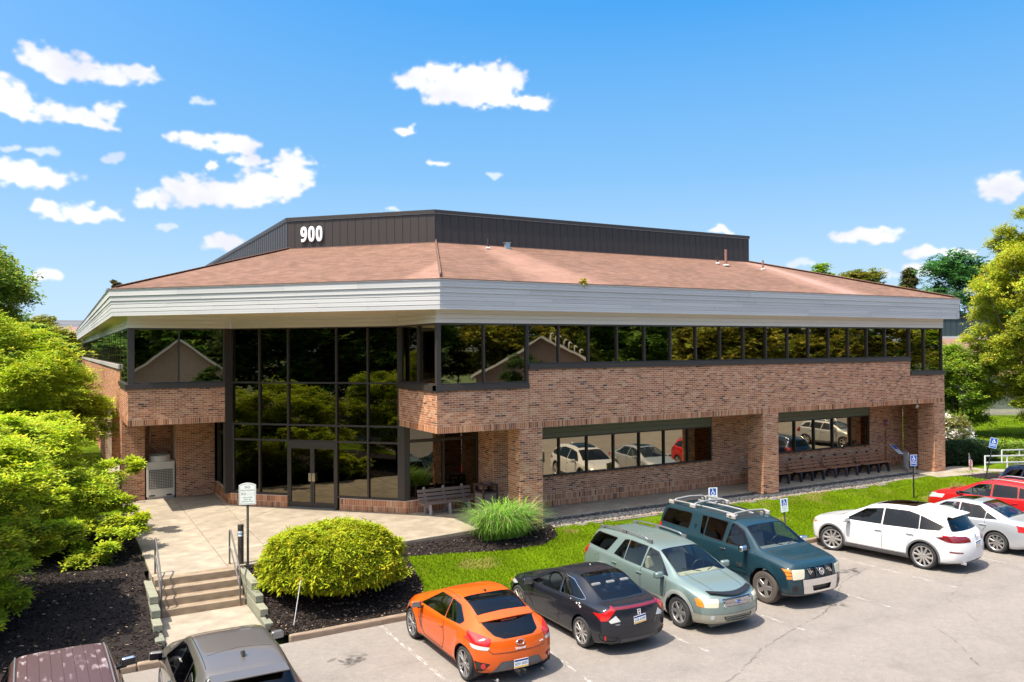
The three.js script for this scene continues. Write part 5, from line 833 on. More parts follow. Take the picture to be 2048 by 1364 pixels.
// ---------------------------------------------------------------- grey-brown SUV and maroon van, noses to the kerb
{ const gb = paint(0.155, 0.14, 0.13, 0.4);
makeCar({ name: 'taupe_crossover', label: 'metallic taupe crossover with shark fin antenna parked at the foot of the steps', pos: [2.5, lotY, -14.5], turn: NOSE_IN,
  W: 1.86, WB: 2.7, fo: 0.92, ro: 1.02, R: 0.36, y0: 0.2, bowF: 0.42, bowR: 0.26, rakeF: 0.08, rakeR: 0.08, yF: 0.6, yR: 0.65,
  top: [[2.27, 0.84], [2.1, 0.94], [1.7, 1.03], [1.1, 1.14], [0.75, 1.34], [0.3, 1.56], [-0.3, 1.66], [-1, 1.66], [-1.6, 1.6], [-1.8, 1.55], [-2.15, 1.2], [-2.37, 1.04]],
  belt: [[2.27, 0.8], [2.0, 0.9], [1.1, 1.03], [0, 1.07], [-1, 1.1], [-1.7, 1.13], [-2.37, 1.0]],
  wt: [[2.27, 0.64], [1.7, 0.76], [1.1, 0.79], [0.3, 0.65], [-0.9, 0.66], [-1.7, 0.64], [-2.37, 0.72]], wf: WF(2.27, -2.37, 0.87, 0.93),
  paint: gb, cabin: [1.0, -1.8], seatX: 0.1, rearSeatX: -0.75, mirror: [0.86, 1.05], wheel: { rim: 0.72, n: 5, w0: 0.2, w1: 0.12 }, handles: [[-0.1, 0.94], [-1, 0.98]], handleMat: K.chrome,
  cuts(cut) {
    cut('windscreen', K.tint, 'top', rp([[1.08, -0.68], [1.08, 0.68], [0.34, 0.55], [0.34, -0.55]], 0.05), { frame: 0.02 });
    cut('side_window', K.tint, 'side', rp([[0.92, 1.07], [0.42, 1.4], [-0.1, 1.52], [-0.12, 1.1]], 0.05), { frame: 0.03, frameMat: K.chrome, frameName: 'chrome_trim' });
    cut('side_window', K.privacy, 'side', rp([[-0.18, 1.1], [-0.16, 1.525], [-0.9, 1.52], [-0.96, 1.13]], 0.02), { frame: 0.024, frameMat: K.chrome, frameName: 'chrome_trim' });
    cut('quarter_window', K.privacy, 'side', rp([[-1.02, 1.13], [-0.96, 1.515], [-1.35, 1.46], [-1.62, 1.26], [-1.5, 1.16]], 0.05), { frame: 0.026, frameMat: K.chrome, frameName: 'chrome_trim' });
    cut('rear_window', glassOf(0.1, [0.8, 0.95, 1]), 'rear', rp([[-0.58, 1.52], [0.58, 1.52], [0.68, 1.16], [-0.68, 1.16]], 0.06), { frame: 0.03 });
    cut('tail_light', K.red, 'rear', [[0.56, 1.1], [0.95, 1.14], [0.95, 0.94], [0.62, 0.92]], { mirror: true, off: 0.006 });
  },
  extra(e) { fin(e, -1.3, mat(0.05, 0.045, 0.04, 0.4), 1.15); e.seam('top', [[0.2, 0.57], [-1.5, 0.57]]); e.seam('top', [[0.2, -0.57], [-1.5, -0.57]]); e.seam('top', [[-1.12, -0.5], [-1.02, 0], [-1.12, 0.5]], 0.006); e.part('spoiler', new RoundedBoxGeometry(0.26, 0.03, 1.14, 2, 0.014).rotateZ(0.1).translate(-1.88, 1.54, 0), gb); e.seam('side', [[-0.14, 1.08], [-0.16, 0.7], [-0.12, 0.38]]); } });
const peel = tex(512, 512, (x, y) => { const n = fbm(x / 60, y / 18, 5), st = smooth(0.55, 0.75, n) * (0.5 + 0.5 * smooth(0.2, 0.05, Math.abs(y / 512 - 0.33)) + 0.5 * smooth(0.2, 0.05, Math.abs(y / 512 - 0.72))), k = hash2(x, y) * 0.04; return [lerp(0.27, 0.62, st) + k, lerp(0.18, 0.57, st) + k, lerp(0.175, 0.58, st) + k]; });
const mr = paint(0.085, 0.035, 0.04, 0.2);
makeCar({ name: 'maroon_van', label: 'old maroon van with a ribbed, peeling roof parked below the leafy tree', pos: [0.02, lotY, -14.2], turn: NOSE_IN + 0.03,
  W: 1.86, WB: 2.9, fo: 0.9, ro: 1.0, R: 0.36, y0: 0.22, bowF: 0.3, bowR: 0.1, rakeF: 0.05, rakeR: 0.03, yF: 0.6, yR: 0.7,
  top: [[2.35, 0.9], [2.2, 1.0], [1.7, 1.06], [1.25, 1.14], [0.9, 1.4], [0.42, 1.72], [0.2, 1.79], [-1, 1.82], [-2.2, 1.79], [-2.42, 1.3], [-2.45, 1.0]],
  belt: [[2.35, 0.86], [2.0, 0.95], [1.2, 1.06], [0, 1.1], [-1.5, 1.1], [-2.45, 1.0]],
  wt: [[2.35, 0.7], [1.7, 0.8], [1.2, 0.82], [0.4, 0.7], [-1, 0.72], [-2.2, 0.72], [-2.45, 0.78]], wf: WF(2.35, -2.45, 0.9, 0.96),
  paint: mr, cabin: [1.1, -2.2], seatX: 0.2, rearSeatX: -0.8, mirror: [0.85, 1.14], mirrorMat: K.chrome, wheel: { rim: 0.66, n: 8, w0: 0.1, w1: 0.08 },
  cuts(cut) {
    cut('windscreen', K.tint, 'top', rp([[1.22, -0.7], [1.22, 0.7], [0.46, 0.6], [0.46, -0.6]], 0.05), { frame: 0.02 });
    cut('side_window', K.tint, 'side', rp([[0.98, 1.12], [0.55, 1.58], [0.0, 1.68], [0.0, 1.13]], 0.03), { frame: 0.022 }); cut('side_window', K.privacy, 'side', rp([[-0.1, 1.13], [-0.1, 1.69], [-1.0, 1.69], [-1.0, 1.13]], 0.04), { frame: 0.022 }); cut('quarter_window', K.privacy, 'side', rp([[-1.1, 1.14], [-1.1, 1.69], [-2.1, 1.68], [-2.2, 1.14]], 0.05), { frame: 0.022 });
    const [r] = cut('roof_panel', new THREE.MeshPhysicalMaterial({ map: peel, roughness: 0.6, clearcoat: 0.25, clearcoatRoughness: 0.3 }), 'top', rp([[0.3, -0.56], [0.3, 0.56], [-2.1, 0.58], [-2.1, -0.58]], 0.03), { off: 0.004 });
    metricUV(r.geometry, 0.45);
  },
  extra(e) { for (let i = -3; i <= 3; i++) { const P = []; for (let k = 0; k <= 8; k++) { const x = lerp(0.2, -2.0, k / 8), q = e.hit('top', x, i * 0.15); P.push([x, q[1] + 0.004, i * 0.15]); } e.part('roof_rib', tube(P, 0.006, 16, 5), mr); } for (const s of [1, -1]) { const P = []; for (let k = 0; k <= 8; k++) { const x = lerp(0.35, -2.15, k / 8), q = e.hit('top', x, s * 0.6); P.push([x, q[1] + 0.012, s * 0.605]); } e.part('drip_rail', tube(P, 0.014, 16, 6), K.grey); } } }); }
console.log('fleet done');
// ================================================================ ground, car park, paving
const kerbZ = (x) => -17.83 - 0.022 * (x - 1);
const landY = (x, z) => { const t = clamp((kerbZ(x) - 0.15 - z) / lerp(3.6, 2.1, smooth(29, 33, x))); return lerp(-0.735, -0.07, sst(t) * 0.6 + t * 0.4) + 0.02 * (fbm(x * 0.5, z * 0.5, 2) - 0.5) * smooth(0, 0.2, t); };
// the land all round, far enough to reach the horizon
struct('ground', metricUV(new THREE.CircleGeometry(1600, 48).rotateX(-Math.PI / 2).translate(0, -1.05, 0)), mat(0.1, 0.15, 0.04, 0.95, { map: clone(grainTex, 0.5, 0.5) }));
// asphalt
const asphaltTile = tex(1024, 1024, (x, y) => {
  const fine = hash2(x, y), agg = hash2(x >> 1, y >> 1), m = fbm(x / 32, y / 32, 4, 32), big = fbm(x / 256, y / 256, 3, 4);
  let v = 0.508 + (fine - 0.5) * 0.12 + (agg - 0.5) * 0.09 + (m - 0.5) * 0.05 + (big - 0.5) * 0.05; if (agg > 0.965) v -= 0.16; if (agg < 0.02) v += 0.1;
  return [v, v * 0.945, v * 0.89];
});
const asphaltBump = tex(512, 512, (x, y) => { const v = 0.5 * hash2(x, y) + 0.5 * hash2(x >> 1, y >> 1); return [v, v, v]; }, false);
{
  const poly = [[-90, kerbZ(-90)], [37, kerbZ(37)], [37, -18.7], [44, -20.5], [60, -24], [110, -24], [110, 20], [-90, 20]];
  const s = new THREE.Shape(poly.map(([x, z]) => new THREE.Vector2(x, -z))), g = new THREE.ShapeGeometry(s).rotateX(-Math.PI / 2).translate(0, -0.85, 0); metricUV(g, 1 / 3.1);
  struct('car_park', g, new THREE.MeshStandardMaterial({ map: asphaltTile, bumpMap: clone(asphaltBump, 1.6, 1.6), bumpScale: 0.004, roughness: 0.92 }));
  // stains, patches and worn film on the bays in view: a mottled wash with holes, only dirt
  const stainAlpha = canvasTex(2048, 1024, (c, W, H) => {
    c.fillStyle = '#000'; c.fillRect(0, 0, W, H);
    const px = W / 40; // 40 m x 20 m, origin (-4, -18)
    for (let i = 0; i < 420; i++) { const x = rr(0, W), y = rr(0, H), r = Math.pow(rnd(), 3) * 26 + 2; c.fillStyle = `rgba(255,255,255,${rr(0.01, 0.06)})`; c.beginPath(); for (let k = 0; k <= 9; k++) { const a = k / 9 * 6.283, q = r * rr(0.6, 1.2); c.lineTo(x + Math.cos(a) * q * 1.2, y + Math.sin(a) * q * 0.8); } c.fill(); }
    for (const [x, z, n] of [[8.0, -17, 22], [5.3, -16.2, 26], [10.6, -15.5, 18], [13.3, -14.6, 20], [16.3, -15.2, 24], [19.5, -15.4, 20], [16.6, -13.8, 12]]) for (let i = 0; i < n; i++) { const X = (x + gauss() * 0.35 + 4) * px, Y = (z + gauss() * 0.3 + 18) * px; c.fillStyle = `rgba(255,255,255,${rr(0.12, 0.42)})`; c.beginPath(); c.ellipse(X, Y, rr(1, 7), rr(1, 5), rnd() * 3, 0, 7); c.fill(); }
    c.lineCap = 'round'; c.lineJoin = 'round';
    const crack = (pts, a, w) => { let p = pts[0]; for (let i = 0; i < pts.length - 1; i++) { const n = Math.ceil(Math.hypot(pts[i + 1][0] - pts[i][0], pts[i + 1][1] - pts[i][1]) / 0.12); for (let k = 1; k <= n; k++) { const q = [lerp(pts[i][0], pts[i + 1][0], k / n) + gauss() * 0.035, lerp(pts[i][1], pts[i + 1][1], k / n) + gauss() * 0.035]; if (rnd() < 0.86) { c.strokeStyle = `rgba(255,255,255,${a * rr(0.5, 1)})`; c.lineWidth = w * rr(0.5, 1.5); c.beginPath(); c.moveTo((p[0] + 4) * px, (p[1] + 18) * px); c.lineTo((q[0] + 4) * px, (q[1] + 18) * px); c.stroke(); } p = q; } } };
    crack([[7.6, -10.4], [9.2, -11.2], [11.3, -11.6], [12.9, -12.4], [14.3, -12.9], [15.9, -13.3], [17.4, -14.1], [18.4, -14.8], [20.5, -15.5]], 0.5, 1.1); crack([[18.6, -11.2], [19.6, -12.6], [20.4, -12.8], [22, -13.6], [24.5, -14]], 0.3, 0.9); crack([[16, -9.6], [16.9, -10.6], [17.4, -11.5]], 0.5, 1.1); crack([[11.3, -11.6], [12.4, -10.6], [13.5, -9.2]], 0.35, 1); crack([[5, -11], [6.2, -12.4], [6.8, -14]], 0.35, 1);
  }, false);
  struct('asphalt_wear', new THREE.PlaneGeometry(40, 20).rotateX(-Math.PI / 2).translate(16, -0.846, -8), new THREE.MeshStandardMaterial({ color: lin3(0.06, 0.055, 0.05), alphaMap: stainAlpha, transparent: true, roughness: 0.95 }));
}
// faded bay lines
{
  const wear = tex(64, 1024, (x, y) => { const v = smooth(0.42, 0.85, fbm(x / 16, y / 22, 5)) * 0.45 * smooth(0, 5, x) * smooth(63, 58, x); return [v, v, v]; }, false);
  const m = new THREE.MeshStandardMaterial({ color: lin3(0.78, 0.76, 0.72), alphaMap: wear, transparent: true, roughness: 0.9 });
  [[6.5, 5.0, 0.01], [9.12, 5.2, -0.1], [11.8, 5.2, 0.04], [14.6, 5.4, 0.02], [17.7, 5.4, 0.02], [20.6, 5.3, 0.04], [24.1, 5.2, 0.08], [27.6, 5.2, 0.08]].forEach(([x, L, a], i) => { const o = struct('parking_line', new THREE.PlaneGeometry(0.11, L).rotateX(-Math.PI / 2), m); o.position.set(x, -0.842, kerbZ(x) + L / 2 + 0.05); o.rotation.y = a; });
}
// kerb
const concreteTex = tex(512, 512, (x, y) => { const v = 0.86 + (fbm(x / 64, y / 64, 5, 8) - 0.5) * 0.22 + (hash2(x, y) - 0.5) * 0.08; const sp = hash2(x * 3, y * 5) > 0.996 ? 0.75 : 1; return [v * sp, v * 0.965 * sp, v * 0.91 * sp]; });
const concrete = mat(0.46, 0.42, 0.365, 0.9, { map: clone(concreteTex, 0.5, 0.5), bumpMap: clone(asphaltBump, 1, 1), bumpScale: 0.002 }), concreteB = mat(0.43, 0.39, 0.335, 0.9, { map: clone(concreteTex, 0.45, 0.45), bumpMap: clone(asphaltBump, 1, 1), bumpScale: 0.002 });
const kerbMat = mat(0.4, 0.32, 0.26, 0.95, { map: clone(concreteTex, 0.9, 0.9), bumpMap: clone(asphaltBump, 1.3, 1.3), bumpScale: 0.006 });
{
  const kerb = new THREE.Group(); kerb.name = 'kerb'; kerb.userData = { kind: 'structure' }; scene.add(kerb);
  for (let x = -20; x < 36.9; x += 3.05) {
    let x0 = x + 0.006, x1 = x + 3.044; if (x0 < 2 && x1 > 2) x1 = 1.98; if (x0 > 1.97 && x0 < 4.0) x0 = 4.04; if (x1 <= x0 + 0.1) continue;
    const g = new RoundedBoxGeometry(x1 - x0, 0.3, 0.16, 3, 0.035, 24); const p = g.attributes.position;
    for (let i = 0; i < p.count; i++) { const X = p.getX(i) + x, n = (fbm(X * 2.5, p.getZ(i) * 8 + x, 3) - 0.5); p.setY(i, p.getY(i) + (p.getY(i) > 0 ? n * 0.028 : 0)); p.setZ(i, p.getZ(i) + n * 0.018); }
    metricUV(g); g.computeVertexNormals(); const o = part('kerb_stone', g, kerbMat, kerb, [(x0 + x1) / 2, -0.86, kerbZ((x0 + x1) / 2) - 0.08], [0, 0.022, 0]);
  }
}
// lawn and mulch: one draped sheet each, parted along the bed edges
const mulchTex = tex(512, 512, (x, y) => { const a = hash2(x >> 2, (y + (x >> 3)) >> 1), b = hash2(x, y), m = fbm(x / 40, y / 40, 4, 12); let v = 0.11 + a * 0.1 + (b - 0.5) * 0.05 + (m - 0.5) * 0.06; const chip = hash2((x + 7) >> 2, (y + 3) >> 1) > 0.992; return chip ? [0.52, 0.4, 0.3] : [v * 1.08, v * 0.98, v * 0.95]; });
const lawnTex = tex(1024, 1024, (x, y) => { const m = fbm(x / 128, y / 128, 5, 8), f = hash2(x, y), s = hash2(x >> 1, y), dry = smooth(0.64, 0.8, fbm(x / 90 + 3, y / 90, 4, 0)) * 0.7; const k = 0.75 + (m - 0.5) * 0.5 + (f - 0.5) * 0.3 + (s - 0.5) * 0.2; return [lerp(0.4, 0.54, dry) * k, lerp(0.51, 0.52, dry) * k, lerp(0.06, 0.2, dry) * k]; });
const mulchMat = new THREE.MeshPhysicalMaterial({ specularIntensity: 0.1, map: clone(mulchTex, 0.55, 0.55), bumpMap: clone(mulchTex, 0.55, 0.55), bumpScale: 0.03, roughness: 0.97 });
const lawnMat = new THREE.MeshPhysicalMaterial({ specularIntensity: 0.1, map: clone(lawnTex, 0.22, 0.22), roughness: 0.95 });
const BEDS = [
  [[3.9, -17.5], [7.35, -17.5], [7.7, -18.3], [8.15, -19.3], [8.35, -20.85], [8.2, -22.3], [3.9, -22.3]],
  [[8.1, -22.4], [8.3, -20.9], [9.6, -20.75], [11.2, -20.45], [12.5, -20.5], [13.3, -20.95], [13.6, -21.7], [13.2, -22.7], [10.5, -22.7]],
  [[-9, -17.5], [1.97, -17.5], [1.97, -31], [-3, -31], [-9, -27]], [[33.2, -21.6], [36.4, -20.6], [36.6, -19.7], [35, -19.9], [33, -21.2]],
];
{
  const gridTris = (x0, x1, z0, z1, step, hf) => { const T = [], nx = Math.ceil((x1 - x0) / step), nz = Math.ceil((z1 - z0) / step), P = (i, j) => { const x = lerp(x0, x1, i / nx), z = lerp(z0(x) ?? z0, z1, j / nz); return [x, hf(x, z), z, 0, 1, 0]; }; for (let i = 0; i < nx; i++) for (let j = 0; j < nz; j++) { const a = P(i, j), b = P(i + 1, j), c = P(i + 1, j + 1), d = P(i, j + 1); T.push([a, c, b], [a, d, c]); } return T; };
  const strip = (x0, x1) => { const T = [], st = 0.25, nx = Math.ceil((x1 - x0) / st), nz = 18, P = (i, j) => { const x = lerp(x0, x1, i / nx), z = lerp(kerbZ(x) - 0.14, -22.62, j / nz); return [x, landY(x, z), z, 0, 1, 0]; }; for (let i = 0; i < nx; i++) for (let j = 0; j < nz; j++) { const a = P(i, j), b = P(i + 1, j), c = P(i + 1, j + 1), d = P(i, j + 1); T.push([a, b, c], [a, c, d]); } return T; };
  let land = [...strip(-60, 1.86), ...strip(4.12, 36)];
  { const P = (x, z) => [x, landY(x, z), z, 0, 1, 0], T = (a, b, c) => land.push([P(...a), P(...b), P(...c)]); const N = 24; for (let i = 0; i < N; i++) for (let j = 0; j < N; j++) { const x0 = lerp(-60, 36, i / N), x1 = lerp(-60, 36, (i + 1) / N), z0 = lerp(-22.6, -130, j / N), z1 = lerp(-22.6, -130, (j + 1) / N); T([x0, z0], [x1, z0], [x1, z1]); T([x0, z0], [x1, z1], [x0, z1]); } for (let i = 0; i < 30; i++) for (let j = 0; j < 30; j++) { const x0 = 36 + i * 3, x1 = x0 + 3, z0 = lerp(-18.8 - (x0 - 36) * 0.25, -130, (j / 30) ** 1.6), z1 = lerp(-18.8 - (x0 - 36) * 0.25, -130, ((j + 1) / 30) ** 1.6), z2 = lerp(-18.8 - (x1 - 36) * 0.25, -130, (j / 30) ** 1.6), z3 = lerp(-18.8 - (x1 - 36) * 0.25, -130, ((j + 1) / 30) ** 1.6); T([x0, z0], [x1, z2], [x1, z3]); T([x0, z0], [x1, z3], [x0, z1]); } }
  const mulch = []; for (const b of BEDS) { const [i, o] = carve(land, b, 'top', () => true); mulch.push(...i); land = o; }
  const fin_ = (tris, dy) => { let g = triGeo(tris); g.deleteAttribute('normal'); g = mergeVertices(g, 1e-3); g.computeVertexNormals(); const n = g.attributes.normal; for (let i = 0; i < n.count; i++) if (n.getY(i) < 0) { n.setXYZ(i, -n.getX(i), -n.getY(i), -n.getZ(i)); } g.translate(0, dy, 0); return metricUV(g); };
  struct('lawn', fin_(land, 0), lawnMat); struct('mulch_bed', fin_(mulch, 0.02), mulchMat);
}
const inPoly = (x, z, P) => { let c = false; for (let i = 0, j = P.length - 1; i < P.length; j = i++) if ((P[i][1] > z) !== (P[j][1] > z) && x < (P[j][0] - P[i][0]) * (z - P[i][1]) / (P[j][1] - P[i][1]) + P[i][0]) c = !c; return c; };
const dummy = new THREE.Object3D();
function stuff(name, label, category, geo, m, list, place, color) {   // list of items -> InstancedMesh
  const im = shadows(new THREE.InstancedMesh(geo, m, list.length)), c = new THREE.Color();
  list.forEach((it, i) => { dummy.position.set(0, 0, 0); dummy.rotation.set(0, 0, 0); dummy.scale.set(1, 1, 1); place(it, dummy); dummy.updateMatrix(); im.setMatrixAt(i, dummy.matrix); if (color) im.setColorAt(i, color(it, c)); });
  im.name = label ? top(name) : name; im.userData = label ? { label, category, kind: 'stuff' } : { kind: 'stuff' }; if (label) scene.add(im); return im;
}
// concrete paving: slabs with open joints
const paving = new THREE.Group(); paving.name = 'paving'; paving.userData = { kind: 'structure' }; scene.add(paving);
{
  const shrink = (P, d) => { const cx = P.reduce((s, p) => s + p[0], 0) / P.length, cz = P.reduce((s, p) => s + p[1], 0) / P.length; return P.map(([x, z]) => { const l = Math.hypot(x - cx, z - cz); return [x - (x - cx) / l * d, z - (z - cz) / l * d]; }); };
  const S = (P, y = 0, t = 0.3) => part('paving_slab', rise(slab(shrink(P, 0.011), y + gauss() * 0.0015, t, 0.008)), rnd() < 0.5 ? concrete : concreteB, paving);
  const rise = (g) => { const p = g.attributes.position; for (let i = 0; i < p.count; i++) { const x = p.getX(i), z = p.getZ(i), s = (z - x + 35.4) / Math.SQRT2; if (x > 3.7 && z > -32 && x < 12.9) p.setY(i, p.getY(i) + 0.1 * (1 - clamp(s / 4.2)) * smooth(3.7, 5.2, x) * smooth(-33, -30.5, z) * smooth(12.9, 10.5, x)); } return g; };
  const zs = [-21.75, -23.55, -25.04, -26.95, -28.9, -31, -33.08];
  for (let k = 0; k < 6; k++) { S([[1.98, zs[k]], [3.78, zs[k] + (k ? 0 : 0.02)], [3.78, zs[k + 1]], [1.98, zs[k + 1]]]); S([[3.78, zs[k]], [5.09, zs[k]], [5.09, zs[k + 1]], [3.78, zs[k + 1]]]); }
  S([[5.09, -27.1], [6.72, -28.55], [5.3, -29.97], [5.09, -29.98]]); S([[5.09, -23.85], [6.45, -25.2], [8.25, -27.02], [6.72, -28.55], [5.09, -27.1]]);
  S([[5.09, -21.76], [8.4, -21.9], [8.4, -25.1], [8.25, -27.02], [6.45, -25.2], [5.09, -23.85]]); S([[5.09, -29.98], [5.26, -30.0], [5.26, -33.08], [5.09, -33.08]]); S([[8.4, -21.9], [10.9, -22.05], [10.9, -25.23], [10.05, -25.22], [8.25, -27.02], [8.4, -25.1]]);
  S([[10.9, -22.05], [12.2, -22.6], [12.86, -22.6], [12.79, -25.23], [10.9, -25.23]]);
  for (let x = 12.86; x < 34; x += 1.55) S([[x, -22.6], [Math.min(x + 1.55, 34.4), -22.6], [Math.min(x + 1.55, 34.4), -24.18], [x, -24.18]]);
  S([[2.0, -33.1], [2.0, -34.4], [4.1, -34.4], [4.1, -33.1]], -0.004); S([[2.0, -34.4], [4.15, -34.4], [4.15, -45], [2.0, -45]], -0.004);
  // path on round the far end of the building, falling to the car park as a ramp
  const rampY = (x) => -0.02 - clamp((x - 36) / 9) * 0.6;
  for (let k = 0; k < 7; k++) { const x0 = 34.4 + k * 1.6, x1 = x0 + 1.6; const g = slab([[x0 + 0.01, -20.9 + 0.12 * k], [x1 - 0.01, -20.9 + 0.12 * (k + 1)], [x1 - 0.01, -22.75], [x0 + 0.01, -22.75]], 0, 0.3, 0.008); const p = g.attributes.position; for (let i = 0; i < p.count; i++) p.setY(i, p.getY(i) + rampY(p.getX(i))); g.computeVertexNormals(); part('paving_slab', g, concreteB, paving); }
  S([[32.4, -21.1], [34.4, -20.85], [34.4, -22.6], [32.9, -22.6]], -0.012);
  part('paving_bed', slab([[2.0, -21.8], [10.8, -22.1], [12.4, -22.65], [34.3, -22.65], [34.3, -24.2], [12.9, -24.2], [12.9, -25.5], [2.0, -33]], -0.02, 0.25), mat(0.16, 0.12, 0.09, 0.95), paving);
  part('lower_path', metricUV(bx(1.98, 4.02, -1.0, -0.7, -20.8, -17.85)), concrete, paving); part('path_ramp', metricUV(bx(1.98, 4.02, -1.1, -0.78, -17.84, -17.6)), concrete, paving);
}
{ const st = thing('entrance_steps', 'short flight of four worn concrete steps between timber retaining walls', 'steps'); const sm = mat(0.44, 0.36, 0.28, 0.93, { map: clone(concreteTex, 0.7, 0.7), bumpMap: clone(asphaltBump, 2, 2), bumpScale: 0.006 });
  for (let k = 0; k < 4; k++) { const g = new RoundedBoxGeometry(1.98, 0.3, 0.36, 2, 0.016); metricUV(g); part('step', g, sm, st, [3.0, -0.153 - 0.175 * k + (k ? 0 : 0.0), -21.6 + 0.27 * k]); } }
// gravel strip against the walk
{
  const list = []; for (let i = 0; i < 15000; i++) { const x = rr(12.9, 34), z = -22.6 + Math.pow(rnd(), 0.8) * 1.0; if (inPoly(x, z, BEDS[1]) && z > -22.3) continue; list.push({ x, z, s: rr(0.018, 0.05), tan: z > -21.72 + gauss() * 0.06 }); }
  struct('gravel_bed', (() => { const g = new THREE.PlaneGeometry(21.2, 1.12, 60, 4).rotateX(-Math.PI / 2).translate(23.5, 0, -22.06); const p = g.attributes.position; for (let i = 0; i < p.count; i++) p.setY(i, landY(p.getX(i), p.getZ(i)) + 0.014); g.computeVertexNormals(); return metricUV(g); })(), dull(0.2, 0.18, 0.16, 0.95));
  const g = new THREE.IcosahedronGeometry(1, 0); stuff('gravel', 'grey slate gravel strip between the covered walk and the lawn', 'gravel', g, mat(1, 1, 1, 0.85), list, (it, d) => { d.position.set(it.x, landY(it.x, it.z) + 0.014 + it.s * 0.25, it.z); d.scale.set(it.s * rr(0.8, 1.4), it.s * 0.6, it.s * rr(0.7, 1.1)); d.rotation.set(gauss(), rnd() * 6, gauss()); }, (it, c) => { const v = rr(0.015, 0.1); return it.tan ? c.setRGB(0.3 * rr(0.6, 1.2), 0.25 * rr(0.6, 1.2), 0.18) : c.setRGB(v, v * 1.0, v * 1.06); });
}
// mulch chips
{
  const list = []; for (let i = 0; i < 26000; i++) { const b = BEDS[i % 5 < 2 ? 0 : i % 5 < 3 ? 1 : 2], x = b === BEDS[0] ? rr(4.1, 8.3) : b === BEDS[1] ? rr(8.1, 13.6) : rr(-4, 1.97), z = b === BEDS[2] ? rr(-27, kerbZ(x) - 0.16) : rr(-22, kerbZ(x) - 0.16); if (inPoly(x, z, b) && !(z < -21.75 && x > 1.9 && x < 10.8)) list.push({ x, z, l: rnd() < 0.035 }); }
  stuff('mulch', 'dark shredded bark mulch covering the planting beds', 'mulch', gbox(0.07, 0.012, 0.022), dull(1, 1, 1, 0.95), list, (it, d) => { d.position.set(it.x, landY(it.x, it.z) + 0.028, it.z); d.rotation.set(gauss() * 0.4, rnd() * 6.28, gauss() * 0.4); const s = rr(0.4, 1.1); d.scale.set(s, s, s); }, (it, c) => { if (it.l) return c.setRGB(0.4, 0.3, 0.2); const v = 0.008 + 0.07 * rnd() ** 3; return c.setRGB(v * 1.3, v * 0.95, v * 0.8); });
}
// grass tufts
{
  const blade = (a, l, w, b) => { const g = new THREE.BufferGeometry(), c = Math.cos(a), s = Math.sin(a); g.setAttribute('position', new THREE.Float32BufferAttribute([-s * w, 0, c * w, s * w, 0, -c * w, c * b * 0.4 + s * w * 0.6, l * 0.62, s * b * 0.4 - c * w * 0.6, c * b, l, s * b], 3)); g.setIndex([0, 1, 2, 0, 2, 3]); g.computeVertexNormals(); return g; };
  const gs = []; for (let k = 0; k < 6; k++) gs.push(blade(k * 1.05 + rr(-0.4, 0.4), rr(0.04, 0.075), 0.005, rr(0.015, 0.045)).translate(gauss() * 0.03, -0.004, gauss() * 0.03)); const tuft = mergeGeometries(gs);
  const list = []; for (let i = 0; i < 90000; i++) { let x, z; if (i % 8 < 7) { x = rr(6.9, 36); z = rr(kerbZ(x) - 0.2, -21.6); } else { x = rr(36, 62); z = rr(-40, -19.5 - (x - 36) * 0.25); if (z > -24 && x < 46) continue; } if (BEDS.some((b) => inPoly(x, z, b))) continue; if (z < -21.0 && fbm(x * 1.5, z * 2, 2) > 0.58) continue; list.push({ x, z, dry: fbm(x * 0.6 + 9, z * 0.9, 3) }); }
  stuff('lawn_grass', 'mown bright green lawn grass between the kerb and the building', 'grass', tuft, new THREE.MeshPhysicalMaterial({ color: 0xffffff, roughness: 0.95, transmission: 0.25, thickness: 0, specularIntensity: 0.15 }), list, (it, d) => { d.position.set(it.x, landY(it.x, it.z), it.z); d.rotation.y = rnd() * 6.28; const s = rr(0.7, 1.35) * (it.x > 36 ? 1.8 : 1); d.scale.set(s, s * rr(0.7, 1.1), s); }, (it, c) => { const k = rr(0.75, 1.25) * (0.72 + 0.56 * fbm(it.x * 1.1, it.z * 1.4, 3)), dry = smooth(0.62, 0.74, it.dry) * 0.7; return c.setRGB(lerp(0.23, 0.42, dry) * k, lerp(0.35, 0.36, dry) * k, lerp(0.006, 0.1, dry) * k); });
}
console.log('ground done');
// ================================================================ trees, shrubs and hedges
function leafGeo(n, size, spread, long = 2.0) {   // a spray of small folded leaves
  const gs = []; for (let k = 0; k < n; k++) {
    const w = size / long / 2 * rr(0.8, 1.2), l = size * rr(0.75, 1.2), g = new THREE.BufferGeometry();
    g.setAttribute('position', new THREE.Float32BufferAttribute([0, 0, 0, -w, w * 0.35, l * 0.5, 0, 0, l, w, w * 0.35, l * 0.5], 3)); g.setIndex([0, 2, 1, 0, 3, 2]); g.computeVertexNormals();
    g.rotateX(rr(-0.45, 0.65)); g.rotateY(k / n * 6.283 + rr(-0.5, 0.5)); g.translate(gauss() * spread, gauss() * spread * 0.6, gauss() * spread); gs.push(g);
  }
  return mergeGeometries(gs);
}
const leafMat = (t = 0.3) => new THREE.MeshPhysicalMaterial({ color: 0xffffff, roughness: 0.95, transmission: t, thickness: 0, side: THREE.DoubleSide, specularIntensity: 0.35 });
const plainLeaf = dull(1, 1, 1, 0.95, { side: THREE.DoubleSide, specularIntensity: 0.25, transmission: 0.28, thickness: 0 }), softLeaf = leafMat(0.42);
const barkMat = mat(0.12, 0.09, 0.065, 0.95, { map: clone(woodTex, 1, 0.3) });
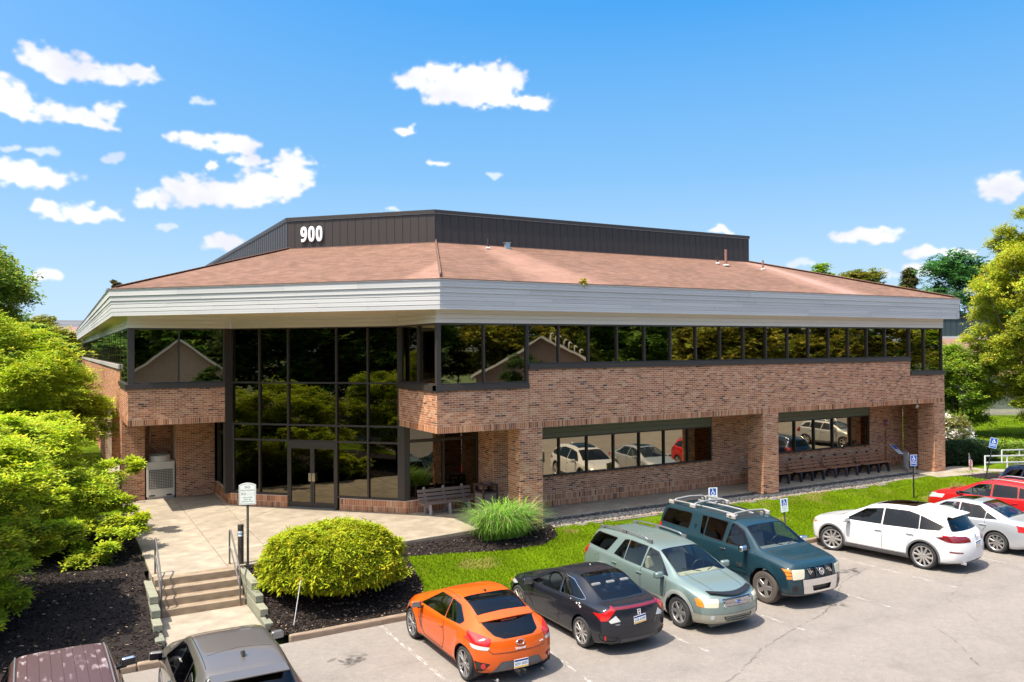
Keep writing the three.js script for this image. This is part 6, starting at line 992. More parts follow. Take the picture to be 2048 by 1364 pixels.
const LEAF = { near: leafGeo(8, 0.115, 0.1, 2.0), mid: leafGeo(9, 0.2, 0.2, 1.7), far: leafGeo(8, 0.42, 0.36, 1.5), needle: leafGeo(10, 0.34, 0.16, 6), tiny: leafGeo(8, 0.06, 0.04, 2.6) };
function trunkGeo(h, r, lean, limbs) {
  const gs = [], taper = (P, r0, r1) => { const c = new THREE.CatmullRomCurve3(P.map((p) => new V3(...p))), g = new THREE.TubeGeometry(c, 10, 1, 8), p = g.attributes.position, n = g.attributes.normal; for (let i = 0; i < p.count; i++) { const t = Math.floor(i / 9) / 10, q = c.getPoint(t), rad = lerp(r0, r1, t) * (t < 0.02 ? 1.25 : 1); p.setXYZ(i, q.x + n.getX(i) * rad, q.y + n.getY(i) * rad, q.z + n.getZ(i) * rad); } return g; };
  gs.push(taper([[0, -0.1, 0], [lean * 0.3, h * 0.4, 0.05], [lean, h, 0]], r, r * 0.35)); for (const [y, tip] of limbs) gs.push(taper([[lean * y / h, y, 0], [tip[0] * 0.45, lerp(y, tip[1], 0.4) - 0.1, tip[2] * 0.45], tip], r * 0.4, r * 0.08));
  return mergeGeometries(gs);
}
// crown: boughs spread through an uneven ellipsoid, each a flattened cloud of leaf sprays
function crownMesh(o) {
  const { cx = 0, cy, cz = 0, rx, ry, rz = rx, boughs = 60, per = 120, leaf = LEAF.mid, tone = [0.095, 0.16, 0.025], size = 1, bs = 0.26, m = plainLeaf, shape = 'round', fill = 0.35 } = o;
  const L = [], tips = [], seed = rnd() * 100;
  for (let b = 0; b < boughs; b++) {
    const u = rr(-1, 1), a = rnd() * 6.283, s = Math.sqrt(1 - u * u); let q = Math.pow(rr(fill, 1), 0.5) * (0.82 + 0.42 * fbm(a * 1.4 + seed, u * 2.2 + seed, 2));
    let X = s * Math.cos(a), Y = u, Z = s * Math.sin(a);
    if (shape === 'cone') { const t = rnd(); const rad = (1 - t) * rr(0.55, 1.05) + 0.05; X = Math.cos(a) * rad; Z = Math.sin(a) * rad; Y = t * 2 - 1; q = 1; }
    const p = [cx + X * rx * q, cy + Y * ry * q, cz + Z * rz * q]; tips.push(p); const br = bs * Math.min(rx, ry) * rr(0.7, 1.3), hue = rr(0.82, 1.2);
    for (let k = 0; k < per; k++) { const dx = gauss() * br * 1.1, dz = gauss() * br * 1.1, dy = gauss() * br * 0.55 - (dx * dx + dz * dz) / br * 0.16; L.push([p[0] + dx, p[1] + dy, p[2] + dz  , hue]); }
  }
  const im = stuff('crown', null, null, leaf, m, L, (it, d) => { d.position.set(it[0], it[1], it[2]); d.rotation.set(gauss() * 0.38, rnd() * 6.283, gauss() * 0.38); const s = size * rr(0.7, 1.25); d.scale.set(s, s, s); }, (it, c) => { const k = it[3] * rr(0.85, 1.15), y = rr(0.8, 1.25); return c.setRGB(tone[0] * k * y, tone[1] * k, tone[2] * k); });
  return { im, tips };
}
function tree(name, label, pos, o, group) {
  const t = thing(name, label, 'tree', pos, 0, group), c = crownMesh(o), lim = c.tips.filter((_, i) => i % Math.ceil(c.tips.length / 9) === 0).map((p) => [Math.max(0.6, lerp(o.cy - o.ry, o.cy, 0.2) * rr(0.6, 1)), p]);
  part('trunk', trunkGeo(o.cy, o.r || 0.16, o.cx || 0, lim), barkMat, t); t.add(c.im); return t;
}
const LG = { tone: [0.41, 0.51, 0.013] }, YG = { tone: [0.24, 0.36, 0.018] }, MG = { tone: [0.115, 0.225, 0.027] }, DG = { tone: [0.055, 0.105, 0.024] }, OL = { tone: [0.265, 0.28, 0.035] };
// the leafy trees over the mulch bed left of the steps
tree('leafy_tree', 'low bright green leafy tree spreading over the patio edge beside the plant niche', [-1.5, -0.1, -26.8], { cx: 0.0, cy: 1.95, cz: 0.1, rx: 2.8, ry: 2.15, rz: 2.8, boughs: 120, per: 150, leaf: LEAF.near, m: softLeaf, ...LG, r: 0.12, bs: 0.2, fill: 0.3 });
tree('leafy_tree', 'low leafy tree shading the mulch bed beside the maroon van', [-3.1, -0.4, -20.6], { cx: 0.2, cy: 2.7, cz: 0, rx: 2.5, ry: 2.2, rz: 2.4, boughs: 110, per: 140, leaf: LEAF.near, m: softLeaf, ...LG, r: 0.13, bs: 0.19, fill: 0.35 });
tree('leafy_tree', 'taller bright green leafy tree close to the sunlit brick wall', [-2.2, -0.1, -35.2], { cx: 0, cy: 3.3, cz: 0.4, rx: 3.5, ry: 3.6, rz: 3.6, boughs: 200, per: 130, leaf: LEAF.near, m: softLeaf, ...LG, r: 0.17, bs: 0.18, size: 1.15, fill: 0.3 });
for (const [n, list] of [['leafy_tree', [[2.9, 1.3, 1.2, 0.42], [2.9, 0.8, 2.2, 0.45], [2.2, 0.4, 2.7, 0.5], [3.1, 2.2, -0.2, 0.4], [3.2, 0.9, 2.0, 0.34]]], ['leafy_tree_001', [[2.5, 1.6, -0.6, 0.45], [2.0, 0.7, 0.6, 0.45], [1.2, 0.5, 1.4, 0.5], [2.6, 2.2, 0.5, 0.4], [3.1, 1.9, -0.2, 0.35], [2.9, 2.6, -1.0, 0.35]]]]) { const t = scene.getObjectByName(n); for (const [x, y, z, r] of list) { const c = crownMesh({ cx: x, cy: y, cz: z, rx: r * 1.5, ry: r * 0.5, boughs: 6, per: 90, leaf: LEAF.near, m: softLeaf, ...LG, bs: 0.6 }); c.im.name = 'low_branch'; t.add(c.im); } }
tree('tall_tree', 'tall loose green tree standing behind the leafy tree on the sunlit side', [-4.6, -0.2, -47], { cy: 6.2, rx: 3.7, ry: 5.0, boughs: 150, per: 100, leaf: LEAF.mid, m: softLeaf, tone: [0.245, 0.36, 0.028], r: 0.22, size: 0.9, bs: 0.2 });
for (const [x, z, h, w, C, l] of [[-4, -62, 6.5, 4, MG, 'rounded mid green tree on the lawn beside the sunlit wing'], [-9, -75, 9, 5, YG, 'yellow green tree in front of the neighbouring brick block'], [-3.5, -84, 8.6, 4.2, MG, 'green tree standing close to the neighbouring brick block'], [-2.2, -96, 9.6, 4, OL, 'bronze tinted tree rising over the neighbouring brick block'], [-14, -58, 10, 5, MG, 'broad green tree half hidden by the tall tree']])
  tree('background_tree', l, [x, -0.1, z], { cy: h * 0.6, rx: w, ry: h * 0.42, boughs: 70, per: 60, leaf: LEAF.far, ...C, size: 0.8 }, 'trees beside the sunlit wing');
tree('ivy_tree', 'dead snag wrapped in ivy poking above the eave corner', [6.6, -0.1, -122], { cy: 12.6, rx: 1.1, ry: 2.6, boughs: 34, per: 50, leaf: LEAF.far, tone: [0.14, 0.125, 0.045], size: 0.6 });
// right hand side
tree('maple_tree', 'tall yellow green tree standing beside the ramp and annexe', [51.8, -0.2, -26.4], { cy: 7.0, rx: 4.0, ry: 7.1, rz: 4.0, boughs: 330, per: 110, leaf: LEAF.mid, tone: [0.45, 0.5, 0.033], m: softLeaf, r: 0.28, bs: 0.14, size: 0.72, fill: 0.4 });
tree('small_tree', 'small bright green tree between the brick wall end and the stucco annexe', [49.0, -0.1, -30.6], { cy: 3.0, rx: 2.0, ry: 2.7, boughs: 90, per: 80, leaf: LEAF.mid, m: softLeaf, ...YG, r: 0.1, size: 0.75 });
for (const [x, z, h, w, C, l, sh] of [[86.5, -53, 15.8, 5.6, { tone: [0.07, 0.205, 0.045] }, 'broad deep green tree rising behind the roof corner'], [82, -56.5, 14.2, 2.6, { tone: [0.12, 0.128, 0.035] }, 'dark conical conifer behind the roof slope', 'cone'], [93, -50.5, 15.4, 3.0, { tone: [0.125, 0.17, 0.045] }, 'feathery pine behind the broad deep green tree', 'cone'], [77.5, -60, 14.3, 3.6, OL, 'olive toned tree showing over the roof slope'], [74, -62, 14.6, 2.6, YG, 'light green tree showing over the roof slope'], [90, -46, 9.8, 4.6, MG, 'lower green tree by the annexe roof'], [70, -43, 6.2, 3.5, YG, 'light green tree in front of the annexe']])
  tree(sh ? 'conifer' : 'background_tree', l, [x, -0.2, z], { cy: h * (sh ? 0.55 : 0.62), rx: w, ry: h * (sh ? 0.45 : 0.4), boughs: sh ? 130 : 90, per: 60, leaf: sh ? LEAF.needle : LEAF.far, ...C, size: sh ? 1.3 : 0.85, shape: sh || 'round', bs: sh ? 0.14 : 0.26 }, 'trees behind the bench side of the office');
// trees across the car park, mirrored in the windows
for (const [x, z, h, w, C, l] of [[-26, -19, 13, 6, MG, 'dense tree across the car park mirrored in the entrance glass'], [-34, -12, 15, 6.5, DG, 'tall dark tree across the car park mirrored in the entrance glass'], [-24, -6, 12.5, 5.5, MG, 'broad tree across the car park mirrored in the entrance glass'], [-32, 2, 14, 6.5, DG, 'deep green tree across the car park mirrored in the entrance glass'], [-20, 8, 11.5, 5.5, YG, 'light green tree across the car park mirrored in the entrance glass'], [-28, -30, 12.5, 5.5, DG, 'dark tree at the far edge of the lot mirrored in the entrance glass'],
  [-6, 40, 14, 7, DG, 'dark tree behind the gabled houses'], [8, 46, 15, 8, MG, 'tall tree behind the gabled houses'], [22, 40, 14, 7.5, DG, 'broad dark tree behind the gabled houses'], [34, 48, 16, 8, MG, 'big tree behind the second gabled house'], [50, 42, 15, 8, OL, 'olive tree behind the second gabled house'], [66, 40, 15, 8, MG, 'green tree across the road mirrored in the long windows'], [80, 30, 14, 8, OL, 'olive tree across the road mirrored in the long windows'], [96, 26, 15, 8, MG, 'green tree far along the road mirrored in the long windows'], [24, 20, 8, 3.6, DG, 'small dark tree between the gabled houses'], [58, 16, 10, 5, OL, 'bronze tree near the second gabled house'], [72, 12, 11, 5.5, OL, 'ochre tree along the far side of the lot'], [88, 8, 11, 5.5, YG, 'light green tree along the far side of the lot'], [110, 2, 13, 7, MG, 'green tree at the far end of the lot']])
  tree('opposite_tree', l, [x, -0.9, z], { cy: h * 0.58, rx: w, ry: h * 0.43, boughs: 70, per: 50, leaf: LEAF.far, ...C, size: 1.15 }, 'trees across the car park');
for (const [x, z, h, w, l] of [[11.6, 12.5, 5.2, 1.5, 'slim dark tree in front of the beige gabled house'], [33.5, 13.5, 6, 1.8, 'slim dark tree in front of the brick gabled house']]) tree('opposite_tree', l, [x, -0.9, z], { cy: h * 0.58, rx: w, ry: h * 0.43, boughs: 40, per: 50, leaf: LEAF.mid, ...DG, size: 1 }, 'trees across the car park');
{ // more of the same wood further back
  const src = ['opposite_tree_006', 'opposite_tree_007', 'opposite_tree_008', 'opposite_tree_010'].map((n) => scene.getObjectByName(n));
  for (let k = 0; k < 18; k++) { const o = src[k % 4].clone(); o.name = top('wood_tree'); o.userData = { label: 'tall tree in the wood beyond the gabled houses', category: 'tree', group: 'wood beyond the gabled houses' }; o.position.set(-60 + k * 10 + gauss() * 2, -0.9, 56 + gauss() * 4 + (k % 2) * 8); o.rotation.y = rnd() * 6; o.scale.setScalar(rr(1.0, 1.25)); scene.add(o); }
  for (const [x, z] of [[-44, -40], [-46, -24], [-48, -6], [-46, 12], [-40, 26]]) { const o = src[Math.abs(x + z) % 4].clone(); o.name = top('wood_tree'); o.userData = { label: 'tall tree in the wood facing the entrance glass', category: 'tree', group: 'wood past the edge of the lot' }; o.position.set(x, -0.9, z); o.scale.setScalar(rr(1.1, 1.3)); o.rotation.y = rnd() * 6; scene.add(o); }
}
// ---- clipped yew mound
function mound(name, label, cat, pos, rx, ry, rz, n, leaf, tone, sz, group) {
  const t = thing(name, label, cat, pos, 0, group), L = [], seed = rnd() * 50;
  for (let i = 0; i < n; i++) { const u = rnd() * 1.25 - 0.25, a = rnd() * 6.283, s = Math.sqrt(1 - Math.min(u * u, 1)), nz = 0.74 + 0.34 * fbm(a * 2.0 + seed, u * 2.6 + seed, 2) + 0.16 * fbm(Math.cos(a) * 7 + seed, Math.sin(a) * 7 + u * 6, 3), q = nz * (1 - Math.pow(rnd(), 2) * 0.16 + (rnd() < 0.08 ? rr(0.02, 0.1) : 0)), X = Math.cos(a) * Math.pow(s, 0.75), Z = Math.sin(a) * Math.pow(s, 0.75); L.push([X * rx * q, ry * 0.42 + u * ry * 0.62 * q, Z * rz * q]); }
  const im = stuff('foliage', null, null, leaf, plainLeaf, L, (it, d) => { d.position.set(it[0], it[1], it[2]); d.rotation.set(gauss() * 0.6, rnd() * 6.283, gauss() * 0.6); const s = sz * rr(0.7, 1.3); d.scale.set(s, s * 1.2, s); }, (it, c) => { const k = rr(0.82, 1.18), y = rr(0.8, 1.25); return c.setRGB(tone[0] * k * y, tone[1] * k, tone[2] * k); });
  t.add(im); const core = new THREE.IcosahedronGeometry(1, 3); core.scale(rx * 0.66, ry * 0.42, rz * 0.66).translate(0, ry * 0.42, 0); part('inner_foliage', core, dull(tone[0], tone[1], tone[2], 0.9), t); return t;
}
mound('yew_shrub', 'large clipped yellow green yew mound in the mulch by the steps', 'shrub', [5.95, -0.52, -19.75], 1.62, 1.66, 1.4, 10000, leafGeo(9, 0.11, 0.06, 3.0), [0.34, 0.39, 0.012], 1);
mound('dark_hedge', 'low dark green hedge beyond the brick pier', 'hedge', [37.6, -0.1, -23.3], 2.6, 1.0, 0.8, 5000, LEAF.near, [0.028, 0.062, 0.019], 1);
mound('hosta', 'pale green leafy clump inside the ramp railing', 'plant', [40.3, -0.3, -21.6], 0.8, 0.5, 0.7, 700, LEAF.near, [0.26, 0.33, 0.055], 1.2);
mound('hosta', 'pale leafy clump on the bank above the railing', 'plant', [42.6, -0.1, -23.6], 0.9, 0.6, 0.7, 700, LEAF.near, [0.22, 0.32, 0.045], 1.2);
{ const t = mound('flowering_shrub', 'white flowering shrub above the dark hedge', 'shrub', [39.8, -0.1, -25.6], 1.6, 1.9, 1.2, 2600, LEAF.near, [0.24, 0.25, 0.065], 1), L = []; for (let i = 0; i < 380; i++) { const u = rnd(), a = rnd() * 6.28, s = Math.sqrt(1 - u * u); L.push([Math.cos(a) * s * 1.62, 0.8 + u * 1.2, Math.sin(a) * s * 1.22]); } t.add(stuff('blossom', null, null, leafGeo(6, 0.13, 0.05, 1.2), mat(0.85, 0.8, 0.74, 0.8, { side: THREE.DoubleSide }), L, (it, d) => { d.position.set(...it); d.rotation.set(gauss(), rnd() * 6, gauss()); const s = rr(0.7, 1.3); d.scale.set(s, s, s); })); }
// ---- arching ornamental grass
{
  const t = thing('ornamental_grass', 'big arching clump of green ornamental grass in the mulch beside the walk', 'plant', [11.6, -0.12, -21.35]), W = 0.007, bl = []; t.scale.set(1.1, 1.2, 1.05);
  for (let v = 0; v < 6; v++) { const p = [], ix = [], n = 9, reach = rr(0.5, 1.0), h = rr(0.9, 1.15), droop = rr(0.2, 0.95); for (let i = 0; i <= n; i++) { const k = i / n, x = reach * k * k * 0.7 + 0.3 * reach * k, y = h * (1.25 * k - (0.25 + droop) * k ** 3.2), w = W * (1 - k ** 3) + 0.0008; p.push(x, y, -w, x, y, w); if (i < n) { const a = i * 2; ix.push(a, a + 1, a + 3, a, a + 3, a + 2); } } const g = new THREE.BufferGeometry(); g.setAttribute('position', new THREE.Float32BufferAttribute(p, 3)); g.setIndex(ix); g.computeVertexNormals(); bl.push(g); }
  bl.forEach((g, v) => { const L = []; for (let i = 0; i < 520; i++) { const c = [(rnd() + rnd() - 1) * 0.62 + 0.03, rr(-0.08, 0.08)], a = rnd() * 6.283, q = Math.sqrt(rnd()) * 0.13; L.push([c[0] + Math.cos(a) * q, c[1] + Math.sin(a) * q, a + gauss() * 0.8 + (c[0] > 0.4 ? -Math.sin(a) * 0.5 : 0), 0.15 + rnd() * 0.3]); }
    const im = stuff('blades', null, null, g, softLeaf, L, (it, d) => { d.position.set(it[0], 0, it[1]); d.rotation.y = -it[2]; const s = rr(0.7, 1.12); d.scale.set(s * (0.25 + it[3] * 2.2), s * rr(0.7, 1.1), s * 1.3); }, (it, c) => { const k = rr(0.75, 1.3), y = rnd() < 0.12; return y ? c.setRGB(0.55 * k, 0.5 * k, 0.2) : c.setRGB(0.2 * k, 0.4 * k, 0.035 * k); }); t.add(im); });
}
console.log('plants done');
// ================================================================ street furniture and small things
const timberTex = tex(256, 256, (x, y) => { const v = 0.62 + 0.35 * fbm(x / 90, y / 4, 4) - 0.12 * smooth(0.62, 0.7, fbm(x / 30, y / 6, 3)); return [v, v * 1.0, v * 0.93]; });
const timberMat = mat(0.42, 0.42, 0.36, 0.95, { map: clone(timberTex, 0.5, 2) }), timberMat2 = mat(0.34, 0.35, 0.31, 0.95, { map: clone(timberTex, 0.6, 2.3) });
const rw = (g, x, y, z, ry = 0) => g.rotateY(ry).translate(x, y, z);
// timber retaining walls on each side of the steps
for (const [x, l, dz] of [[1.87, 'weathered timber retaining wall between the steps and the shaded mulch bed', 0], [4.11, 'weathered timber retaining wall between the steps and the yew bed', 0.05]]) {
  const w = thing('timber_wall', l, 'retaining wall', [0, 0, 0], 0, 'timber walls beside the steps');
  for (let k = 0; k < 4; k++) { const z1 = -20.15 + dz + 0.5 * k, g = new RoundedBoxGeometry(0.19, 0.17, z1 + 21.7, 2, 0.014); metricUV(g.rotateY(0)); part('timber', g, k % 2 ? timberMat2 : timberMat, w, [x + gauss() * 0.008, -0.13 - 0.178 * k, (z1 - 21.7) / 2], [0, gauss() * 0.004, 0]); }
}
// handrails
const galv = mat(0.11, 0.105, 0.1, 0.6), rust = mat(0.3, 0.12, 0.05, 0.9);
for (const [x, l] of [[2.08, 'grey pipe handrail on the tree side of the steps'], [3.86, 'grey pipe handrail with rusty feet beside the bollard light']]) {
  const h = thing('handrail', l, 'handrail', [x, 0, 0], 0, 'handrails on the steps');
  part('top_rail', tube([[0, 0, -22.02], [0, 0.55, -22.02], [0, 0.86, -22.0], [0, 0.9, -21.92], [0, 0.88, -21.82], [0, 0.3, -20.82], [0, 0.18, -20.66], [0, 0.0, -20.62], [0, -0.7, -20.62]], 0.022, 70, 10), galv, h);
  part('mid_rail', tube([[0, 0.45, -22.0], [0, 0.42, -21.84], [0, -0.22, -20.66]], 0.018, 30, 8), galv, h);
  for (const [y, z] of [[0, -22.02], [-0.7, -20.62]]) part('foot', cyl(0.028, 0.032, 0.05, 12), rust, h, [0, y + 0.025, z]);
}
{ const b = thing('bollard_light', 'dark round bollard light with a blue and white sticker at the patio edge', 'bollard', [4.12, 0, -21.9]); const dm = mat(0.05, 0.042, 0.038, 0.5);
  part('post', cyl(0.075, 0.075, 0.9, 28).translate(0, 0.45, 0), dm, b); part('lamp_head', cyl(0.078, 0.078, 0.1, 28).translate(0, 0.965, 0), dm, b); part('louvre_gap', cyl(0.066, 0.066, 0.03, 24).translate(0, 0.905, 0), K.black, b);
  const t = canvasTex(128, 128, (g) => { g.fillStyle = '#e8eef2'; g.fillRect(0, 0, 128, 128); g.fillStyle = '#2f7fc0'; g.fillRect(0, 44, 128, 44); g.fillStyle = '#e8eef2'; g.fillRect(12, 62, 104, 8); g.fillStyle = '#2a3a4a'; g.beginPath(); g.arc(64, 22, 12, 0, 7); g.fill(); });
  part('sticker', new THREE.CylinderGeometry(0.0765, 0.0765, 0.13, 12, 1, true, -0.75, 1.5).translate(0, 0.79, 0), new THREE.MeshStandardMaterial({ map: t, roughness: 0.5 }), b, [0, 0, 0], [0, -0.4, 0]); }
// warning sign
{ const s = thing('warning_sign', 'arched white warning sign with teal lettering on a perforated post', 'sign', [4.22, -0.12, -21.5], -0.32);
  const t = canvasTex(420, 560, (g, W, H) => { g.fillStyle = '#f1efe8'; g.fillRect(0, 0, W, H); g.strokeStyle = '#1d7f86'; g.lineWidth = 9; g.beginPath(); g.moveTo(22, H - 22); g.lineTo(22, 78); g.quadraticCurveTo(W / 2, -14, W - 22, 78); g.lineTo(W - 22, H - 22); g.closePath(); g.stroke(); g.fillStyle = '#17727c'; g.textAlign = 'center'; g.font = 'bold 92px serif'; g.fillText('NO', W / 2, 148); g.font = 'bold 52px serif'; g.fillText('TRESPASSING', W / 2, 216, 356); g.font = 'bold 92px serif'; g.fillText('NO', 112, 318, 130); g.lineWidth = 5; for (const y of [262, 290, 318]) { g.beginPath(); for (let x = 190; x < 388; x += 13) { g.moveTo(x, y); g.lineTo(x + rr(6, 10), y); } g.stroke(); } g.font = 'bold 46px serif'; g.fillText('VIOLATORS', W / 2, 396, 250); g.fillText('WILL BE', W / 2, 446, 190); g.fillText('PROSECUTED', W / 2, 498, 300); });
  const sh = new THREE.Shape(); sh.moveTo(-0.21, 0); sh.lineTo(0.21, 0); sh.lineTo(0.21, 0.5); sh.quadraticCurveTo(0, 0.62, -0.21, 0.5); sh.closePath(); const pl = new THREE.ExtrudeGeometry(sh, { depth: 0.012, bevelEnabled: false, curveSegments: 12 }).translate(0, 1.72, 0.03); const pn = part('sign_panel', pl, mat(0.75, 0.75, 0.72, 0.5), s);
  const f = new THREE.ShapeGeometry(sh, 12), p = f.attributes.position, uv = f.attributes.uv; for (let i = 0; i < p.count; i++) uv.setXY(i, (p.getX(i) + 0.21) / 0.42, p.getY(i) / 0.56); f.translate(0, 1.72, 0.044); part('sign_face', f, new THREE.MeshStandardMaterial({ map: t, roughness: 0.45 }), pn);
  part('post', mergeGeometries([gbox(0.03, 2.2, 0.012, 0, 1.1, 0.012), gbox(0.012, 2.2, 0.03, -0.022, 1.1, 0), gbox(0.012, 2.2, 0.03, 0.022, 1.1, 0)]), mat(0.04, 0.045, 0.04, 0.5, { metalness: 0.3 }), s); const holes = []; for (let y = 0.9; y < 1.7; y += 0.05) holes.push(cyl(0.007, 0.007, 0.004, 8).rotateX(Math.PI / 2).translate(0, y, 0.02)); part('post_holes', mergeGeometries(holes), mat(0.6, 0.6, 0.55, 0.6), s); }
// accessible parking signs
const accTex = (style) => canvasTex(256, 384, (g) => { const B = '#1557a8'; if (style === 2) { g.fillStyle = B; g.fillRect(0, 0, 256, 384); g.strokeStyle = '#fff'; g.lineWidth = 8; g.strokeRect(14, 14, 228, 356); } else { g.fillStyle = '#f3f5f6'; g.fillRect(0, 0, 256, 384); g.fillStyle = B; g.fillRect(36, 20, 184, 184); } g.strokeStyle = '#fff'; g.fillStyle = '#fff'; g.lineWidth = 15; g.lineCap = 'round'; g.beginPath(); g.arc(118, 52, 13, 0, 7); g.fill(); g.beginPath(); g.moveTo(120, 72); g.lineTo(124, 122); g.lineTo(160, 122); g.lineTo(178, 164); g.lineTo(192, 160); g.stroke(); g.beginPath(); g.moveTo(122, 94); g.lineTo(154, 94); g.stroke(); g.beginPath(); g.arc(126, 148, 42, 0.1, 4.0); g.stroke(); g.fillStyle = style === 2 ? '#fff' : '#2a9a6c'; g.font = 'bold 40px sans-serif'; g.textAlign = 'center'; g.fillText('RESERVED', 128, 256, 200); g.fillText('PARKING', 128, 306, 180); if (style !== 2) g.fillText('ONLY', 128, 352, 110); });
const accA = accTex(1), accB = accTex(2);
for (const [x, z, h, turn, tilt, st, l] of [[17.95, -19.2, 1.55, -0.3, 0, 1, 'white accessible parking sign half hidden behind the teal SUV'], [21.35, -19.35, 0.85, -0.15, -0.08, 1, 'low white accessible parking sign between the teal SUV and the white crossover'], [29.3, -20.1, 1.55, -0.3, 0, 2, 'blue accessible parking sign on a black post in the lawn before the benches'], [34.6, -20.4, 1.6, -0.9, 0.2, 2, 'leaning blue accessible parking sign behind the red crossover']]) {
  const s = thing('accessible_parking_sign', l, 'sign', [x, landY(x, z) - 0.05, z], turn, 'accessible parking signs'); s.rotation.set(0, turn, -tilt);
  part('post', gbox(0.045, h + 0.2, 0.03, 0, (h + 0.2) / 2, 0), st === 2 ? mat(0.02, 0.022, 0.02, 0.5) : galv, s); const p = part('sign_panel', new RoundedBoxGeometry(0.3, 0.45, 0.006, 2, 0.003).translate(0, h + 0.02, 0.022), mat(0.7, 0.7, 0.7, 0.4), s); part('sign_face', new THREE.PlaneGeometry(0.296, 0.446).translate(0, h + 0.02, 0.027), new THREE.MeshStandardMaterial({ map: st === 2 ? accB : accA, roughness: 0.4 }), p);
}
// benches
function bench(label, pos, turn, wood, iron, group, L = 1.8, slats = 3) {
  const b = thing('bench', label, 'bench', pos, turn, group);
  for (let k = 0; k < slats; k++) part('back_slat', new RoundedBoxGeometry(L, 0.105, 0.04, 2, 0.008), wood, b, [0, 0.53 + k * 0.128, -0.24 - k * 0.035], [-0.26, 0, 0]);
  for (let k = 0; k < 3; k++) part('seat_slat', new RoundedBoxGeometry(L, 0.04, 0.125, 2, 0.008), wood, b, [0, 0.425 - k * 0.004 + (k === 2 ? 0.006 : 0), 0.12 - 0.135 * (k - 0)]);
  const sh = new THREE.Shape(); sh.moveTo(-0.32, 0); sh.lineTo(-0.24, 0); sh.quadraticCurveTo(-0.2, 0.28, 0, 0.3); sh.quadraticCurveTo(0.14, 0.26, 0.14, 0); sh.lineTo(0.23, 0); sh.quadraticCurveTo(0.25, 0.34, 0.17, 0.4); sh.lineTo(-0.19, 0.4); sh.lineTo(-0.38, 0.9); sh.lineTo(-0.45, 0.88); sh.lineTo(-0.28, 0.36); sh.quadraticCurveTo(-0.34, 0.2, -0.32, 0);
  const g = new THREE.ExtrudeGeometry(sh, { depth: 0.055, bevelEnabled: true, bevelSize: 0.006, bevelThickness: 0.006, bevelSegments: 1, curveSegments: 8 }).translate(0, 0, -0.0275).rotateY(-Math.PI / 2);
  for (const x of [-L * 0.36, 0, L * 0.36]) part('leg_frame', g, iron, b, [x, 0, 0]);
  return b;
}
bench('weathered grey brown slatted bench beside the entrance glazing', [11.35, 0.03, -24.75], 0, mat(0.28, 0.215, 0.2, 0.8, { map: clone(woodTex, 2, 2) }), mat(0.32, 0.28, 0.29, 0.85), undefined, 1.95);
const brownSlat = mat(0.42, 0.2, 0.11, 0.75, { map: clone(woodTex, 2, 2) }), plumIron = mat(0.05, 0.04, 0.055, 0.7);
[[25.1, 'reddish brown slatted bench half hidden behind the brick pier'], [27.15, 'reddish brown slatted bench next to the pier in the covered walk'], [29.25, 'reddish brown slatted bench third along from the brick pier'], [31.35, 'reddish brown slatted bench nearest the bicycle rack']].forEach(([x, l], i) => bench(l, [x, 0, -23.35], gauss() * 0.02, brownSlat, i % 2 ? mat(0.02, 0.02, 0.024, 0.6) : plumIron, 'benches in the covered walk', 1.85));
// litter bin
{ const b = thing('litter_bin', 'brown square litter bin with open top beside the brick pier', 'litter bin', [12.5, 0, -24.2], 0.1), br = mat(0.09, 0.05, 0.038, 0.6), pn = mat(0.26, 0.2, 0.16, 0.8); part('lid', new RoundedBoxGeometry(0.62, 0.05, 0.62, 2, 0.015).translate(0, 1.0, 0), br, b); for (const x of [-0.27, 0.27]) for (const z of [-0.27, 0.27]) part('post', gbox(0.06, 0.98, 0.06, x, 0.49, z), br, b); part('rail', mergeGeometries([gbox(0.56, 0.05, 0.05, 0, 0.76, 0.27), gbox(0.56, 0.05, 0.05, 0, 0.76, -0.27), gbox(0.05, 0.05, 0.56, 0.27, 0.76, 0), gbox(0.05, 0.05, 0.56, -0.27, 0.76, 0)]), br, b); for (const [w, d, x, z] of [[0.48, 0.02, 0, 0.27], [0.48, 0.02, 0, -0.27], [0.02, 0.48, 0.27, 0], [0.02, 0.48, -0.27, 0]]) part('side_panel', gbox(w, 0.68, d, x, 0.4, z), pn, b); part('liner', gbox(0.46, 0.7, 0.46, 0, 0.4, 0), K.black, b); part('ash_tray', cyl(0.12, 0.12, 0.02, 20).translate(0.06, 1.032, -0.05), mat(0.35, 0.35, 0.36, 0.4, { metalness: 0.7 }), b); }
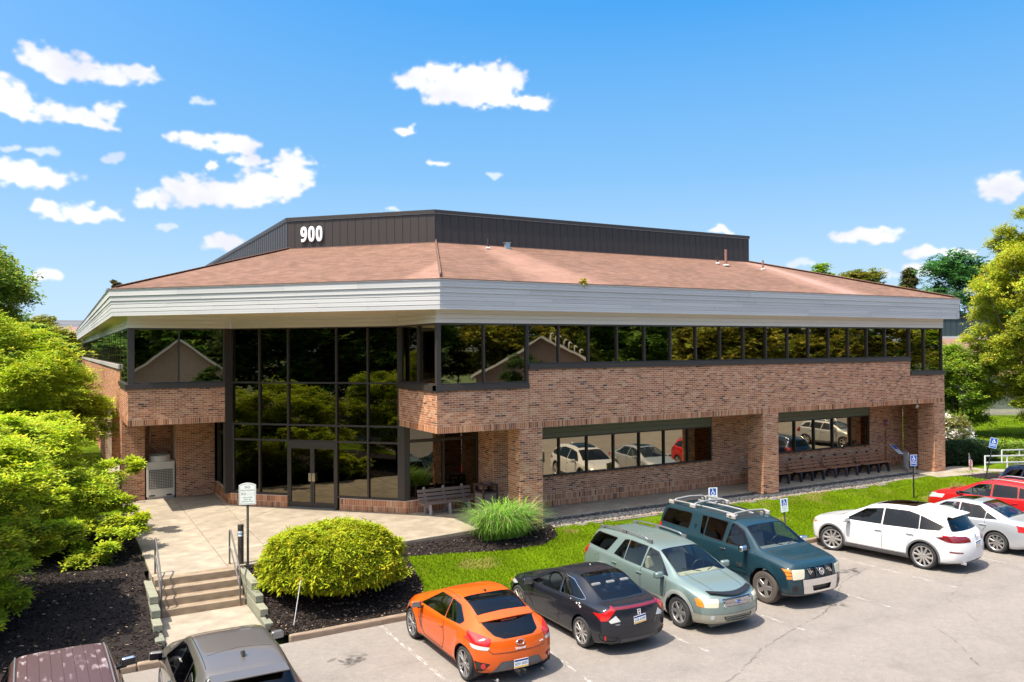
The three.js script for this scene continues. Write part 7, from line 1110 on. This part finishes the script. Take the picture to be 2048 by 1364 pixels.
// air-conditioning unit in its niche
{ const u = thing('air_conditioning_unit', 'cream air conditioning unit with wire grille standing in a brick niche', 'air conditioner', [3.33, 0, -33.5]), cr = mat(0.62, 0.57, 0.49, 0.6); part('casing', new RoundedBoxGeometry(0.98, 1.3, 0.8, 2, 0.015).translate(0, 0.73, 0), cr, u); part('fan_shroud', new THREE.CylinderGeometry(0.36, 0.38, 0.2, 32, 1, true).translate(0, 1.48, 0), mat(0.66, 0.6, 0.53, 0.6, { side: THREE.DoubleSide }), u); part('shroud_rim', new THREE.TorusGeometry(0.36, 0.015, 8, 32).rotateX(Math.PI / 2).translate(0, 1.58, 0), cr, u); part('fan', cyl(0.34, 0.34, 0.02, 24).translate(0, 1.42, 0), K.black, u); const gr = part('coil', gbox(0.84, 0.72, 0.02, 0, 0.74, 0.402), mat(0.06, 0.06, 0.062, 0.7), u); const wires = []; for (let i = 0; i <= 14; i++) wires.push(gbox(0.012, 0.72, 0.012, -0.42 + i * 0.06, 0.74, 0.418)); for (let i = 0; i <= 12; i++) wires.push(gbox(0.84, 0.012, 0.012, 0, 0.38 + i * 0.06, 0.42)); part('grille', mergeGeometries(wires), mat(0.5, 0.46, 0.4, 0.6), gr); for (const x of [-0.3, 0.3]) part('skid_slot', gbox(0.2, 0.05, 0.02, x, 0.13, 0.398), K.black, u); part('skid', gbox(0.94, 0.08, 0.76, 0, 0.04, 0), mat(0.4, 0.37, 0.33, 0.7), u); }
{ const p = thing('refrigerant_pipe', 'insulated pipe rising from the air conditioning unit', 'pipe', [0, 0, 0]); part('pipe_run', tube([[3.1, 3.0, -34.15], [3.05, 2.2, -34.15], [3.05, 1.95, -34.12], [3.3, 1.72, -33.95]], 0.05, 24, 10), mat(0.35, 0.25, 0.18, 0.7), p); part('pipe_clip', gbox(0.14, 0.03, 0.06, 3.06, 2.4, -34.2), galv, p); }
// bicycle rack and its notice
{ const r = thing('bicycle_rack', 'grey tubular bicycle rack in the corner of the covered walk', 'bicycle rack', [33.0, 0, -23.0], 0.75); const m = mat(0.4, 0.41, 0.44, 0.4, { metalness: 0.6 }); part('frame', tube([[-0.95, 0, 0.2], [-0.95, 0.5, 0.2], [-0.8, 0.55, 0], [-0.75, 0.85, 0], [0.75, 0.85, 0], [0.8, 0.55, 0], [0.95, 0.5, 0.2], [0.95, 0, 0.2]], 0.025, 80, 8), m, r); for (let i = -4; i <= 4; i++) part('bar', cyl(0.012, 0.012, 0.75, 8).translate(i * 0.16, 0.46, 0), m, r); part('base_rail', cyl(0.02, 0.02, 1.6, 8).rotateZ(Math.PI / 2).translate(0, 0.08, 0), m, r); }
{ const s = thing('tilted_notice', 'blue and white notice board leaning on top of the bicycle rack', 'sign', [32.5, 0.95, -23.1], 0.2); s.rotation.x = -0.9; part('board', gbox(0.42, 0.6, 0.015), mat(0.5, 0.52, 0.55, 0.4), s); part('board_face', new THREE.PlaneGeometry(0.4, 0.58).translate(0, 0, 0.011), new THREE.MeshStandardMaterial({ map: canvasTex(128, 192, (g) => { g.fillStyle = '#d8dde2'; g.fillRect(0, 0, 128, 192); g.fillStyle = '#1d4f9a'; g.fillRect(8, 8, 112, 92); g.fillStyle = '#3a6a8a'; for (let y = 114; y < 180; y += 14) g.fillRect(16, y, rr(60, 96), 5); }), roughness: 0.4 }), s); }
// wall fittings
for (const [x, y, z, l] of [[14.35, 2.78, -23.95, 'small white security camera under the soffit beside the first pier'], [33.1, 2.85, -22.5, 'small white security camera beside the end pier']]) { const c = thing('security_camera', l, 'camera', [x, y, z], 0.7, 'security cameras'); part('bracket', cyl(0.02, 0.02, 0.16, 10).translate(-0.06, 0.12, 0), K.white, c); part('housing', new RoundedBoxGeometry(0.3, 0.1, 0.11, 3, 0.03).rotateZ(-0.25), K.white, c); part('lens', cyl(0.035, 0.035, 0.02, 16).rotateZ(Math.PI / 2 - 0.25).translate(0.15, -0.04, 0), K.black, c); }
{ const a = thing('fire_alarm_bell', 'round red alarm bell on the brick wall with rust staining below', 'alarm bell', [33.25, 2.02, -24.16]); part('gong', new THREE.SphereGeometry(0.14, 24, 12, 0, Math.PI * 2, 0, Math.PI / 2).rotateX(Math.PI / 2).scale(1, 1, 0.6), mat(0.32, 0.1, 0.12, 0.45), a); part('gong_cap', cyl(0.04, 0.04, 0.03, 16).rotateX(Math.PI / 2).translate(0, 0, 0.09), mat(0.6, 0.5, 0.52, 0.5), a); part('back_plate', gbox(0.26, 0.26, 0.03, 0, 0, -0.01), mat(0.28, 0.1, 0.1, 0.6), a);
  const st = tex(64, 256, (x, y) => { const v = smooth(0.5, 0.15, Math.abs(x / 64 - 0.5) + (fbm(x / 10, y / 40, 3) - 0.5) * 0.3) * 0.6 * smooth(0.3, 0.5, fbm(x / 6, y / 60, 3)); return [v, v, v]; }, false); part('rust_stain', new THREE.PlaneGeometry(0.22, 1.7).translate(0, -1.0, -0.0345 + 0.002), new THREE.MeshStandardMaterial({ color: lin3(0.3, 0.13, 0.04), alphaMap: st, transparent: true, roughness: 0.95 }), a); }
// marker stake in the mulch, small flag, litter
{ const s = thing('marker_stake', 'thin white marker stake with red tip leaning in the mulch before the yew', 'stake', [4.62, -0.68, -18.45]); s.rotation.z = -0.16; part('rod', cyl(0.01, 0.01, 1.05, 8).translate(0, 0.52, 0), mat(0.75, 0.75, 0.73, 0.5), s); part('tip', cyl(0.012, 0.012, 0.06, 8).translate(0, 1.05, 0), mat(0.5, 0.05, 0.04, 0.5), s); }
{ const f = thing('small_flag', 'little striped flag on a stick in the mulch by the ramp', 'flag', [34.35, -0.15, -20.95]); part('stick', cyl(0.008, 0.008, 1.0, 6).translate(0, 0.5, 0), mat(0.4, 0.3, 0.15, 0.7), f); part('finial', new THREE.SphereGeometry(0.018, 8, 6).translate(0, 1.01, 0), mat(0.6, 0.45, 0.1, 0.4, { metalness: 0.6 }), f);
  const t = canvasTex(128, 96, (g) => { for (let i = 0; i < 13; i++) { g.fillStyle = i % 2 ? '#f4f2ee' : '#b3202c'; g.fillRect(0, i * 96 / 13, 128, 96 / 13 + 1); } g.fillStyle = '#24386e'; g.fillRect(0, 0, 52, 52); g.fillStyle = '#fff'; for (let y = 6; y < 50; y += 9) for (let x = 5; x < 50; x += 9) g.fillRect(x, y, 3, 3); });
  const g = new THREE.PlaneGeometry(0.36, 0.5, 10, 12), p = g.attributes.position; for (let i = 0; i < p.count; i++) { const x = p.getX(i) + 0.18, y = p.getY(i); p.setXYZ(i, x * 0.62 + Math.sin(y * 14) * 0.015, y - x * 1.0 + 0.05, Math.sin(x * 26) * 0.04); } g.computeVertexNormals(); part('cloth', g, new THREE.MeshStandardMaterial({ map: t, roughness: 0.8, side: THREE.DoubleSide }), f, [0, 0.72, 0]); }
// white ramp railings
const whiteMetal = mat(0.78, 0.78, 0.77, 0.45);
for (const [x0, z0, x1, z1, l, y] of [[35.8, -21.1, 44.5, -20.3, 'white pipe railing on the car park side of the ramp', -0.1], [39.2, -22.3, 48, -22.3, 'white pipe railing on the bank side of the ramp', -0.2]]) {
  const r = thing('ramp_railing', l, 'railing', [0, 0, 0], 0, 'white railings along the ramp'), n = 6, py = (k) => y - 0.06 * k * 1.2;
  for (let k = 0; k <= n; k++) part('post', gbox(0.05, 0.76, 0.05, lerp(x0, x1, k / n), py(k) + 0.38, lerp(z0, z1, k / n)), whiteMetal, r);
  for (const h of [0.74, 0.45, 0.08]) { const a = new V3(x0, y + h, z0), b = new V3(x1, py(n) + h, z1), L = a.distanceTo(b), g = new THREE.BoxGeometry(0.05, 0.05, L); g.applyQuaternion(new THREE.Quaternion().setFromUnitVectors(new V3(0, 0, 1), b.clone().sub(a).normalize())); const c = a.lerp(b, 0.5); g.translate(c.x, c.y, c.z); part('rail', g, whiteMetal, r); }
}
{ const p = thing('weed_tuft', 'small yellow weed growing in the gutter on the long side', 'weed', [14.75, 7.62, -21.62]); p.add(stuff('foliage', null, null, LEAF.tiny, plainLeaf, Array.from({ length: 22 }, () => [gauss() * 0.05, Math.abs(gauss()) * 0.08, gauss() * 0.04]), (it, d) => { d.position.set(...it); d.rotation.set(gauss(), rnd() * 6, gauss()); d.scale.set(2, 2.5, 2); }, (it, c) => c.setRGB(0.4, 0.36, 0.03))); part('stem', cyl(0.006, 0.01, 0.2, 6).translate(0, 0.08, 0), mat(0.2, 0.2, 0.05, 0.9), p); }
// ================================================================ neighbouring buildings
const shingleFar = mat(0.36, 0.22, 0.185, 0.95, { map: clone(grainTex, 1, 1) }), stucco = mat(0.55, 0.5, 0.4, 0.9, { map: clone(grainTex, 0.5, 0.5) }), farGlass = new THREE.MeshStandardMaterial({ color: lin3(0.2, 0.19, 0.17), metalness: 1, roughness: 0.05 });
const prism = (pts, len) => new THREE.ExtrudeGeometry(new THREE.Shape(pts.map(([x, y]) => new THREE.Vector2(x, y))), { depth: len, bevelEnabled: false });
{ const b = thing('neighbour_block', 'neighbouring brick office block with brown roof seen past the sunlit wing', 'building', [0, 0, 0]); const z = -113;   // faces the camera, runs off behind the trees
  part('wall', bx(-30, 14, -0.2, 2.9, z - 10, z), mat(0.3, 0.17, 0.12, 0.9, { map: clone(grainTex, 0.5, 0.5) }), b); part('upper_wall', bx(-30, 14, 4.3, 4.9, z - 10, z), mat(0.4, 0.2, 0.15, 0.9), b); part('upper_roof_band', bx(-30.5, 14, 2.9, 4.4, z - 10.4, z + 0.4), shingleFar, b);
  part('window_band', bx(-30, 14, 4.9, 6.2, z - 9.9, z - 0.1), farGlass, b); for (let x = -29; x < 14; x += 1.4) part('mullion', bx(x, x + 0.08, 4.9, 6.2, z - 0.1, z + 0.02), M.bronze, b); part('fascia', bx(-30.8, 14, 6.2, 6.9, z - 10.5, z + 0.5), M.fascia2, b); part('roof', (() => { const g = prism([[0, 0], [6, 1.9], [6, 0]], 45); g.rotateY(Math.PI / 2); return g.translate(-31, 6.9, z + 0.6); })(), shingleFar, b); part('roof_screen', bx(-24, 14, 8.6, 9.6, z - 5.6, z - 5.2), M.fascia, b); }
{ const a = thing('annexe', 'stucco annexe with tan shingle roof and green metal screen beyond the benches', 'building', [58, -0.2, -42], -0.5); part('wall', bx(-4, 30, 0, 3.4, -14, 0), stucco, a); part('roof', (() => { const g = prism([[-0.8, 0], [5.0, 3.1], [5.0, 0]], 36); g.rotateY(Math.PI / 2); return g.translate(-5, 3.3, 0); })(), dull(0.32, 0.195, 0.155, 0.95, { map: clone(grainTex, 1, 1) }), a);
  part('screen_base', bx(-5, 30, 6.2, 6.55, -6, -4.9), mat(0.4, 0.4, 0.4, 0.7), a); for (let x = -5; x < 29; x += 0.5) part('metal_panel', bx(x, x + 0.47, 6.55, 8.1, -6, -5.0), mat(0.05, 0.075, 0.085, 0.4, { metalness: 0.3 }), a); part('screen_cap', bx(-5.1, 30, 8.1, 8.25, -6.1, -4.9), M.parapet, a); for (let x = 0; x < 28; x += 5) { const w = part('window', bx(x, x + 1.6, 0.9, 2.3, -0.1, 0.03), farGlass, a); part('frame', bx(x - 0.06, x + 1.66, 2.3, 2.38, -0.1, 0.06), M.bronze, w); } }
// gabled houses across the car park, mirrored in the upper windows
for (const [x, z, w, l] of [[9.5, 17, 9, 'beige gabled house across the car park mirrored over the entrance side'], [37.5, 17, 12, 'brick gabled house with roof pipes across the car park']]) {
  const h = thing('gabled_house', l, 'house', [x, -0.85, z], x < 20 ? Math.PI + 0.12 : Math.PI + 0.55, 'gabled houses across the car park'), c = x < 20 ? mat(0.55, 0.45, 0.36, 0.9, { map: clone(grainTex, 0.5, 0.5) }) : mat(0.46, 0.33, 0.28, 0.9, { map: clone(grainTex, 0.5, 0.5) }), ev = 4.0, rg = 7.4, hw = w / 2;
  part('wall', prism([[-hw, 0], [hw, 0], [hw, ev], [0, rg - 0.15], [-hw, ev]], 14).translate(0, 0, -14), c, h);
  for (const s of [-1, 1]) { const L = Math.hypot(hw + 0.5, rg - ev + 0.3), g = new THREE.BoxGeometry(L, 0.12, 15); g.rotateZ(-s * Math.atan2(rg - ev, hw)).translate(s * (hw + 0.4) / 2, (rg + ev) / 2 - 0.05, -7.0); part('roof', g, shingleFar, h); const gb = new THREE.BoxGeometry(L, 0.2, 0.06).rotateZ(-s * Math.atan2(rg - ev, hw)).translate(s * (hw + 0.4) / 2, (rg + ev) / 2 - 0.1, 0.54); part('barge_board', gb, mat(0.7, 0.68, 0.64, 0.6), h); }
  if (x > 20) for (let k = 0; k < 6; k++) { const p = part('roof_pipe', tube([[-0.8 - k * 0.5, 6.7 - k * 0.36, -1.5 - k * 0.2], [-0.8 - k * 0.5, 7.6 - k * 0.3, -1.5 - k * 0.2], [-0.95 - k * 0.5, 7.75 - k * 0.3, -1.5 - k * 0.2], [-1.05 - k * 0.5, 7.6 - k * 0.3, -1.5 - k * 0.2]], 0.06, 16, 8), K.white, h); p.castShadow = true; }
  for (const wx of [-hw * 0.45, hw * 0.45]) { const wn = part('window', gbox(1.1, 1.3, 0.06, wx, 1.7, 0.02), farGlass, h); part('frame', gbox(1.25, 0.1, 0.08, wx, 2.4, 0.03), K.white, wn); }
}
console.log('objects done');
renderer.render(scene, camera);
